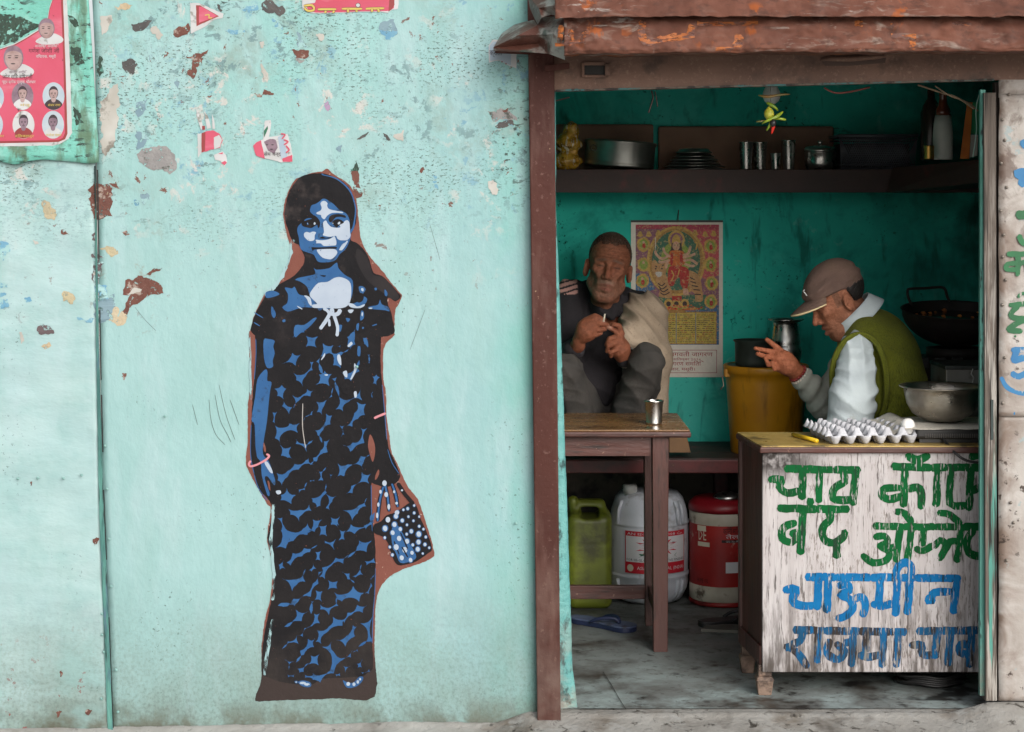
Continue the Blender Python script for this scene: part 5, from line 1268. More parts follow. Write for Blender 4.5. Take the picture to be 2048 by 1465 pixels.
# black wire basket
bk = thing('mesh_basket', 'black woven plastic basket in the dark corner of the shelf', 'basket')
bl, br_ = P(1682, 340, 1.56), P(1826, 340, 1.56)
M_bask = pm('dusty black basket plastic', lin(84, 86, 94), lin(66, 68, 74), 10, 0.45)
bm_ = MB()
w_, hgt = br_.x - bl.x, .125
for row in (0, 1, 7, 8):
    z_ = SZ + .004 + row * hgt / 8
    ex = .012 * row / 8
    bm_.tube([(bl.x - ex, 1.54 - ex, z_), (br_.x + ex, 1.54 - ex, z_), (br_.x + ex, 1.74, z_), (bl.x - ex, 1.74, z_), (bl.x - ex, 1.54 - ex, z_)], .0022 if row < 8 else .006, 6)
bm_.build('hoops', M_bask, parent=bk, kind='stuff')
bm2 = MB()
for k in range(34):
    t = k / 33
    for sg in (-1, 1):
        x0 = bl.x + w_ * t
        x1 = x0 + sg * w_ * .22
        x1 = min(max(x1, bl.x - .01), br_.x + .01)
        bm2.tube([(x0, 1.54, SZ + .004), (x1, 1.53, SZ + hgt)], .0020, 5)
bm2.build('lattice', M_bask, parent=bk, kind='stuff')
MB().box(bl.x, br_.x, 1.545, 1.735, SZ + .001, SZ + .006).build('basket_base', M_bask, parent=bk)
MB().box(bl.x + .004, br_.x - .004, 1.60, 1.73, SZ + .006, SZ + .10).build('dark_contents', pm('dark contents', lin(26, 26, 28)), parent=bk)
# bottles and bits in the right corner
def on_corner(px, d): p = P(px, 330, d); p.z = CZ; return p
bot = thing('white_bottle', 'white sleeved brown bottle standing on the corner shelf', 'bottle')
c = P(1886, 326, 1.17); c.z = CZ + .001
MB().lathe([(0, 0), (.032, 0), (.035, .004), (.036, .08), (.033, .13), (.028, .158), (0, .16)], c, 28).build('sleeve', pm('white bottle sleeve', lin(196, 198, 192), lin(170, 172, 168), 5, 0.5), parent=bot)
MB().lathe([(.028, .158), (.026, .175), (.016, .2), (.013, .225), (.015, .228), (.015, .24), (0, .24)], c, 24).build('brown_neck', pm('brown bottle', lin(92, 44, 28), rough=0.2, coat=0.5), parent=bot)
c2 = P(1862, 326, 1.3); c2.z = CZ + .001
MB().lathe([(0, 0), (.036, 0), (.038, .005), (.038, .17), (.03, .2), (.014, .225), (.013, .26), (0, .26)], c2, 24).build('dark_bottle', pm('near black bottle', lin(40, 32, 26), rough=0.25), label='dark bottle behind the white bottle on the corner shelf', cat='bottle')
c3 = P(1858, 326, 1.12); c3.z = CZ + .001
MB().lathe([(0, 0), (.017, 0), (.018, .003), (.018, .045), (.019, .048), (0, .05)], c3, 20).build('brass_tin', pm('brass tin', lin(190, 150, 80), rough=0.35, metal=0.9), label='tiny brass coloured tin left of the white bottle', cat='tin')
fl_ = thing('paper_flag', 'folded orange white and green paper flag leaning in the right corner', 'flag')
f0 = [P(1920, 318, 1.08), P(1938, 318, 1.08), P(1945, 205, 1.10), P(1934, 205, 1.10)]
MB().hexa(f0, [v + Vector((.002, .004, 0)) for v in f0]).build('orange_stripe', pm('orange paper', lin(196, 112, 44), lin(170, 92, 36), 8, 0.7), parent=fl_)
f0 = [P(1930, 318, 1.09), P(1954, 312, 1.09), P(1956, 270, 1.09), P(1938, 270, 1.09)]
MB().hexa(f0, [v + Vector((.002, .004, 0)) for v in f0]).build('white_stripe', M_paper, parent=fl_)
f0 = [P(1939, 269, 1.10), P(1957, 269, 1.10), P(1958, 205, 1.10), P(1945, 205, 1.10)]
MB().hexa(f0, [v + Vector((.002, .004, 0)) for v in f0]).build('green_stripe', pm('green paper', lin(30, 120, 80)), parent=fl_)

# ------------------------------------------------------------------ bulb, wires, chilli charm
c = P(1543, 190, 1.0)
bulb = thing('light_bulb', 'unlit frosted white light bulb hanging just below the lintel', 'light bulb', c)
MB().lathe([(0, -.034), (.014, -.031), (.025, -.022), (.031, -.006), (.030, .008), (.022, .026), (.014, .04), (.013, .05)], c, 24).build('glass_globe', pm('frosted bulb', lin(206, 206, 202), rough=0.35), parent=bulb)
MB().lathe([(.014, .045), (.0145, .075), (.02, .08), (.02, .1), (0, .1)], c, 20).build('bulb_holder', M_black, parent=bulb)
MB().tube([c + Vector((0, 0, .1)), c + Vector((.003, .01, .2)), c + Vector((0, 0, RZ - c.z - .001))], .003, 6).build('flex', M_black, parent=bulb)
ch = thing('lemon_chilli_charm', 'good luck charm of lemon and green chillies strung under the lintel', 'charm')
M_chg = pm('green chilli', lin(150, 168, 44), lin(104, 132, 36), 20, 0.35, coat=0.3)
M_chr = pm('red chilli', lin(206, 40, 26), rough=0.3, coat=0.3)
M_chd = pm('dried chilli', lin(120, 84, 40), lin(96, 104, 50), 40, 0.4)
D0 = 0.10
MB().tube([P(1541, 150, D0), P(1541, 200, D0), P(1543, 245, D0), P(1543, 262, D0)], .001, 5).build('string', pm('string', lin(60, 54, 44)), parent=ch)
MB().lathe([(0, -.021), (.006, -.018), (.013, -.009), (.0155, 0), (.013, .009), (.006, .017), (.003, .021), (0, .022)], P(1538, 228, D0 - .004), 20).build('lemon', pm('lime', lin(186, 178, 60), lin(150, 156, 50), 30, 0.4, bump=0.3, bscale=200), parent=ch)
def chilli(pts, r, m):
    q = smoothpts([tuple(P(x, y, D0 + dz)) for x, y, dz in pts], 5, False)
    n_ = len(q)
    MB().tube(q, [r * (0.35 + 0.65 * math.sin(min(1, i / n_ * 3) * math.pi / 2)) * (1 - (i / n_) ** 2.5 * .9) for i in range(n_)], 8).build('chilli', m, parent=ch)
chilli([(1517, 191, 0), (1535, 194, -.01), (1560, 190, -.01), (1580, 189, 0)], .005, M_chd)
chilli([(1533, 206, 0), (1542, 210, -.01), (1550, 215, -.012), (1556, 222, 0)], .006, M_chg)
chilli([(1566, 224, 0), (1552, 234, -.014), (1534, 242, -.014), (1524, 248, 0)], .006, M_chg)
chilli([(1544, 240, 0), (1540, 250, -.012), (1533, 262, 0)], .005, M_chg)
chilli([(1512, 244, 0), (1522, 243, -.006), (1530, 241, 0)], .003, M_chd)
chilli([(1572, 240, 0), (1560, 238, -.008), (1548, 239, 0)], .0045, M_chg)
chilli([(1545, 240, -.004), (1547, 252, -.012), (1543, 268, 0)], .0065, M_chr)
MB().lathe([(0, -.012), (.009, -.006), (.010, .004), (.004, .012), (0, .013)], P(1546, 247, D0 - .018), 14).build('charcoal_bit', M_black, parent=ch)
def wire(label, pts, r, m=None, name='loose_wire'):
    MB().tube([P(*q) for q in smoothpts(pts, 5, False)], r, 6).build(name, m or pm('dark wire', lin(40, 30, 26)), label=label, cat='wire', group='loose wires under the lintel')
wire('short dark wire end hanging under the lintel near the post', [(1303, 182, .08), (1306, 196, .08), (1301, 214, .08), (1297, 226, .08)], .0028)
wire('thin dark wire stub beside the hanging wire end', [(1310, 183, .09), (1313, 198, .09), (1315, 214, .09)], .002)
wire('reddish twisted wire along the lintel right of the bulb', [(1648, 176, .08), (1670, 186, .09), (1700, 184, .09), (1740, 175, .08)], .0028, pm('red wire', lin(96, 44, 36)))
wire('cobwebbed brown wire slanting down in the upper right corner', [(1836, 170, .12), (1880, 185, .14), (1915, 196, .14), (1948, 218, .1)], .003, pm('dusty wire', lin(110, 92, 72)))
wire('second dusty wire crossing the upper right corner', [(1870, 172, .12), (1900, 192, .13), (1935, 205, .13), (1956, 222, .1)], .0022, pm('dusty wire', lin(110, 92, 72)))
wire('pale vertical wire next to the right jamb', [(1958, 190, .08), (1952, 220, .08), (1953, 260, .09), (1946, 315, .1)], .0016, pm('pale wire', lin(120, 150, 140)))
wire('short white and dark wire at the left end of the lintel', [(1108, 203, .07), (1120, 200, .07), (1139, 195, .07)], .0022)

# ------------------------------------------------------------------ calendar on the back wall
Zc = ZM(1250, 430, 4.31)
KD = 1.797
cm = dict(paper=lin(226, 219, 206), violet=lin(146, 92, 112), pink=lin(206, 84, 92), mag=lin(186, 60, 84), blue=lin(56, 110, 156), gold=lin(208, 166, 78), dgold=lin(178, 130, 60), green=lin(52, 110, 84), lime=lin(140, 168, 60), skin=lin(216, 168, 140), red=lin(188, 36, 30), orange=lin(212, 110, 36), tiger=lin(196, 146, 92), dark=lin(60, 36, 30), yellow=lin(206, 182, 76), inkr=lin(170, 34, 34), white=lin(220, 214, 204))
CK = list(cm)
cmats = [pm('calendar ' + k, cm[k], tuple(c_ * (.92 if k == 'paper' else .72) for c_ in cm[k][:3]) + (1.0,), 90, 0.6, spots=[] if k in ('paper', 'inkr', 'dark') else [dict(color=lin(196, 168, 110), scale=120, lo=0.55, hi=0.62, amt=0.55, detail=2.0), dict(color=lin(110, 60, 50), scale=150, lo=0.58, hi=0.64, amt=0.5, detail=2.0)]) for k in CK]
ci = {k: i for i, k in enumerate(CK)}
cal = thing('wall_calendar', 'printed wall calendar with a seated figure on a tiger hanging on the back wall', 'calendar')
b = MB()
def cf(k, pts, lv, sm=0): b.flat(smoothpts(Zc(pts), sm) if sm else Zc(pts), KD, ci[k], lv)
cf('paper', rectp(52, 58, 843, 1400), 1.0)
b.build('paper_sheet', cmats, parent=cal)
b = MB()
cf('violet', rectp(92, 85, 810, 1120), 1.5)
cf('pink', [(440, 85), (810, 85), (810, 520), (700, 560), (440, 400)], 1.8); cf('mag', [(92, 85), (810, 85), (810, 130), (92, 120)], 1.9)
cf('blue', [(92, 500), (200, 520), (260, 640), (92, 700)], 1.9); cf('blue', [(600, 800), (810, 780), (810, 1120), (92, 1120), (92, 830)], 1.9)
cf('green', [(290, 690), (700, 690), (690, 820), (300, 820)], 2.0)
cf('gold', ell(440, 400, 252, 302, 48), 2.2); cf('dgold', ell(440, 400, 232, 282, 48), 2.3); cf('gold', ell(440, 400, 222, 272, 48), 2.4); cf('green', ell(440, 395, 208, 258, 48), 2.5); cf('lime', ell(440, 380, 130, 150, 36), 2.6)
for x, y in ((160, 255), (160, 430), (150, 570), (738, 270), (738, 430), (745, 590), (740, 750)):
    cf('gold', rough_edge(ell(x, y, 56, 62, 24), 10, 14), 2.7); cf('lime', ell(x, y, 38, 44), 2.8); cf('red', ell(x + 4, y + 12, 16, 24), 2.9); cf('skin', ell(x, y - 18, 11, 12), 3.0)
for x, y in ((130, 165), (205, 165), (287, 155), (605, 155), (690, 165), (765, 160)):
    cf('gold', [(x - 26, y + 18), (x - 10, y - 22), (x + 10, y - 22), (x + 26, y + 18), (x, y + 28)], 3.0)
# tiger: head, chest, hindquarters
cf('tiger', [(235, 400), (262, 392), (285, 420), (325, 415), (355, 400), (362, 440), (350, 510), (320, 545), (275, 545), (240, 500), (230, 450)], 3.1, 3)
cf('tiger', [(275, 530), (350, 520), (385, 600), (405, 690), (395, 720), (330, 715), (290, 700), (300, 640), (270, 590)], 3.1, 3)
cf('tiger', [(540, 490), (610, 500), (650, 560), (665, 640), (670, 740), (610, 745), (600, 680), (560, 640)], 3.1, 3)
for pts in ([(285, 590), (315, 612), (345, 590)], [(290, 615), (320, 640), (360, 612)], [(300, 640), (330, 664), (372, 640)], [(305, 672), (340, 690), (385, 668)], [(560, 540), (600, 560)], [(565, 575), (615, 590)], [(575, 610), (630, 620)], [(590, 645), (645, 650)], [(600, 685), (655, 688)], [(262, 440), (275, 450)], [(320, 440), (335, 432)]):
    add_stroke(b, Zc(pts), 2.2, KD, ci['dark'], 3.3)
cf('white', [(262, 495), (320, 495), (310, 530), (280, 535)], 3.3, 3)
cf('dark', ell(265, 465, 8, 6), 3.4); cf('dark', ell(318, 465, 8, 6), 3.4)
# seated figure: halo, crown, hair, face, bodice, skirt, arms
cf('gold', ell(443, 215, 72, 80, 30), 3.2); cf('violet', ell(443, 218, 55, 64, 30), 3.3)
cf('dark', [(410, 230), (478, 230), (492, 300), (505, 330), (380, 330), (396, 300)], 3.4, 3)
for pts in ([(380, 350), (320, 380), (270, 340), (262, 310)], [(390, 360), (345, 330), (330, 285)], [(385, 390), (320, 410), (290, 400)], [(500, 350), (545, 330), (565, 270)], [(500, 370), (570, 350), (605, 335)], [(505, 395), (570, 390), (625, 425)], [(505, 420), (560, 440), (600, 440)], [(378, 400), (360, 430), (355, 460)]):
    add_stroke(b, Zc(pts), 5.2, KD, ci['skin'], 3.5)
cf('skin', ell(441, 268, 32, 40, 24), 3.7); cf('gold', [(405, 245), (412, 195), (441, 168), (470, 195), (478, 245), (441, 228)], 3.8, 3)
cf('dark', ell(430, 262, 6, 3), 3.9); cf('dark', ell(454, 262, 6, 3), 3.9); cf('red', ell(442, 287, 8, 3), 3.9); cf('red', ell(442, 244, 3, 6), 3.9)
cf('orange', [(385, 320), (420, 308), (465, 308), (505, 322), (520, 400), (490, 440), (400, 440), (372, 400)], 3.7, 3)
cf('gold', [(425, 310), (460, 310), (470, 400), (442, 440), (415, 400)], 3.8, 3); cf('red', [(395, 340), (415, 330), (412, 420), (392, 430)], 3.9, 3); cf('red', [(475, 330), (497, 340), (495, 430), (475, 420)], 3.9, 3)
cf('red', [(380, 450), (440, 440), (500, 445), (545, 470), (552, 540), (535, 640), (510, 650), (480, 600), (470, 540), (440, 560), (415, 612), (380, 605), (368, 540)], 4.0, 3)
cf('skin', [(505, 640), (540, 640), (548, 690), (505, 690)], 4.0, 3)
for pts in ([(400, 480), (420, 520), (400, 570)], [(470, 470), (455, 530)]): add_stroke(b, Zc(pts), 2.4, KD, ci['gold'], 4.2)
for pts in ([(262, 195), (264, 300)],): add_stroke(b, Zc(pts), 1.6, KD, ci['white'], 4.2)
add_stroke(b, Zc([(600, 240), (620, 245), (612, 300)]), 3, KD, ci['gold'], 4.2)
for x in (375, 443, 515):
    cf('gold', ell(x, 768, 38, 44), 3.4); cf('dark', ell(x, 768, 20, 22), 3.6)
cf('red', rectp(405, 700, 490, 740), 3.4); cf('orange', [(340, 800), (620, 800), (600, 825), (360, 825)], 3.3)
for k in range(26): cf(random.choice(['gold', 'orange', 'red', 'lime']), ell(random.uniform(340, 660), random.uniform(780, 820), 10, 8, 8), 3.7)
b.build('printed_picture', cmats, parent=cal, kind='stuff')
b = MB()
cf('dgold', rectp(100, 835, 790, 1115), 3.0); cf('yellow', rectp(108, 845, 782, 1107), 3.3)
for x in (272, 441, 610): cf('blue', rectp(x - 3, 845, x + 3, 1107), 3.6)
cf('dgold', rectp(370, 820, 518, 848), 3.8)
for r_ in range(15):
    for c_ in range(4):
        x = 114 + c_ * 169
        y = 862 + r_ * 16.5
        while x < 114 + c_ * 169 + 145:
            w_ = random.uniform(10, 30)
            if random.random() < .85: cf(random.choice(['dark', 'inkr', 'dark']), rectp(x, y, min(x + w_, 114 + c_ * 169 + 150), y + 5), 3.7)
            x += w_ + 6
b.build('printed_dates', cmats, parent=cal, kind='stuff')
b = MB()
for q in (rectp(100, 1165, 792, 1169), rectp(100, 1360, 792, 1364), rectp(100, 1169, 104, 1360), rectp(788, 1169, 792, 1360)): cf('inkr', q, 2.0)
zc = lambda x, y: Zc([(x, y)])[0]
for t_, x, y, s_, w in (('विशाल माँ भगवती जागरण', 120, 1220, 50, 636), ('दिनांक 16 सितम्बर 2016', 240, 1255, 28, 415), ('माँ भगवती जागरण समिति', 120, 1300, 48, 560), ('लंढौर बाजार, मसूरी।', 230, 1343, 36, 372)):
    X, Y = zc(x, y); text_flat(b, t_, X, Y, s_ / 4.31, KD, ci['inkr'], 2.2, width=w / 4.31)
b.build('red_lettering', cmats, parent=cal, kind='stuff')
MB().tube([P(1356, 443, 1.79), P(1357, 420, 1.795)], .0016, 5).build('hanging_cord', pm('cord', lin(70, 30, 34)), parent=cal)
MB().boxpx(1262, 1446, 441, 445, 1.788, 1.794).build('tin_strip', pm('calendar binding', lin(60, 60, 58)), parent=cal)

# ------------------------------------------------------------------ bench along the back wall
bench = thing('bench', 'low dark bench along the back wall with a red front edge', 'bench')
BZ = 0.56
for k, (y0, y1) in enumerate(((1.32, 1.475), (1.48, 1.635), (1.64, 1.795))):
    MB().box(RX0 + .004, RX1 - .004, y0, y1, BZ - .028, BZ).build('seat_plank', M_shelf, parent=bench, bevel=0.003)
MB().box(RX0 + .004, RX1 - .004, 1.306, 1.32, BZ - .052, BZ - .004).build('front_rail', pm('worn red rail', lin(92, 30, 30), lin(54, 24, 22), 12, 0.5, spots=[dict(color=lin(140, 120, 60), scale=14, lo=0.62, hi=0.66)]), parent=bench, bevel=0.003)
for x in (-.25, .1, .78, 1.7):
    MB().box(x, x + .05, 1.66, 1.72, 0, BZ - .03).build('leg', M_shelf, parent=bench)
# dark sheet in front of the back wall under the bench
MB().box(RX0 + .004, RX1 - .004, 1.765, 1.79, 0.001, BZ - .03).build('dark_sheet', M_dark, parent=bench)

# ------------------------------------------------------------------ table
table = thing('table', 'brown wooden table with a worn top behind the post', 'table')
TZ = .744
tx1 = P(1380, 858, .69).x
MB().box(-.30, tx1, .69, 1.17, TZ - .006, TZ).build('table_top', M_ttop, parent=table, bevel=0.002)
MB().box(-.305, tx1 + .004, .683, 1.176, TZ - .026, TZ - .006).build('edge_moulding', M_brw, parent=table, bevel=0.006)
lx = P(1321, 1000, .72).x
MB().box(-.25, lx - .03, .728, .75, TZ - .092, TZ - .027).build('apron', M_brw, parent=table)
MB().box(lx - .02, lx + .002, .75, 1.10, TZ - .092, TZ - .027).build('apron', M_brw, parent=table)
MB().box(-.25, lx - .03, 1.105, 1.127, TZ - .092, TZ - .027).build('apron', M_brw, parent=table)
for x in (-.26, lx):
    for y in (.74, 1.115):
        m_ = MB(); q0 = .0275; q1 = .0235
        m_.hexa([(x - q1, y - q1, 0), (x + q1, y - q1, 0), (x + q0, y - q0, TZ - .028), (x - q0, y - q0, TZ - .028)], [(x - q1, y + q1, 0), (x + q1, y + q1, 0), (x + q0, y + q0, TZ - .028), (x - q0, y + q0, TZ - .028)])
        m_.build('leg', M_brwv, parent=table, bevel=0.002)
MB().box(-.24, lx - .025, 1.09, 1.115, .095, .142).build('stretcher', M_brw, parent=table, bevel=0.002)
MB().box(lx - .014, lx + .012, .765, 1.09, .10, .142).build('stretcher', M_brw, parent=table, bevel=0.002)
c = P(1308, 832, .84); c.z = TZ + .0005
cup = lat('steel_cup', 'stainless steel cup standing on the brown table', 'cup', [(0, .002), (.0235, .001), (.026, 0), (.0272, .004), (.0272, .009), (.0268, .011), (.0312, .074), (.0338, .0775), (.0338, .081), (.0318, .0815), (.0302, .079), (.026, .012), (0, .01)], c, M_steel)
# carton behind the table
q = [P(1338, 906, 1.345), P(1382, 906, 1.345), P(1372, 866, 1.36), P(1338, 866, 1.36)]
MB().hexa(q, [v + Vector((0, .12, 0)) for v in q]).build('carton', pm('brown carton', lin(128, 96, 66), lin(108, 80, 56), 6, 0.8), label='small brown carton on the bench behind the table corner', cat='carton', bevel=0.003)

# ------------------------------------------------------------------ yellow bucket with pots on it
bucket = thing('yellow_bucket', 'large mustard yellow plastic bucket standing on the bench', 'bucket')
c = P(1532, 905, 1.50); c.z = BZ
M_bkt = pm('mustard plastic', lin(206, 146, 28), lin(186, 126, 20), 4, 0.4, bump=0.08, spots=[dict(color=lin(130, 86, 20), scale=6, lo=0.54, hi=0.68, stretch=(2, 2, .4))])
MB().lathe([(0, .0), (.128, .0), (.132, .005), (.150, .27), (.152, .296), (.158, .298), (.160, .325), (.156, .329), (.148, .328), (.14, .2), (.122, .012), (0, .01)], c, 56).build('bucket_body', M_bkt, parent=bucket)
MB().lathe([(.151, .318), (.14, .326), (0, .327)][::-1], c, 48).build('dark_lid', M_alu, parent=bucket)
e = c + Vector((-.158, -.03, .285))
lug_ = MB().box(e.x - .004, e.x + .02, e.y - .02, e.y + .02, e.z, e.z + .03).build('handle_lug', M_bkt, parent=bucket, bevel=0.003)
MB().tube([e + Vector((0, -.01, .015)), e + Vector((-.012, -.02, 0)), e + Vector((-.008, -.03, -.03)), e + Vector((-.02, -.03, -.045))], .0025, 6).build('wire_handle', M_steelw, parent=lug_)
c2 = P(1508, 726, 1.44); c2.z = c.z + .3275
pot = thing('dark_pot', 'dark aluminium cooking pot on the lid of the yellow bucket', 'pot', c2)
MB().lathe([(0, 0), (.062, 0), (.068, .004), (.070, .02), (.071, .088), (.077, .094), (.077, .098), (.069, .098), (.066, .02), (0, .01)], c2, 40).build('pot_body', pm('dark anodised pot', lin(58, 66, 60), lin(40, 46, 42), 6, 0.5, metal=0.4), parent=pot)
c3 = P(1572, 726, 1.53); c3.z = c.z + .3275
lota = thing('steel_pot', 'tall stainless steel water pot with flared rim beside the dark pot', 'pot', c3)
MB().lathe([(0, 0), (.048, 0), (.054, .01), (.060, .04), (.061, .062), (.056, .07), (.055, .076), (.056, .084), (.054, .09), (.047, .15), (.049, .158), (.066, .166), (.067, .17), (.05, .168), (.044, .15), (.05, .08), (0, .02)], c3, 44).build('pot_body', M_steel, parent=lota)

# ------------------------------------------------------------------ wok on its stove, tin box, work table
wt = thing('work_table', 'dark work table in the right corner carrying the stove', 'table')
wx0, wx1 = P(1815, 700, .95).x, RX1 - .01
MB().box(wx0, wx1, .88, 1.28, .80, .83).build('table_top', M_shelf, parent=wt)
for x in (wx0 + .02, wx1 - .06):
    for y in (.9, 1.22):
        MB().box(x, x + .04, y, y + .04, 0, .80).build('leg', M_shelf, parent=wt)
stv = thing('gas_stove', 'sooty iron stove under the big wok', 'stove')
stove_b = MB().box(wx0 + .03, wx1 - .06, .93, 1.24, .845, .95).build('stove_body', M_iron, parent=stv, bevel=0.008)
wc = P(1910, 628, 1.09)
MB().lathe([(.085, .95), (.10, .95), (.10, .985), (.085, .985), (.085, .95)], (wc.x, 1.09, 0), 30, closed=True).build('burner_ring', M_iron, parent=stv)
for k in range(3):
    MB().boxpx(1836 + k * 34, 1858 + k * 34, 716, 738, .922, .932).build('stove_knob', M_black, parent=stove_b, bevel=0.003)
for x in (wx0 + .05, wx1 - .1):
    MB().box(x, x + .03, .95, 1.2, .829, .846).build('stove_foot', M_iron, parent=stv)
wok = thing('wok', 'big blackened wok with a loop handle and food scraps in it', 'wok')
wz = 1.115
WR = Matrix.Rotation(R(7), 4, 'X')
prof = [(0, -.125)] + [(.185 * math.sin(t), -.125 * math.cos(t)) for t in [i * math.pi / 2 / 9 for i in range(1, 10)]] + [(.19, .004), (.18, .004)] + [(.178 * math.sin(t), -.118 * math.cos(t)) for t in [i * math.pi / 2 / 9 for i in range(9, 0, -1)]] + [(0, -.118)]
MB().lathe(prof, (wc.x, 1.09, wz), 48, M=WR).build('wok_bowl', M_iron, parent=wok)
MB().lathe([(0, -.035), (.165, -.035), (.17, -.03), (.1, -.026), (0, -.022)], (wc.x, 1.09, wz), 36, M=WR).build('dark_oil', pm('dark frying oil', lin(40, 24, 14), rough=0.15), parent=wok)
M_scr = pm('fried scraps', lin(190, 120, 50), lin(130, 70, 30), 60, 0.6)
for k in range(22):
    an, rr = random.uniform(0, 6.28), random.uniform(.03, .15)
    cxx, cyy = wc.x + rr * math.cos(an), 1.09 + rr * math.sin(an)
    s_ = random.uniform(.005, .012)
    MB().lathe([(0, 0), (s_, .002), (s_ * .8, s_ * .5), (s_ * .3, s_ * .9), (0, s_)], (cxx, cyy, wz - .027 + .122 * (cyy - 1.09)), 7, M=Matrix.Rotation(random.uniform(0, 3), 4, 'Z') @ Matrix.Rotation(.5, 4, 'X')).build('fried_scrap', M_scr, parent=wok)
hp = [(1826, 612, 1.13), (1818, 600, 1.15), (1815, 582, 1.16), (1822, 578, 1.16), (1850, 577, 1.17), (1880, 575, 1.18), (1890, 579, 1.18), (1894, 592, 1.18), (1900, 606, 1.17)]
MB().tube([P(*q) for q in smoothpts(hp, 4, False)], .0052, 8).build('loop_handle', M_iron, parent=wok)
tb = thing('tin_box', 'grey tin box standing behind the steel bowl', 'tin box')
bx0 = P(1892, 735, .56).x
MB().box(bx0, bx0 + .24, .56, .78, .79, .965).build('tin_body', pm('grey tin', lin(150, 148, 142), lin(120, 118, 112), 4, 0.4, metal=0.6, spots=[dict(color=lin(84, 76, 68), scale=10, lo=0.55, hi=0.68)]), parent=tb, bevel=0.003)
MB().box(bx0 - .003, bx0 + .243, .557, .783, .955, .968).build('rolled_rim', M_alu, parent=tb, bevel=0.003)
MB().tube([P(1946, 738, .556), P(1942, 748, .55), P(1948, 756, .55), P(1944, 768, .553)], .002, 6).build('string_tie', M_paper, parent=tb)
stool = thing('stool', 'dark stool under the tin box behind the counter', 'stool')
MB().box(bx0 - .02, bx0 + .27, .54, .80, .765, .789).build('stool_top', M_shelf, parent=stool)
for x in (bx0, bx0 + .22):
    for y in (.56, .75): MB().box(x, x + .035, y, y + .035, 0, .765).build('leg', M_shelf, parent=stool)

# ------------------------------------------------------------------ the counter with its painted menu
counter = thing('counter', 'wooden counter with a white front painted with green and blue lettering', 'counter')
KF, KB = .17, .48
kx0, kx1 = P(1525, 1000, KF).x, P(2016, 1000, KF).x
kxb = P(1480, 1000, KB).x
TOPZ = .762
def slab(x_l0, x_lb, x_r, y0, y1, z0, z1):
    return MB().hexa([(x_l0, y0, z0), (x_r, y0, z0), (x_r, y0, z1), (x_l0, y0, z1)], [(x_lb, y1, z0), (x_r, y1, z0), (x_r, y1, z1), (x_lb, y1, z1)])
slab(kx0 - .006, kxb - .008, kx1, KF - .012, KB + .01, TOPZ - .004, TOPZ).build('counter_top', M_ytop, parent=counter, bevel=0.001)
slab(kx0 - .010, kxb - .012, kx1, KF - .016, KB + .012, TOPZ - .022, TOPZ - .004).build('edge_moulding', M_brw, parent=counter, bevel=0.004)
M_wp = pm('worn white painted plank', lo(222, 216, 216), lo(206, 198, 197), 6, 0.7, bump=0.5, bscale=34, bstretch=(1, 1, 0.08), stretch=(2.4, 1, 0.5), plane=True,
          spots=[dict(color=lo(120, 104, 92), scale=130, lo=0.54, hi=0.62, stretch=(1.0, 1, 0.2), amt=0.75, detail=5.0, rgh=0.7, patch=(5, 0.38, 0.6)), dict(color=lo(64, 50, 42), scale=70, lo=0.60, hi=0.66, stretch=(1.6, 1, 0.12), amt=0.8),
                 dict(color=lo(52, 42, 38), scale=9, lo=0.36, hi=0.52, z=(.64, .70), x=(.98, .84)), dict(color=lo(70, 58, 50), scale=34, lo=0.40, hi=0.6, stretch=(1.6, 1, 0.2), z=(.40, .06), amt=0.95),
                 dict(color=lo(80, 68, 60), scale=6, lo=0.42, hi=0.6, z=(.17, .06), x=(1.0, .8), amt=0.9)])
PZ0 = P(1525, 1345, KF).z
front_p = MB().box(kx0, kx1, KF, KF + .018, PZ0, TOPZ - .023).build('front_panel', M_wp, parent=counter, bevel=0.002)
MB().hexa([(kx0 + .001, KF + .019, PZ0 + .02), (kx0 + .02, KF + .019, PZ0 + .02), (kx0 + .02, KF + .019, TOPZ - .023), (kx0 + .001, KF + .019, TOPZ - .023)],
          [(kxb + .001, KB, PZ0 + .02), (kxb + .02, KB, PZ0 + .02), (kxb + .02, KB, TOPZ - .023), (kxb + .001, KB, TOPZ - .023)]).build('side_panel', M_brwv, parent=counter)
MB().box(kxb - .006, kxb + .03, KB - .03, KB + .004, PZ0 + .02, TOPZ - .023).build('corner_post', M_brwv, parent=counter, bevel=0.002)
MB().hexa([(kx0 - .006, KF + .02, PZ0 + .02), (kx0 + .001, KF + .02, PZ0 + .02), (kx0 + .001, KF + .02, PZ0 + .075), (kx0 - .006, KF + .02, PZ0 + .075)],
          [(kxb - .005, KB - .03, PZ0 + .02), (kxb + .001, KB - .03, PZ0 + .02), (kxb + .001, KB - .03, PZ0 + .075), (kxb - .005, KB - .03, PZ0 + .075)]).build('side_rail', M_brwv, parent=counter)
M_foot = pm('worn foot', lin(124, 104, 90), lin(96, 76, 64), 12, 0.7, bump=0.4, spots=[dict(color=lin(60, 46, 38), scale=14, lo=0.5, hi=0.62)])
for x, y, w_ in ((P(1531, 1393, KF).x, KF + .03, .054), (kxb + .02, KB - .02, .05), (kx1 - .04, KF + .03, .054), (kx1 - .04, KB - .02, .05)):
    m_ = MB(); a_, b_ = w_ / 2, w_ / 2 * .74
    for z0, z1, r0, r1 in ((0, .045, b_, a_ * .95), (.045, .058, a_ * 1.05, a_ * .8), (.058, PZ0 + .02, a_ * .75, a_ * .75)):
        if z1 > z0: m_.hexa([(x - r0, y - r0, z0), (x + r0, y - r0, z0), (x + r1, y - r1, z1), (x - r1, y - r1, z1)], [(x - r0, y + r0, z0), (x + r0, y + r0, z0), (x + r1, y + r1, z1), (x - r1, y + r1, z1)])
    m_.build('foot', M_foot, parent=counter, bevel=0.003)
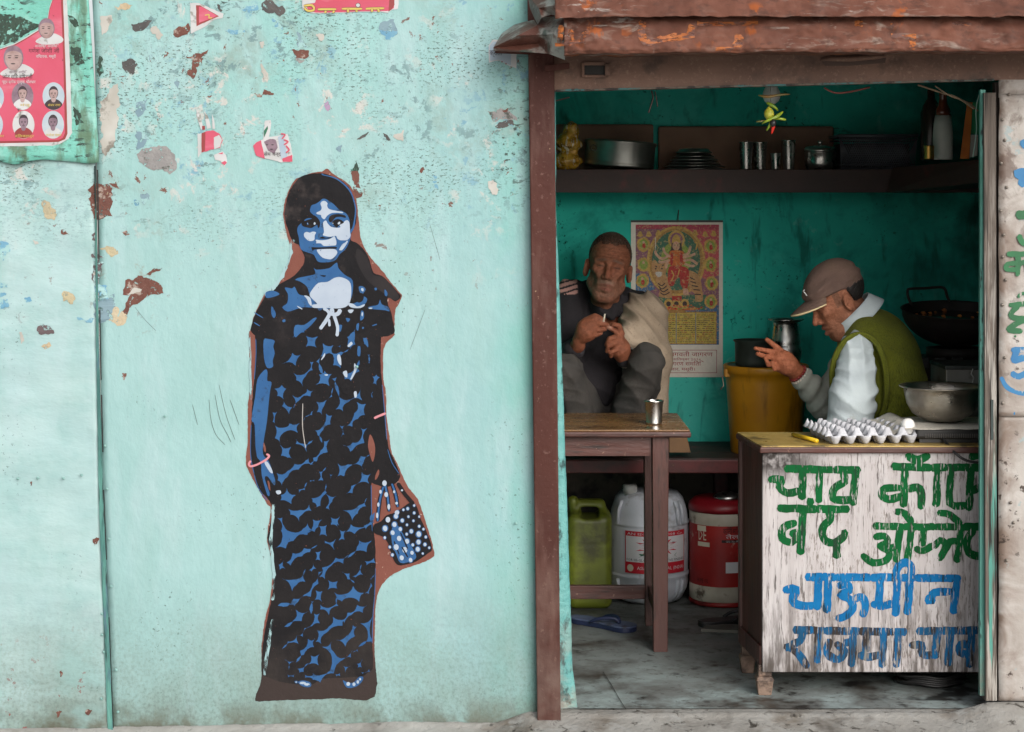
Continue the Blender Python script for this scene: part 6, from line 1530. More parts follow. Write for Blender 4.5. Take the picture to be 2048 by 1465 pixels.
M_kg = pm('green menu paint', lo(8, 108, 54), lo(4, 92, 44), 10, 0.7, spec=0.12, holes=(90, 0.34, 0.40, (1.5, 1, 0.22)), plane=True, spots=[dict(color=lo(190, 190, 180), scale=60, lo=0.66, hi=0.70, stretch=(1.6, 1, 0.14)), dict(color=lo(40, 70, 50), scale=40, lo=0.58, hi=0.66, stretch=(1.6, 1, 0.2))])
M_kb = pm('blue menu paint', lo(22, 128, 192), lo(12, 112, 176), 10, 0.7, spec=0.12, holes=(90, 0.34, 0.40, (1.5, 1, 0.22)), plane=True, spots=[dict(color=lo(190, 190, 188), scale=60, lo=0.66, hi=0.70, stretch=(1.6, 1, 0.14)), dict(color=lo(30, 70, 96), scale=40, lo=0.58, hi=0.66, stretch=(1.6, 1, 0.2))])
M_kd = pm('faded blue menu paint', lo(26, 110, 166), lo(30, 88, 126), 10, 0.7, spec=0.12, holes=(90, 0.34, 0.40, (1.5, 1, 0.22)), plane=True, spots=[dict(color=lo(150, 146, 140), scale=50, lo=0.58, hi=0.64, stretch=(1.6, 1, 0.14)), dict(color=lo(66, 58, 54), scale=34, lo=0.5, hi=0.6, stretch=(1.6, 1, 0.18))])
Zk = ZM(1460, 820, 2.272)
W = 36
MENU = [
    # row 1
    (0, [[(250, 268), (420, 272)], [(178, 318), (235, 316), (224, 350), (262, 378), (325, 366)], [(332, 275), (328, 405)]], W),
    (0, [[(400, 272), (470, 272)], [(408, 275), (403, 420)]], W * .9),
    (0, [[(470, 272), (590, 274)], [(512, 285), (522, 325), (475, 355), (470, 402), (515, 412), (565, 405)], [(572, 280), (558, 432)]], W),
    (0, [[(735, 258), (915, 262)], [(795, 270), (788, 440)], [(775, 355), (705, 358), (690, 388), (722, 408), (780, 392)], [(805, 362), (850, 352), (870, 385), (868, 448)], [(803, 205), (852, 228), (905, 205)], [(850, 222), (858, 240)]], W),
    (0, [[(915, 262), (985, 262)], [(945, 270), (937, 438)]], W),
    (0, [[(985, 262), (1190, 262)], [(1008, 270), (1000, 425), (1080, 432)], [(1095, 270), (1086, 455)], [(1100, 372), (1140, 350), (1180, 370)], [(1090, 215), (1140, 208), (1180, 240)]], W),
    # row 2
    (0, [[(218, 448), (395, 452)], [(300, 512), (245, 535), (238, 585), (282, 602), (312, 560), (275, 565)], [(332, 455), (320, 655)], [(352, 418), (378, 420)]], W),
    (0, [[(395, 452), (540, 452)], [(450, 455), (455, 500), (425, 530), (425, 585), (470, 605), (525, 572)], [(510, 565), (532, 560)], [(485, 600), (485, 672)]], W),
    (0, [[(652, 528), (790, 532)], [(655, 578), (702, 575), (716, 602), (672, 622)], [(680, 622), (722, 645), (712, 682), (650, 695), (600, 660)], [(722, 632), (768, 618)], [(772, 540), (755, 690)]], W * .92),
    (0, [[(790, 532), (850, 532)], [(826, 535), (806, 685)], [(748, 462), (795, 472), (828, 515)]], W * .92),
    (0, [[(850, 532), (930, 532)], [(882, 540), (874, 618)], [(842, 628), (880, 640), (925, 612)]], W * .9),
    (0, [[(930, 532), (1060, 532)], [(925, 625), (955, 592), (982, 618), (952, 682)], [(980, 640), (1000, 600), (1040, 598)], [(1052, 538), (1030, 692)], [(945, 468), (1000, 478), (1050, 520)]], W * .9),
    (0, [[(1060, 532), (1190, 532)], [(1110, 545), (1078, 590), (1085, 648), (1140, 665), (1180, 640)]], W),
    # row 3
    (1, [[(345, 760), (420, 760)], [(245, 820), (300, 816), (285, 868), (325, 890), (390, 890)], [(402, 765), (397, 905)]], W * 1.08),
    (1, [[(420, 760), (480, 762)], [(447, 765), (441, 920)]], W * 1.02),
    (1, [[(480, 762), (640, 762)], [(490, 802), (532, 792), (540, 822), (502, 842), (545, 862), (558, 905), (520, 940), (485, 948)], [(560, 862), (600, 852), (615, 890), (602, 938)]], W),
    (1, [[(640, 762), (780, 762)], [(684, 768), (676, 880)], [(645, 880), (690, 892), (745, 878)], [(762, 768), (752, 935)]], W),
    (1, [[(780, 762), (840, 764)], [(818, 765), (806, 928)], [(752, 748), (768, 708), (800, 694), (824, 715), (820, 762)]], W),
    (1, [[(842, 764), (1046, 766)], [(892, 858), (920, 850), (925, 830), (1012, 826)], [(890, 866), (930, 866)], [(1032, 770), (1014, 925)]], W),
    # row 4
    (2, [[(290, 1000), (375, 1002)], [(332, 1008), (318, 1050), (272, 1074), (312, 1110), (352, 1170)], [(250, 1082), (290, 1072)]], W),
    (2, [[(375, 1002), (430, 1004)], [(402, 1008), (396, 1148)]], W * .95),
    (2, [[(430, 1004), (590, 1006)], [(455, 1045), (440, 1105), (492, 1135), (520, 1095), (480, 1062)], [(562, 1010), (552, 1165)], [(520, 1060), (558, 1055)]], W),
    (2, [[(590, 1006), (730, 1008)], [(622, 1012), (616, 1100)], [(590, 1108), (622, 1124), (690, 1110)], [(700, 1012), (690, 1168)]], W),
    (2, [[(730, 1008), (800, 1010)], [(765, 1012), (756, 1168)]], W),
    (2, [[(850, 1006), (965, 1004)], [(818, 1070), (872, 1070), (872, 1110), (925, 1118)], [(942, 1010), (932, 1128)]], W),
    (2, [[(965, 1004), (1030, 1003)], [(1002, 1008), (990, 1162)]], W),
    (2, [[(1030, 1003), (1130, 1002)], [(1090, 1070), (1048, 1065), (1045, 1105), (1085, 1110)], [(1098, 1008), (1088, 1168)]], W),
]
for li_, (mi, strokes, w) in enumerate(MENU):
    lt = MB()
    for s_ in strokes:
        if len(s_) == 2:
            n_ = 6
            s_ = [(s_[0][0] + (s_[1][0] - s_[0][0]) * i / n_, s_[0][1] + (s_[1][1] - s_[0][1]) * i / n_) for i in range(n_ + 1)]
        add_stroke(lt, Zk(s_), w / 2.272, KF, mi, 0.8 + 0.06 * (li_ % 2), n=3, jit=0.10)
    lt.build('painted_letter', [M_kg, M_kb, M_kd], parent=front_p)

# ------------------------------------------------------------------ on the counter
tray = thing('egg_tray', 'grey cardboard egg tray holding one egg on the counter', 'egg tray')
M_pulp = pm('grey moulded pulp', lin(182, 183, 188), lin(166, 166, 170), 30, 0.9, bump=0.3, bscale=120)
tw, td, nx, ny = .285, .25, 6, 5
pit = tw / nx
ctr = Vector((P(1722, 880, .33).x, .335, TOPZ + .0255))
rotz = Matrix.Rotation(R(6), 3, 'Z')
def trayfn(u, v):
    x, y = (u - .5) * (tw + .016), (v - .5) * (td + .016)
    ed = min(1, max(0, (tw / 2 + .008 - abs(x)) / .012)) * min(1, max(0, (td / 2 + .008 - abs(y)) / .012))
    fa, fb = (x + tw / 2) / pit, (y + td / 2) / (td / ny)
    a, b_ = abs(fa - round(fa)), abs(fb - round(fb))       # 0 on the ridges between cups, .5 at a cup's centre
    z = .024 * min(1, max(0, 1 - max(a, b_) / .38) / .66) - .024 * min(1, max(0, min(a, b_) - .13) / .2)
    return ctr + rotz @ Vector((x, y, z * ed))
MB().grid(trayfn, 150, 125).build('moulded_sheet', M_pulp, parent=tray, solid=0.002)
# upright feet points under the front rim
for k in range(6):
    x = (-.5 + (k + .5) / 6) * tw
    c = ctr + rotz @ Vector((x, -td / 2 - .004, 0))
    m_ = MB(); m_.lathe([(.006, -.0245), (.010, -.022), (.019, -.002), (.019, .0)], c, 8)
    m_.build('cup_foot', M_pulp, parent=tray)
c = ctr + rotz @ Vector((tw / 2 - pit * .5, -td / 2 + td / ny * .5, .020))
MB().lathe([(.022 * math.sin(t) * (1 - .12 * math.cos(t)), -.028 * math.cos(t)) for t in [i * math.pi / 14 for i in range(15)]], c, 28).build('egg', pm('egg shell', lin(232, 230, 226), rough=0.45), label='single white egg in the right front cup of the tray', cat='egg')
ap = thing('hot_plate', 'flat black hot plate with side vents on the counter', 'hot plate')
ax0, ax1 = P(1832, 880, .21).x, P(2010, 880, .21).x
casing_ = MB().box(ax0, ax1, .215, .465, TOPZ + .012, TOPZ + .046).build('casing', M_black, parent=ap, bevel=0.010, seg=3)
MB().box(ax0 + .014, ax1 - .01, .226, .455, TOPZ + .001, TOPZ + .012).build('base', M_black, parent=ap)
for k in range(26):
    x = ax0 + .03 + k * .0068
    MB().box(x, x + .0026, .2125, .2155, TOPZ + .016, TOPZ + .029).build('vent_rib', pm('vent rib', lin(70, 66, 62)), parent=casing_)
MB().tube([P(*q) for q in smoothpts([(1886, 878, .212), (1896, 890, .19), (1912, 908, .145), (1934, 922, .14), (1962, 926, .14)], 5, False)], .0042, 8).build('power_cord', M_black, label='black power cord hanging from the hot plate over the counter edge', cat='cord')
M_news = pm('newspaper', lin(206, 200, 188), lin(186, 180, 168), 6, 0.85, spots=[dict(color=lin(120, 114, 106), scale=90, lo=0.56, hi=0.62, stretch=(1, 3, 3), amt=0.7)])
def news(u, v):
    x = P(1752, 850, .34).x + u * .36
    y = .20 + v * .27
    z = TOPZ + .050 + .003 * fbm(x * 12, y * 12)
    k = max(0, (ax0 + .01 - x) / .1)
    z += .012 * math.sin(min(1, k * 1.3) * math.pi) * (.6 + .6 * v) - .02 * k * (1 - v) * 1.3 - .012 * max(0, k - .4)
    if v < .12: z -= .004 * (1 - v / .12)
    yy = y + (.03 * k * (1 - v)) + (.02 if v < .5 and k > 0 else 0) * k
    return Vector((x, yy, z))
MB().grid(news, 50, 30).build('newspaper', M_news, label='old newspaper spread under the steel bowl', cat='newspaper', solid=0.0006)
bc = Vector((P(1884, 840, .345).x, .345, TOPZ + .0555))
bowl = lat('steel_bowl', 'wide worn steel mixing bowl on the newspaper', 'bowl',
    [(0, .0), (.052, .0), (.062, .003), (.092, .022), (.108, .05), (.116, .082), (.118, .100), (.131, .104), (.133, .1075), (.130, .109), (.117, .106), (.114, .082), (.104, .05), (.088, .026), (.06, .007), (0, .004)], bc, M_steelw, seg=64)
MB().tube([Vector((P(1586, 864, .37).x, .37, TOPZ + .0075)), Vector((P(1634, 884, .215).x, .215, TOPZ + .0075))], .0065, 10).build('yellow_roll', pm('yellow paper roll', lin(226, 190, 40), lin(206, 164, 30), 20, 0.5), label='rolled yellow paper tube beside the egg tray', cat='paper roll')

# ------------------------------------------------------------------ under the bench
gd = 1.34
gc = P(1180, 1205, gd); gc.z = 0
M_gj = pm('dirty green plastic', lin(122, 132, 40), lin(96, 104, 34), 5, 0.45, bump=0.1, spots=[dict(color=lin(70, 72, 36), scale=6, lo=0.5, hi=0.68)])
def jerry(p):
    c_ = np.array([gc.x, gc.y + .09, .175])
    d = rbx(p, c_, (.082, .085, .175), .03)
    d = smin(d, rbx(p, c_ + [0, 0, .175], (.06, .03, .045), .02), .04)
    d = smax(d, -rbx(p, c_ + [0, 0, .176], (.036, .12, .018), .014), .01)
    d = np.minimum(d, cap(p, c_ + [-.05, -.01, .17], c_ + [-.06, -.02, .215], .022, .02))
    return d + .002 * np.maximum(0, np.sin(p[:, 2] * 80)) * (np.abs(p[:, 2] - .22) < .02)
o = sdf_mesh('jerrycan', jerry, (gc.x - .11, gc.y - .03, -.002), (gc.x + .11, gc.y + .21, .45), .007, M_gj)
tag(o, 'green plastic jerrycan with a carrying handle under the bench', 'jerrycan')
# white thinner drum
wd = 1.38
wcx = P(1304, 1218, wd)
jug = thing('white_drum', 'white plastic chemical drum with a red and white label under the bench', 'drum')
M_wj = pm('white drum plastic', lin(200, 204, 212), lin(178, 182, 190), 4, 0.4, bump=0.05, spots=[dict(color=lin(120, 116, 112), scale=8, lo=0.56, hi=0.7)])
jc = (wcx.x, wd + .15, 0.002)
JR = .150
drum_b = MB().lathe([(0, 0), (.10, 0), (.125, .012), (.143, .05), (.148, .075), (.148, .098), (.151, .102), (.151, .108), (.147, .112), (JR - .002, .115), (JR - .002, .285), (.147, .288), (.151, .293), (.151, .300), (.147, .304), (.143, .335), (.128, .385), (.11, .405), (.06, .413), (0, .413)], jc, 64).build('drum_body', M_wj, parent=jug)
MB().lathe([(.024, .40), (.024, .412), (.027, .413), (.027, .435), (.024, .438), (0, .438)], (jc[0] - .075, jc[1] - .05, 0.002), 24).build('screw_cap', pm('cap white', lin(190, 190, 186)), parent=drum_b)
MB().tube([(jc[0] + .03, jc[1] - .085, .40), (jc[0] + .04, jc[1] - .07, .432), (jc[0] + .05, jc[1] + .05, .435), (jc[0] + .05, jc[1] + .08, .40)], .014, 10).build('moulded_handle', M_wj, parent=drum_b)
for a_ in (-.95, .72, .9):
    MB().tube([(jc[0] + math.sin(a_) * .152, jc[1] - math.cos(a_) * .152, .30), (jc[0] + math.sin(a_) * .147, jc[1] - math.cos(a_) * .147, .35), (jc[0] + math.sin(a_) * .132, jc[1] - math.cos(a_) * .132, .385)], .007, 8).build('moulded_rib', M_wj, parent=drum_b)
    MB().tube([(jc[0] + math.sin(a_) * .151, jc[1] - math.cos(a_) * .151, .095), (jc[0] + math.sin(a_) * .146, jc[1] - math.cos(a_) * .146, .055), (jc[0] + math.sin(a_) * .12, jc[1] - math.cos(a_) * .12, .015)], .007, 8).build('moulded_rib', M_wj, parent=drum_b)
# label: laid out flat in millimetres (u along the drum, v up), then wrapped on it
def wrap(mb_flat_pts, tris, c_, rad, out, mb, mi):
    vs_ = []
    for u, v in mb_flat_pts:
        a_ = u / rad
        vs_.append((c_[0] + math.sin(a_) * (rad + out), c_[1] - math.cos(a_) * (rad + out), c_[2] + v))
    mb.add(vs_, tris, mi)
def wrap_poly(mb, pts, c_, rad, out, mi):
    mb.k += 1
    dense = []
    for i, a_ in enumerate(pts):
        b_ = pts[(i + 1) % len(pts)]
        n_ = max(1, int(abs(b_[0] - a_[0]) / .012))
        dense += [(a_[0] + (b_[0] - a_[0]) * t / n_, a_[1] + (b_[1] - a_[1]) * t / n_) for t in range(n_)]
    t_ = tessellate_polygon([[Vector((u, v, 0)) for u, v in dense]])
    fs_ = []
    for t in t_:
        (x0, y0), (x1, y1), (x2, y2) = (dense[i] for i in t)
        fs_.append(tuple(t) if (x1 - x0) * (y2 - y0) - (x2 - x0) * (y1 - y0) > 0 else tuple(t)[::-1])
    wrap(dense, fs_, c_, rad, out + mb.k * 1e-5, mb, mi)
def wrap_rect(mb, u0, v0, u1, v1, c_, rad, out, mi):
    mb.k += 1
    n_ = max(1, int((u1 - u0) / .01))
    pts = [(u0 + (u1 - u0) * i / n_, v) for v in (v0, v1) for i in range(n_ + 1)]
    wrap(pts, [(i, i + 1, n_ + 2 + i, n_ + 1 + i) for i in range(n_)], c_, rad, out + mb.k * 1e-5, mb, mi)
def wrap_text(mb, body, u, v, size, width, c_, rad, out, mi):
    tmp = MB()
    text_flat(tmp, body, 0, 0, 1.0, 0.0, 0, 0)
    s0 = S(-2e-5)
    xs = [(p[0] / s0 + CX) for p in tmp.v]; zs = [((CAM_H - p[2]) / s0 + HY) for p in tmp.v]
    x0, x1 = min(xs), max(xs)
    mb.k += 1
    wrap([(u + (x - x0) / (x1 - x0) * width, v - y * size) for x, y in zip(xs, zs)], [tuple(f) for f in tmp.f], c_, rad, out + mb.k * 1e-5, mb, mi)
LM = [pm('label white', lin(206, 206, 208)), pm('label red', lin(186, 26, 44)), pm('label green', lin(20, 92, 60)), pm('label ink', lin(30, 50, 56)), pm('label cream', lin(206, 196, 176)), pm('label dark ink', lin(40, 20, 22))]
lb = MB()
u0, u1, v0, v1 = -.105, .205 - .06, .122, .278
jcl = (jc[0], jc[1], jc[2])
wrap_rect(lb, u0, v0, u1, v1, jcl, JR, .0008, 1)
wrap_rect(lb, u0 + .004, v0 + .042, u1 - .004, v1 - .018, jcl, JR, .0014, 0)
cu, cv = .02, .222
sb = []
for i in range(28):
    a_ = 2 * math.pi * i / 28
    r_ = (.085 if i % 2 == 0 else .05) * (1 if abs(math.cos(a_)) > .3 else .55)
    sb.append((cu + r_ * 1.05 * math.cos(a_), cv + r_ * .42 * math.sin(a_)))
wrap_poly(lb, sb, jcl, JR, .0020, 1)
wrap_text(lb, 'SUPER', cu - .045, cv - .009, .030, .09, jcl, JR, .0026, 0)
wrap_text(lb, 'TM', cu + .058, cv + .012, .010, .010, jcl, JR, .0026, 3)
wrap_poly(lb, [(cu - .07, .182), (cu - .06, .188), (cu - .07, .196), (cu + .08, .196), (cu + .07, .188), (cu + .08, .182)], jcl, JR, .0022, 2)
wrap_text(lb, 'THINNER', cu - .042, .184, .013, .085, jcl, JR, .0028, 0)
wrap_text(lb, 'FOR HI-GLOSS AUTOMOTIVE FINISHES', u0 + .008, .168, .013, u1 - u0 - .014, jcl, JR, .0022, 3)
wrap_text(lb, 'AN ISO 9001-2008 Co.', u0 + .010, v1 - .014, .013, u1 - u0 - .022, jcl, JR, .0022, 0)
wrap_text(lb, 'ASIAN CHEMICAL (INDIA)', u0 + .05, .137, .017, u1 - u0 - .058, jcl, JR, .0022, 0)
wrap_poly(lb, [(u0 + .023 + .013 * math.cos(t), .142 + .013 * math.sin(t)) for t in [i * .35 for i in range(18)]], jcl, JR, .0022, 4)
lb.build('printed_label', LM, parent=drum_b, kind='stuff')
# red drum
rd = thing('red_drum', 'battered red and white tin drum with a red lid behind the counter', 'drum')
rc = P(1452, 1222, 1.36); rc = (rc.x, 1.36 + .13, .002)
RR = .122
M_rd = pm('scuffed red tin', lin(168, 40, 36), lin(140, 30, 30), 5, 0.45, bump=0.1, spots=[dict(color=lin(196, 180, 164), scale=16, lo=0.6, hi=0.64, patch=(6, .5, .6)), dict(color=lin(84, 26, 26), scale=9, lo=0.56, hi=0.68)])
M_rw = pm('scuffed cream tin', lin(196, 188, 172), lin(164, 154, 138), 6, 0.5, spots=[dict(color=lin(96, 84, 72), scale=14, lo=0.56, hi=0.66)])
m_ = MB()
m_.lathe([(0, .012), (RR - .008, .012), (RR, .02), (RR, .075)], rc, 56, 1)
m_.lathe([(RR, .075), (RR, .30)], rc, 56, 0, closed=True)
m_.lathe([(RR, .30), (RR, .345), (RR - .003, .348)], rc, 56, 1, closed=True)
red_b = m_.build('drum_body', [M_rd, M_rw], parent=rd)
MB().lathe([(RR - .005, 0), (RR + .002, .002), (RR + .002, .014), (RR - .004, .016)], rc, 48).build('bottom_rim', M_rd, parent=rd)
MB().lathe([(RR + .003, .345), (RR + .004, .36), (RR, .372), (.105, .388), (.09, .392), (0, .392)], rc, 56).build('lid', pm('red lid', lin(128, 20, 30), rough=0.4), parent=rd)
lb = MB()
wrap_text(lb, 'DE', -.108, .245, .055, .034, rc, RR, .001, 4)
wrap_rect(lb, -.112, .222, -.06, .238, rc, RR, .001, 4)
wrap_rect(lb, -.115, .29 - .012, -.075, .298, rc, RR, .001, 4)
wrap_rect(lb, .0, .128, .09, .168, rc, RR, .001, 0)
wrap_text(lb, 'काली मिर्च', -.01, .272, .03, .07, rc, RR, .001, 5); wrap_text(lb, 'तेल', .0, .255, .02, .05, rc, RR, .001, 0)
wrap_rect(lb, -.015, .24, .07, .25, rc, RR, .0012, 5); wrap_text(lb, 'GEO. No. 640', .0, .2415, .01, .05, rc, RR, .002, 0)
wrap_text(lb, 'HUME OIL', -.115, .088, .022, .05, rc, RR, .001, 5)
lb.build('printed_label', LM, parent=red_b, kind='stuff')
lat('steel_saucer', 'small upturned steel saucer lying on the red drum', 'saucer', [(.052, 0), (.055, .003), (.045, .014), (.02, .022), (0, .024)], (rc[0] + .015, rc[1] - .04, .3945), M_steel)
# sandals, loose board, cable coil
M_sole = pm('blue rubber sole', lin(96, 108, 136), lin(70, 80, 108), 8, 0.6, spots=[dict(color=lin(50, 46, 48), scale=12, lo=0.5, hi=0.66)])
M_strap = pm('navy strap', lin(34, 42, 70), rough=0.5)
def sandal(label, c, rz, m1, m2):
    t = thing('sandal', label, 'sandal', group='sandals on the floor')
    pts = [(-.13, -.02), (-.135, .0), (-.13, .022), (-.09, .034), (-.03, .03), (.04, .04), (.09, .046), (.125, .034), (.138, .0), (.125, -.034), (.09, -.042), (.03, -.032), (-.04, -.028), (-.09, -.032)]
    q = smoothpts(pts, 3)
    M = Matrix.Rotation(R(rz), 3, 'Z')
    n_ = len(q)
    m_ = MB()
    for k, (z0, z1, mi) in enumerate(((.001, .016, 1), (.0162, .022, 0))):
        lo_ = [Vector(c) + M @ Vector((x, y, z0)) for x, y in q]; hi_ = [Vector(c) + M @ Vector((x, y, z1)) for x, y in q]
        m_.add(lo_ + hi_, [tuple(range(n_))[::-1], tuple(range(n_, 2 * n_))] + [(i, (i + 1) % n_, n_ + (i + 1) % n_, n_ + i) for i in range(n_)], mi)
    m_.build('sole', [m1, m2], parent=t, bevel=0.002)
    for s_ in (-1, 1):
        pp = smoothpts([(.075, 0, .022), (.06, s_ * .012, .04), (.01, s_ * .034, .036), (-.025, s_ * .036, .02)], 5, False)
        MB().tube([Vector(c) + M @ Vector(p_) for p_ in pp], [.004] + [.006] * (len(pp) - 2) + [.005], 8).build('strap', m2, parent=t)
p0 = P(1204, 1248, 1.08); p0.z = 0
sandal('blue flip flop lying on the floor below the table', (p0.x, 1.08, 0), -38, M_sole, M_strap)
p0 = P(1470, 1250, 1.10)
sandal('black flip flop half hidden behind the counter side', (p0.x, 1.12, 0), 20, pm('dark sole', lin(56, 54, 54)), M_black)
q = [P(1402, 1268, 1.0), P(1490, 1275, .97), P(1490, 1252, 1.06), P(1418, 1248, 1.08)]
MB().hexa([(v.x, v.y, .001) for v in q], [(v.x, v.y, .012) for v in q]).build('loose_board', pm('grey board', lin(110, 108, 100), lin(84, 80, 74), 8, 0.8), label='thin grey board lying on the floor beside the counter', cat='board')
cb = MB()
cc = P(1862, 1372, .33)
pts = []
for i in range(120):
    a_ = i / 120 * 2 * math.pi * 5
    pts.append((cc.x + (.10 + .012 * math.sin(i * .7)) * math.cos(a_), .33 + .075 * math.sin(a_), .006 + .006 * (i / 24) + .003 * math.sin(i * 1.3)))
cb.tube(pts, .0048, 7)
cb.build('cable_coil', M_black, label='coil of black cable on the floor under the counter', cat='cable')

# ------------------------------------------------------------------ people
def head_sdf(q, age=0.0, mouth_open=0.0, chin=.024):
    """head in its own frame: face towards -y, x to its side, z up, about 0.27 m tall"""
    d = elp(q, (0, .016, .046), (.078, .098, .088))
    d = smin(d, elp(q, (0, -.022, -.036), (.064, .072, .094)), .035)
    d = smin(d, cap(q, (-chin, -.060, -.108 - mouth_open), (chin, -.060, -.108 - mouth_open), .021), .03)
    for s_ in (-1, 1):
        d = smin(d, cap(q, (s_ * .056, .0, -.065), (s_ * (chin + .012), -.045, -.1), .014), .035)
        d = smin(d, sph(q, (s_ * .044, -.066, -.016), .019), .022)
        d = smin(d, cap(q, (s_ * .012, -.090, .024), (s_ * .05, -.074, .022), .010, .008), .016)
        d = smax(d, -elp(q, (s_ * .031, -.104, .003), (.022, .020 + .004 * age, .014)), .014)
        d = smin(d, sph(q, (s_ * .031, -.0775, .003), .0135), .005)
        d = smax(d, -cap(q, (s_ * .016, -.092, .001), (s_ * .045, -.086, .001), .0018), .004)
        # fold from nostril to mouth corner, hollow under the cheekbone
        d = smax(d, -cap(q, (s_ * .020, -.103, -.040), (s_ * .036, -.086, -.075), .0035 + .003 * age), .008)
        d = smax(d, -sph(q, (s_ * .072, -.062, -.052), .018 + .007 * age), .03)
        # ear
        e = elp(q, (s_ * .083, .014, -.012), (.011, .021, .034), rotm(0, 0, s_ * 22))
        e = smax(e, -elp(q, (s_ * .096, .010, -.007), (.012, .013, .022), rotm(0, 0, s_ * 22)), .004)
        e = smin(e, cap(q, (s_ * .089, .004, -.012), (s_ * .088, .016, .008), .0035), .004)
        d = smin(d, e, .010)
    d = smin(d, cap(q, (0, -.086, .016), (0, -.112, -.034), .0075, .0115), .014)
    for s_ in (-1, 1): d = smin(d, sph(q, (s_ * .013, -.099, -.039), .0088), .009)
    for s_ in (-1, 1): d = smax(d, -sph(q, (s_ * .007, -.106, -.048), .0036), .004)
    d = smin(d, chain(q, [(-.026, -.078, -.069), (0, -.094, -.064), (.026, -.078, -.069)], [.004, .0075, .004]), .010)
    d = smin(d, chain(q, [(-.024, -.078, -.080 - mouth_open), (0, -.092, -.083 - mouth_open), (.024, -.078, -.080 - mouth_open)], [.004, .0085, .004]), .010)
    d = smax(d, -chain(q, [(-.027, -.084, -.0735), (0, -.102, -.0735 - mouth_open * .5), (.027, -.084, -.0735)], [.0015, .003 + mouth_open * .6, .0015]), .004)
    if age:
        m = np.exp(-((q[:, 2] - .062) / .026) ** 2) * (q[:, 1] < -.03)
        d = d + age * .0022 * np.sin((q[:, 2] + .12 * q[:, 0] ** 2 * 4) * 520) * m
        m2 = np.exp(-((np.abs(q[:, 0]) - .05) / .018) ** 2) * np.exp(-((q[:, 2] + .03) / .035) ** 2) * (q[:, 1] < -.02)
        d = d + age * .0016 * np.sin((np.abs(q[:, 0]) * .8 + q[:, 2]) * 500) * m2
    return d
def head_cols(q, skin, hairc, stubble, browc, hair_z=.075, stub_amt=.5, lips=(.26, .09, .07), moust=None):
    n = len(q)
    c_ = np.tile(A3(skin), (n, 1))
    mixc = lambda w, k: c_ * (1 - w[:, None]) + A3(k) * w[:, None]
    sg = lambda v, w: 1 / (1 + np.exp(-np.clip(v / w, -30, 30)))
    front = sg(-.02 - q[:, 1], .012)
    c_ = mixc(.35 * np.exp(-((q[:, 2] + .03) / .03) ** 2) * np.exp(-(q[:, 0] / .022) ** 2) * front, A3(skin) * A3((1.15, .85, .8)))
    st = sg(-.045 - q[:, 2], .012) * sg(.03 - q[:, 1], .02) * (q[:, 2] > -.16)
    st = st * (.6 + .4 * vnoise(q, 900))
    c_ = mixc(np.clip(st * stub_amt, 0, 1), stubble)
    ms = np.exp(-((q[:, 2] + .056) / .008) ** 2) * np.exp(-(q[:, 0] / .03) ** 4) * front
    c_ = mixc(np.clip(ms * .7, 0, 1), browc if moust is None else moust)
    lp = (np.exp(-((q[:, 2] + .066) / .0045) ** 2) + np.exp(-((q[:, 2] + .082) / .006) ** 2)) * np.exp(-(q[:, 0] / .022) ** 4) * (q[:, 1] < -.08)
    c_ = mixc(np.clip(lp, 0, 1) * .75, lips)
    hair = sg(q[:, 2] + .35 * (q[:, 1] - 0) - hair_z + .35 * np.maximum(0, np.abs(q[:, 0]) - .05) * -1, .010)
    back = sg(q[:, 1] - .045, .012) * sg(q[:, 2] + .055, .012)
    hair = np.clip(np.maximum(hair, back), 0, 1) * (np.abs(q[:, 0]) < .085)
    c_ = mixc(hair * (.75 + .25 * vnoise(q, 700, 2)), hairc)
    for s_ in (-1, 1):
        bw = np.exp(-((q[:, 2] - .026 - .004 * np.cos(q[:, 0] * 60)) / .0055) ** 2) * np.exp(-((q[:, 0] - s_ * .032) / .021) ** 4) * (q[:, 1] < -.05)
        c_ = mixc(np.clip(bw * .85, 0, 1), browc)
        ey = np.exp(-((q[:, 2] - .0015) / .0032) ** 2) * np.exp(-((q[:, 0] - s_ * .031) / .013) ** 4) * (q[:, 1] < -.07)
        c_ = mixc(np.clip(ey, 0, 1) * .9, (.02, .012, .01))
    return np.clip(c_, 0, 1)
def crease(p, n_, fr, warp=2.5, wf=9.0, seed=0.0):
    return 1 - 2 * np.abs(np.sin(p @ A3(n_) * fr + warp * vnoise(p, wf, seed)))
class Frame:
    """rigid frame: origin c, rotation matrix Rm (columns = local axes), scale k"""
    def __init__(self, c, Rm, k): self.c, self.R, self.k = A3(c), Rm, k
    def loc(self, p): return ((p - self.c) @ self.R) / self.k
    def wld(self, q): return Vector((self.c + self.R @ (A3(q) * self.k)).tolist())
M_skin = pm('skin', (1.06, 1.04, 1.02, 1), (.70, .64, .60, 1), 70, 0.6, vcol='Col', bump=0.6, bscale=130, spec=0.3)

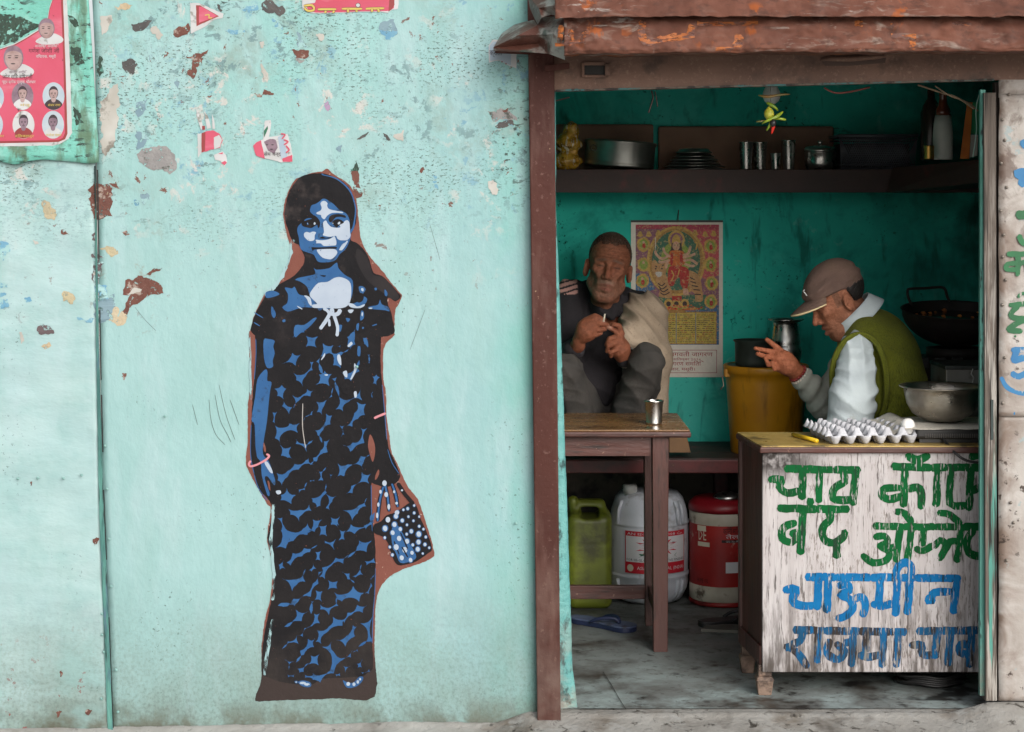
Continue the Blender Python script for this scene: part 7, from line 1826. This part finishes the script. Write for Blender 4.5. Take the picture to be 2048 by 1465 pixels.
# ======== the old man squatting on the bench
m1 = thing('person', 'old man in a dark jumper and beige shawl squatting on the bench', 'person')
H1 = Frame(P(1217, 536, 1.42), rotm(-3, 9, -3), .985)
SK1 = lin(138, 88, 66)[:3]
sh_R, el_R, wr_R = P(1142, 605, 1.54), P(1128, 722, 1.40), P(1157, 690, 1.265)
sh_L, el_L, wr_L = P(1285, 632, 1.53), P(1302, 742, 1.42), P(1246, 712, 1.27)
hip = P(1215, 850, 1.58)
kn_L, kn_R = P(1294, 722, 1.235), P(1128, 742, 1.245)
ft_L, ft_R = P(1238, 900, 1.38), P(1170, 900, 1.38)
ft_L.z = ft_R.z = BZ + .045
def hand1(p):
    # right hand (left in the picture): back of hand with four stacked fingers and a thumb
    D_ = 1.235
    pal = [P(1158, 680, 1.25), P(1172, 662, D_), P(1182, 652, D_)]
    d = chain(p, pal, [.024, .034, .026], .02)
    d = smin(d, elp(p, P(1176, 658, D_), (.032, .020, .040), rotm(0, -20, 0)), .015)
    for pts, r in (([(1176, 641, 0), (1192, 637, -.006), (1206, 643, -.004)], .0105), ([(1180, 651, -.006), (1198, 648, -.012), (1214, 650, -.006)], .0108), ([(1181, 662, -.006), (1198, 660, -.012), (1210, 659, -.004)], .0102), ([(1179, 672, -.004), (1192, 671, -.010), (1202, 667, -.004)], .0092), ([(1172, 640, .01), (1190, 632, .0), (1204, 638, -.006)], .0112)):
        d = smin(d, chain(p, [P(x, y, D_ + z) for x, y, z in pts], [r * .9, r * .86, r * .72]), .0045)
    # left hand (right in the picture): fist with index finger and thumb pinched towards the other hand
    d2 = chain(p, [wr_L, P(1240, 698, 1.255), P(1234, 684, 1.245)], [.026, .034, .030], .02)
    for pts, r in (([(1243, 676, 0), (1232, 664, -.008), (1217, 655, -.010)], .0112), ([(1244, 668, .006), (1238, 652, 0), (1227, 649, -.004)], .0112), ([(1232, 674, -.018), (1219, 678, -.024), (1213, 690, -.012)], .0108), ([(1232, 686, -.02), (1217, 692, -.026), (1214, 703, -.012)], .0106), ([(1234, 699, -.018), (1221, 706, -.022), (1222, 713, -.008)], .0098)):
        d2 = smin(d2, chain(p, [P(x, y, 1.24 + z) for x, y, z in pts], [r * .9, r * .86, r * .72]), .0045)
    return np.minimum(d, d2)
def body1(p):
    d = head_sdf(H1.loc(p), 1.0, .003, .011) * H1.k
    d = smin(d, cap(p, H1.wld((0, .03, -.08)), P(1212, 640, 1.54), .052, .062), .03)
    d = smin(d, elp(p, P(1212, 690, 1.57), (.13, .09, .17)), .04)
    d = smin(d, elp(p, hip, (.14, .11, .11)), .05)
    for a_, b_, c_ in ((sh_R, el_R, wr_R), (sh_L, el_L, wr_L)):
        d = smin(d, chain(p, [a_, b_, c_], [.05, .04, .026]), .02)
    for k_, f_ in ((kn_L, ft_L), (kn_R, ft_R)):
        d = smin(d, chain(p, [hip + Vector((.07 if k_ is kn_L else -.07, 0, -.02)), k_, f_], [.06, .045, .035]), .03)
        d = smin(d, cap(p, f_ + Vector((0, 0, -.015)), f_ + Vector((.01, -.1, -.02)), .028, .02), .02)
    return smin(d, hand1(p), .012)
def col1(V):
    q = H1.loc(V)
    inh = (np.abs(q) < A3((.12, .14, .17))).all(1)
    c_ = np.tile(A3(SK1), (len(V), 1))
    c_[inh] = head_cols(q[inh], SK1, lin(72, 58, 50)[:3], lin(126, 106, 94)[:3], lin(92, 76, 66)[:3], .080, .6, moust=lin(140, 122, 108)[:3])
    hand = (V[:, 2] < 1.15)
    c_[hand] = c_[hand] * A3((.98, .90, .86))
    nail = np.zeros(len(V))
    for x, y, z in ((1219, 656, 1.228), (1207, 642, 1.228)): nail = np.maximum(nail, np.exp(-np.sum((V - A3(P(x, y, z))) ** 2, 1) / .007 ** 2))
    return np.clip(c_ * (1 - .7 * nail[:, None]) + A3((.62, .45, .38)) * .7 * nail[:, None], 0, 1)
sdf_mesh('body', body1, P(1060, 440, 1.2) + Vector((0, -.12, -.6)), P(1375, 440, 1.2) + Vector((0, .6, .05)), .0042, M_skin, m1, col1)
M_grz = pm('cropped grey hair', lin(70, 53, 45), lin(98, 80, 69), 160, 0.85, bump=0.8, bscale=260, spec=0.2, holes=(230, 0.36, 0.54))
def crop(p):
    q = H1.loc(p)
    d = np.abs(elp(q, (0, .016, .046), (.0795, .0995, .0895))) - .0022
    edge = .078 + .010 * vnoise(q, 90, 1.0) + .22 * np.maximum(-q[:, 1] - .02, 0) - .9 * np.maximum(q[:, 1] + .035, 0)
    d = smax(d, edge - q[:, 2] - .45 * np.maximum(np.abs(q[:, 0]) - .055, 0), .004)
    return (d + .0008 * vnoise(q, 300)) * H1.k
sdf_mesh('hair', crop, A3(H1.c) - .15, A3(H1.c) + .17, .0035, M_grz, m1)
M_jump = pm('dark navy jumper', (1.0, 1.0, 1.0, 1), (.72, .72, .74, 1), 8, 0.9, bump=0.4, bscale=120, vcol='Col')
def jumper(p):
    d = elp(p, P(1208, 700, 1.57), (.150, .115, .185))
    d = smin(d, elp(p, P(1192, 752, 1.50), (.115, .10, .125)), .05)
    d = smin(d, chain(p, [P(1146, 600, 1.57), P(1208, 600, 1.58), P(1270, 612, 1.57)], [.078, .066, .065], .02), .06)
    d = smin(d, chain(p, [sh_R, el_R, wr_R + (el_R - wr_R) * .28], [.074, .062, .042]), .03)
    d = smin(d, chain(p, [sh_L, el_L, wr_L + (el_L - wr_L) * .12], [.068, .058, .040]), .03)
    # collar pieces round the neck
    rg = P(1216, 604, 1.53)
    q = p - A3(rg)
    tor = np.sqrt((np.sqrt((q[:, 0]) ** 2 + (q[:, 1] * .9) ** 2) - .070) ** 2 + ((q[:, 2] - .25 * q[:, 1]) * .45) ** 2) - .020
    d = smin(d, tor, .015)
    return d + .003 * vnoise(p, 34) - .0032 * crease(p, (.5, .1, .8), 52, 3.0, 8) - .0022 * crease(p, (.9, .2, -.3), 60, 3.0, 10, 4)
def jcol(V):
    c_ = np.tile(A3(lin(38, 34, 38)[:3]), (len(V), 1))
    # pink stripes on the right shoulder, cream ring on the left cuff
    a_ = A3(P(1132, 572, 1.5))
    dx = V - a_
    m = (np.abs(dx[:, 0]) < .042) & (np.abs(dx[:, 2]) < .032) & (V[:, 1] < 1.58)
    t = (dx[:, 2] - .3 * dx[:, 0])
    c_[m & (np.sin(t * 330) > -.4)] = lin(198, 150, 140)[:3]
    w = (V - A3(wr_L)) @ (A3(el_L - wr_L) / (el_L - wr_L).length)
    near = np.linalg.norm(V - A3(wr_L), axis=1) < .1
    c_[near & (w > .016) & (w < .028)] = lin(176, 166, 154)[:3]
    c_[near & (w > .036) & (w < .050)] = lin(176, 166, 154)[:3]
    return c_
sdf_mesh('jumper', jumper, P(1060, 560, 1.2) + Vector((0, -.05, -.55)), P(1375, 530, 1.2) + Vector((0, .6, .05)), .0055, M_jump, m1, jcol)
M_tro = pm('charcoal trousers', lin(70, 66, 62), lin(52, 50, 48), 7, 0.9, bump=0.3, bscale=90)
def trousers(p):
    d = elp(p, hip, (.165, .13, .115))
    for s_, k_, f_ in ((1, kn_L, ft_L), (-1, kn_R, ft_R)):
        d = smin(d, chain(p, [hip + Vector((s_ * .07, 0, -.02)), k_, f_ + Vector((0, 0, .03))], [.095, .066, .055]), .035)
    n_ = p @ A3((.75, -.2, .55))
    return d + .0025 * vnoise(p, 30) - .0042 * crease(p, (.85, -.2, .45), 46, 3.0, 7, 2) - .002 * crease(p, (.2, .3, .9), 70, 3.0, 9, 5)
sdf_mesh('trousers', trousers, P(1060, 640, 1.1) + Vector((0, -.05, -.52)), P(1375, 640, 1.1) + Vector((0, .65, 0)), .006, M_tro, m1)
M_shawl = pm('beige wool shawl', lin(176, 158, 138), lin(154, 136, 116), 6, 0.95, bump=0.3, bscale=160, spots=[dict(color=lin(110, 94, 80), scale=120, lo=0.6, hi=0.66, amt=0.6)])
def shawl(p):
    d = chain(p, [P(1262, 592, 1.56), P(1288, 634, 1.50), P(1304, 720, 1.42), P(1306, 840, 1.50)], [.030, .080, .072, .056], .03)
    d = smin(d, chain(p, [P(1286, 628, 1.46), P(1272, 660, 1.385), P(1250, 664, 1.335)], [.072, .05, .020], .03), .05)
    d = smin(d, chain(p, [P(1285, 650, 1.46), P(1278, 690, 1.36), P(1262, 684, 1.32)], [.07, .05, .020], .03), .05)
    n_ = p @ A3((.86, .25, .44))
    f = np.sin(n_ * 150 + 3.0 * vnoise(p, 8, 1.0))
    m = np.clip((p[:, 2] - .98) / .1, 0.15, 1)
    return d - .0075 * crease(p, (.80, .25, .54), 62, 2.2, 7, 1.0) * m - .003 * crease(p, (.9, .2, .1), 50, 3, 9, 5) + .002 * vnoise(p, 40, 2)
sdf_mesh('shawl', shawl, P(1215, 560, 1.2) + Vector((0, -.02, -.56)), P(1375, 560, 1.2) + Vector((0, .6, .05)), .005, M_shawl, m1)
MB().tube([P(1207, 644, 1.222), P(1210, 628, 1.222)], .0032, 8).build('cigarette', pm('hand rolled cigarette', lin(206, 196, 178)), label='thin hand rolled cigarette held in the old man\'s fingers', cat='cigarette')

# ======== the man in the cap behind the counter
m2 = thing('person', 'man in a grey cap and green knitted vest leaning behind the counter', 'person')
D2 = .78
H2 = Frame(P(1676, 602, D2), np.array(Matrix.Rotation(R(-27), 3, 'Y') @ Matrix.Rotation(R(-84), 3, 'Z')), .92)
SK2 = lin(166, 110, 84)[:3]
nk = P(1728, 652, D2 + .01)
s2n, e2n = P(1716, 700, .615), P(1704, 842, .575)
w2n = P(1662, 880, .545)
s2f, e2f, w2f = P(1716, 702, .95), P(1652, 806, .93), P(1594, 746, .89)
pel = P(1782, 930, D2)
def hand2(p):
    D_ = .875
    d = chain(p, [w2f, P(1577, 732, D_), P(1560, 716, D_)], [.025, .031, .029], .02)
    d = smin(d, elp(p, P(1566, 724, D_), (.040, .017, .033), rotm(0, -42, 0)), .012)
    for pts, r in (([(1556, 706, 0), (1534, 702, -.006), (1511, 697, -.012)], .0098), ([(1553, 716, -.006), (1531, 714, -.014), (1515, 708, -.02)], .0100), ([(1555, 726, -.008), (1537, 730, -.018), (1531, 717, -.028)], .0096), ([(1562, 735, -.008), (1549, 739, -.018), (1544, 725, -.026)], .0088), ([(1578, 716, .004), (1556, 697, -.002), (1534, 680, -.006)], .0115)):
        d = smin(d, chain(p, [P(x, y, D_ + z) for x, y, z in pts], [r * .95, r * .88, r * .70]), .0045)
    return d
def body2(p):
    d = head_sdf(H2.loc(p), .25, .004) * H2.k
    d = smin(d, cap(p, H2.wld((0, .035, -.075)), nk, .056, .064), .03)
    d = smin(d, elp(p, P(1755, 720, D2), (.11, .15, .14)), .05)
    d = smin(d, chain(p, [P(1760, 740, D2), P(1775, 850, D2), pel], [.11, .12, .12]), .05)
    d = smin(d, chain(p, [s2n + Vector((0, .03, 0)), e2n, w2n], [.036, .038, .028]), .03)
    d = smin(d, chain(p, [s2f, e2f, w2f], [.048, .040, .026]), .03)
    for y_ in (-.09, .09):
        kx = pel + Vector((-.26, y_, -.06))
        d = smin(d, chain(p, [pel + Vector((0, y_, -.05)), kx, Vector((kx.x + .02, kx.y, .09))], [.085, .06, .042]), .04)
        d = smin(d, cap(p, Vector((kx.x + .03, kx.y, .035)), Vector((kx.x - .12, kx.y, .03)), .034, .026), .03)
    return smin(d, hand2(p), .012)
def col2(V):
    q = H2.loc(V)
    inh = (np.abs(q) < A3((.12, .14, .17))).all(1)
    c_ = np.tile(A3(SK2), (len(V), 1))
    c_[inh] = head_cols(q[inh], SK2, lin(44, 36, 32)[:3], lin(112, 84, 70)[:3], lin(52, 38, 32)[:3], .07, .42)
    # sideburn
    sb_ = inh & (q[:, 2] < .06) & (q[:, 2] > -.015) & (q[:, 1] > -.03) & (q[:, 1] < -.004) & (np.abs(q[:, 0]) > .05) & (np.abs(q[:, 0]) < .08)
    c_[sb_] = c_[sb_] * .45 + A3(lin(84, 66, 54)[:3]) * .55
    hand = np.linalg.norm(V - A3(P(1560, 715, .87)), axis=1) < .14
    c_[hand] = c_[hand] * A3((.98, .82, .72))
    return np.clip(c_, 0, 1)
sdf_mesh('body', body2, (P(1490, 520, .87).x, .42, 0.0), (P(1875, 520, .8).x, 1.12, P(1600, 505, .8).z), .0042, M_skin, m2, col2)
# hair at the nape, cap, peak with its cream piping
M_hair = pm('black hair', lin(20, 17, 16), lin(38, 32, 30), 90, 0.55, bump=0.6, bscale=140)
def nape(p):
    q = H2.loc(p)
    d = np.abs(elp(q, (0, .016, .044), (.0805, .099, .090))) - .004
    d = smax(d, -(q[:, 1] - .03 + .25 * (q[:, 2] - .02)), .006)
    d = smax(d, q[:, 2] - .04, .004)
    d = smax(d, -(q[:, 2] + .052 - .25 * np.maximum(0, .1 - q[:, 1])), .008)
    return (d + .0012 * np.sin(q[:, 0] * 600 + q[:, 2] * 300)) * H2.k
bb0 = A3(H2.c)
sdf_mesh('hair', nape, bb0 - .16, bb0 + .16, .0035, M_hair, m2)
M_cap = pm('grey brown cap cloth', lin(112, 88, 78), lin(94, 74, 66), 10, 0.9, bump=0.5, bscale=150, spots=[dict(color=lin(116, 96, 78), scale=7, lo=0.5, hi=0.68, amt=0.7)])
def capf(p):
    q = H2.loc(p)
    d = elp(q, (0, .012, .060), (.088, .110, .092), rotm(6, 0, 0))
    d = smin(d, elp(q, (0, -.045, .060), (.070, .062, .050)), .03)
    zc_ = .040 - .03 * q[:, 1] - .38 * np.maximum(q[:, 1] - .01, 0)
    d = smax(d, zc_ - q[:, 2], .006)
    w = np.sin((q[:, 2] - .2 * q[:, 1]) * 150 + 2.5 * vnoise(q, 18))
    m = np.exp(-((q[:, 2] - .075) / .03) ** 2)
    return (d - .0034 * w * m + .0012 * vnoise(q, 60)) * H2.k
cap_o = sdf_mesh('cap', capf, bb0 - .18, bb0 + .2, .004, M_cap, m2)
def brim(u, v):
    a_ = (u - .5) * 2 * R(62)
    base = A3((.080 * math.sin(a_), .0 - .098 * math.cos(a_), .048))
    L_ = .078 * max(0, math.cos(a_ * 1.35)) ** .75
    out = A3((math.sin(a_) * .35, -1.0, 0))
    p_ = base + out * L_ * v
    p_[2] -= .018 * v ** 1.3 + 1.9 * p_[0] ** 2 * (.4 + .6 * v) * .9
    return H2.wld(p_)
MB().grid(brim, 36, 10).build('cap_peak', M_cap, cap_o, solid=0.004)
MB().tube([brim(i / 40, 1.0) + Vector((-.001, 0, -.0015)) for i in range(41)], .0036, 6).build('piping', pm('cream piping', lin(214, 194, 150)), parent=cap_o)
lg = MB()
for pts in ([(.030, -.0985, .092), (.034, -.0965, .084), (.036, -.0955, .073)], [(.026, -.100, .094), (.040, -.094, .097)]):
    lg.tube([H2.wld((x * 1.05, y - .008, z)) for x, y, z in pts], .0018, 6)
lg.build('cap_emblem', pm('white emblem', lin(214, 214, 210)), parent=cap_o, kind='stuff')
# vest
M_vest = pm('green knitted wool', lin(122, 126, 28), lin(98, 102, 20), 5, 0.95, bump=0.9, bscale=110, bstretch=(2.2, 2.2, .5), spots=[dict(color=lin(70, 82, 20), scale=130, lo=0.5, hi=0.62, stretch=(2, 2, .6), amt=0.6)])
def vest(p):
    d = elp(p, P(1757, 716, D2), (.135, .175, .165), rotm(0, -18, 0))
    d = smin(d, elp(p, P(1766, 800, D2), (.152, .175, .17)), .06)
    d = smin(d, elp(p, P(1776, 900, D2), (.148, .17, .16)), .06)
    d = smin(d, chain(p, [P(1728, 686, .66), P(1744, 668, D2), P(1728, 686, .90)], [.054, .070, .054], .02), .05)
    fold = np.sin((p[:, 2] + .35 * p[:, 0]) * 70 + 3 * vnoise(p, 9)) * np.exp(-((p[:, 2] - .84) / .05) ** 2)
    return d + .003 * vnoise(p, 22) + .004 * fold - .0022 * crease(p, (.5, .2, .8), 40, 3.0, 6, 3)
vest_o = sdf_mesh('vest', vest, (P(1635, 600, .7).x, .5, .5), (P(1885, 600, .8).x, 1.06, P(1700, 610, .8).z), .0055, M_vest, m2)
def dense(pts, n=6): return [P(*q) for q in smoothpts(pts, n, False)]
rib = dense([(1668, 800, .628), (1664, 745, .612), (1676, 702, .592), (1700, 675, .580), (1730, 671, .578), (1756, 692, .580), (1771, 742, .586), (1772, 800, .596), (1760, 838, .612)])
MB().tube(rib, .010, 10).build('armhole_ribbing', M_vest, parent=vest_o)
ribs = MB()
for i in range(0, len(rib) - 1):
    for t in (0, .33, .66):
        c_ = rib[i].lerp(rib[i + 1], t); tg = (rib[i + 1] - rib[i]).normalized()
        sd = tg.cross(Vector((0, -1, 0))).normalized()
        ribs.tube([c_ - sd * .010 + Vector((0, -.003, 0)), c_ + Vector((0, -.0104, 0)), c_ + sd * .010 + Vector((0, -.003, 0))], .0012, 5)
ribs.build('rib_stitches', pm('darker green wool', lin(84, 90, 20), rough=0.95), parent=vest_o, kind='stuff')
M_shirt = pm('pale blue grey shirt', lin(196, 206, 208), lin(178, 188, 192), 6, 0.85, bump=0.25, bscale=70, spots=[dict(color=lin(150, 140, 126), scale=9, lo=0.56, hi=0.7, z=(.9, .8), amt=0.7)])
def sleeve_n(p):
    d = chain(p, [P(1714, 690, .605), P(1712, 740, .572), P(1705, 800, .562), e2n, w2n + Vector((-.012, 0, 0))], [.048, .058, .070, .064, .046], .03)
    n_ = p @ A3((.9, -.1, .22))
    f = np.sin(n_ * 62 + 3.4 * vnoise(p, 10)) * np.clip((p[:, 2] - .86) / .15, .1, 1)
    g_ = np.sin((p[:, 2] - .5 * p[:, 0]) * 110) * np.exp(-((p[:, 2] - .87) / .03) ** 2) * np.clip((p[:, 0] - 1.13) / .04, 0, 1)
    f = 1 - 2 * np.abs(f)
    return d - .0042 * f * np.clip((p[:, 2] - .80) / .1, .3, 1) - .007 * g_ - .0022 * crease(p, (.35, .2, .9), 70, 3.2, 12, 6) + .002 * vnoise(p, 45)
sdf_mesh('shirt_sleeve', sleeve_n, (P(1600, 600, .5).x, .44, .72), (P(1790, 600, .6).x, .75, 1.1), .0048, M_shirt, m2)
M_shirt2 = pm('dirty shirt with shading in its grey', lin(170, 172, 162), lin(146, 146, 136), 8, 0.9, bump=0.3, bscale=90)  # far sleeve of the same shirt: dirty white, its shading put into the grey
def sleeve_f(p):
    d = chain(p, [s2f, e2f + Vector((0, 0, -.005)), w2f + (e2f - w2f) * .16], [.058, .062, .038])
    ax = A3(w2f - e2f); ax = ax / np.linalg.norm(ax)
    t = (p - A3(e2f)) @ ax
    return d + .0045 * np.sin(t * 130 + 2 * vnoise(p, 16)) * np.clip(t / .03, 0, 1) + .003 * vnoise(p, 34)
sdf_mesh('shirt_sleeve', sleeve_f, (P(1570, 600, .9).x, .78, .70), (P(1760, 600, .9).x, 1.08, 1.1), .005, M_shirt2, m2)
# collar
ca = Vector((-.62, 0, .62)).normalized()
cc_ = P(1712, 632, D2)
e1 = Vector((.62, 0, .62)).normalized(); e2 = Vector((0, -1, 0))
def collar(u, v):
    a_ = R(-168) + u * R(336)          # angle 0 points to the camera side; +-180 is the far side
    e1a = e1 * math.sin(a_) + e2 * math.cos(a_)
    r_ = .070 + .018 * v
    front = max(0, -math.sin(a_))
    h_ = .026 - .052 * v - .012 * front * v
    return cc_ + e1a * r_ * (1.0 + .16 * abs(math.sin(a_))) + ca * h_
MB().grid(collar, 60, 6).build('collar', M_shirt, parent=m2, solid=0.003)
# bead bracelets
axis = (e2f - w2f).normalized()
o1 = axis.cross(Vector((0, 1, 0))).normalized(); o2 = axis.cross(o1)
for off, mt, nm in ((.004, pm('red beads', lin(120, 30, 26), rough=0.3), 'red_bracelet'), (.016, pm('white beads', lin(206, 190, 176), rough=0.3), 'white_bracelet')):
    b = MB()
    for k in range(20):
        an = 2 * math.pi * k / 20
        c_ = w2f + axis * off + (o1 * math.cos(an) + o2 * math.sin(an)) * .032
        b.lathe([(0, -.0055), (.004, -.004), (.0055, 0), (.004, .004), (0, .0055)], c_, 8)
    b.build(nm, mt, parent=m2, kind='stuff')
def trous2(p):
    d = elp(p, pel + Vector((0, 0, -.03)), (.15, .17, .11))
    for y_ in (-.09, .09):
        kx = pel + Vector((-.26, y_, -.06))
        d = smin(d, chain(p, [pel + Vector((0, y_, -.05)), kx, Vector((kx.x + .02, kx.y, .09))], [.1, .075, .058]), .04)
    return d
sdf_mesh('trousers', trous2, (pel.x - .38, .5, .03), (pel.x + .2, 1.08, .75), .009, M_tro, m2)
st2_ = thing('stool', 'wooden stool under the man behind the counter', 'stool')
sz = pel.z - .155
MB().box(pel.x - .14, pel.x + .15, D2 - .15, D2 + .15, sz - .025, sz).build('stool_top', M_shelf, parent=st2_)
for x in (pel.x - .12, pel.x + .10):
    for y in (D2 - .13, D2 + .10): MB().box(x, x + .03, y, y + .03, 0, sz - .025).build('leg', M_shelf, parent=st2_)
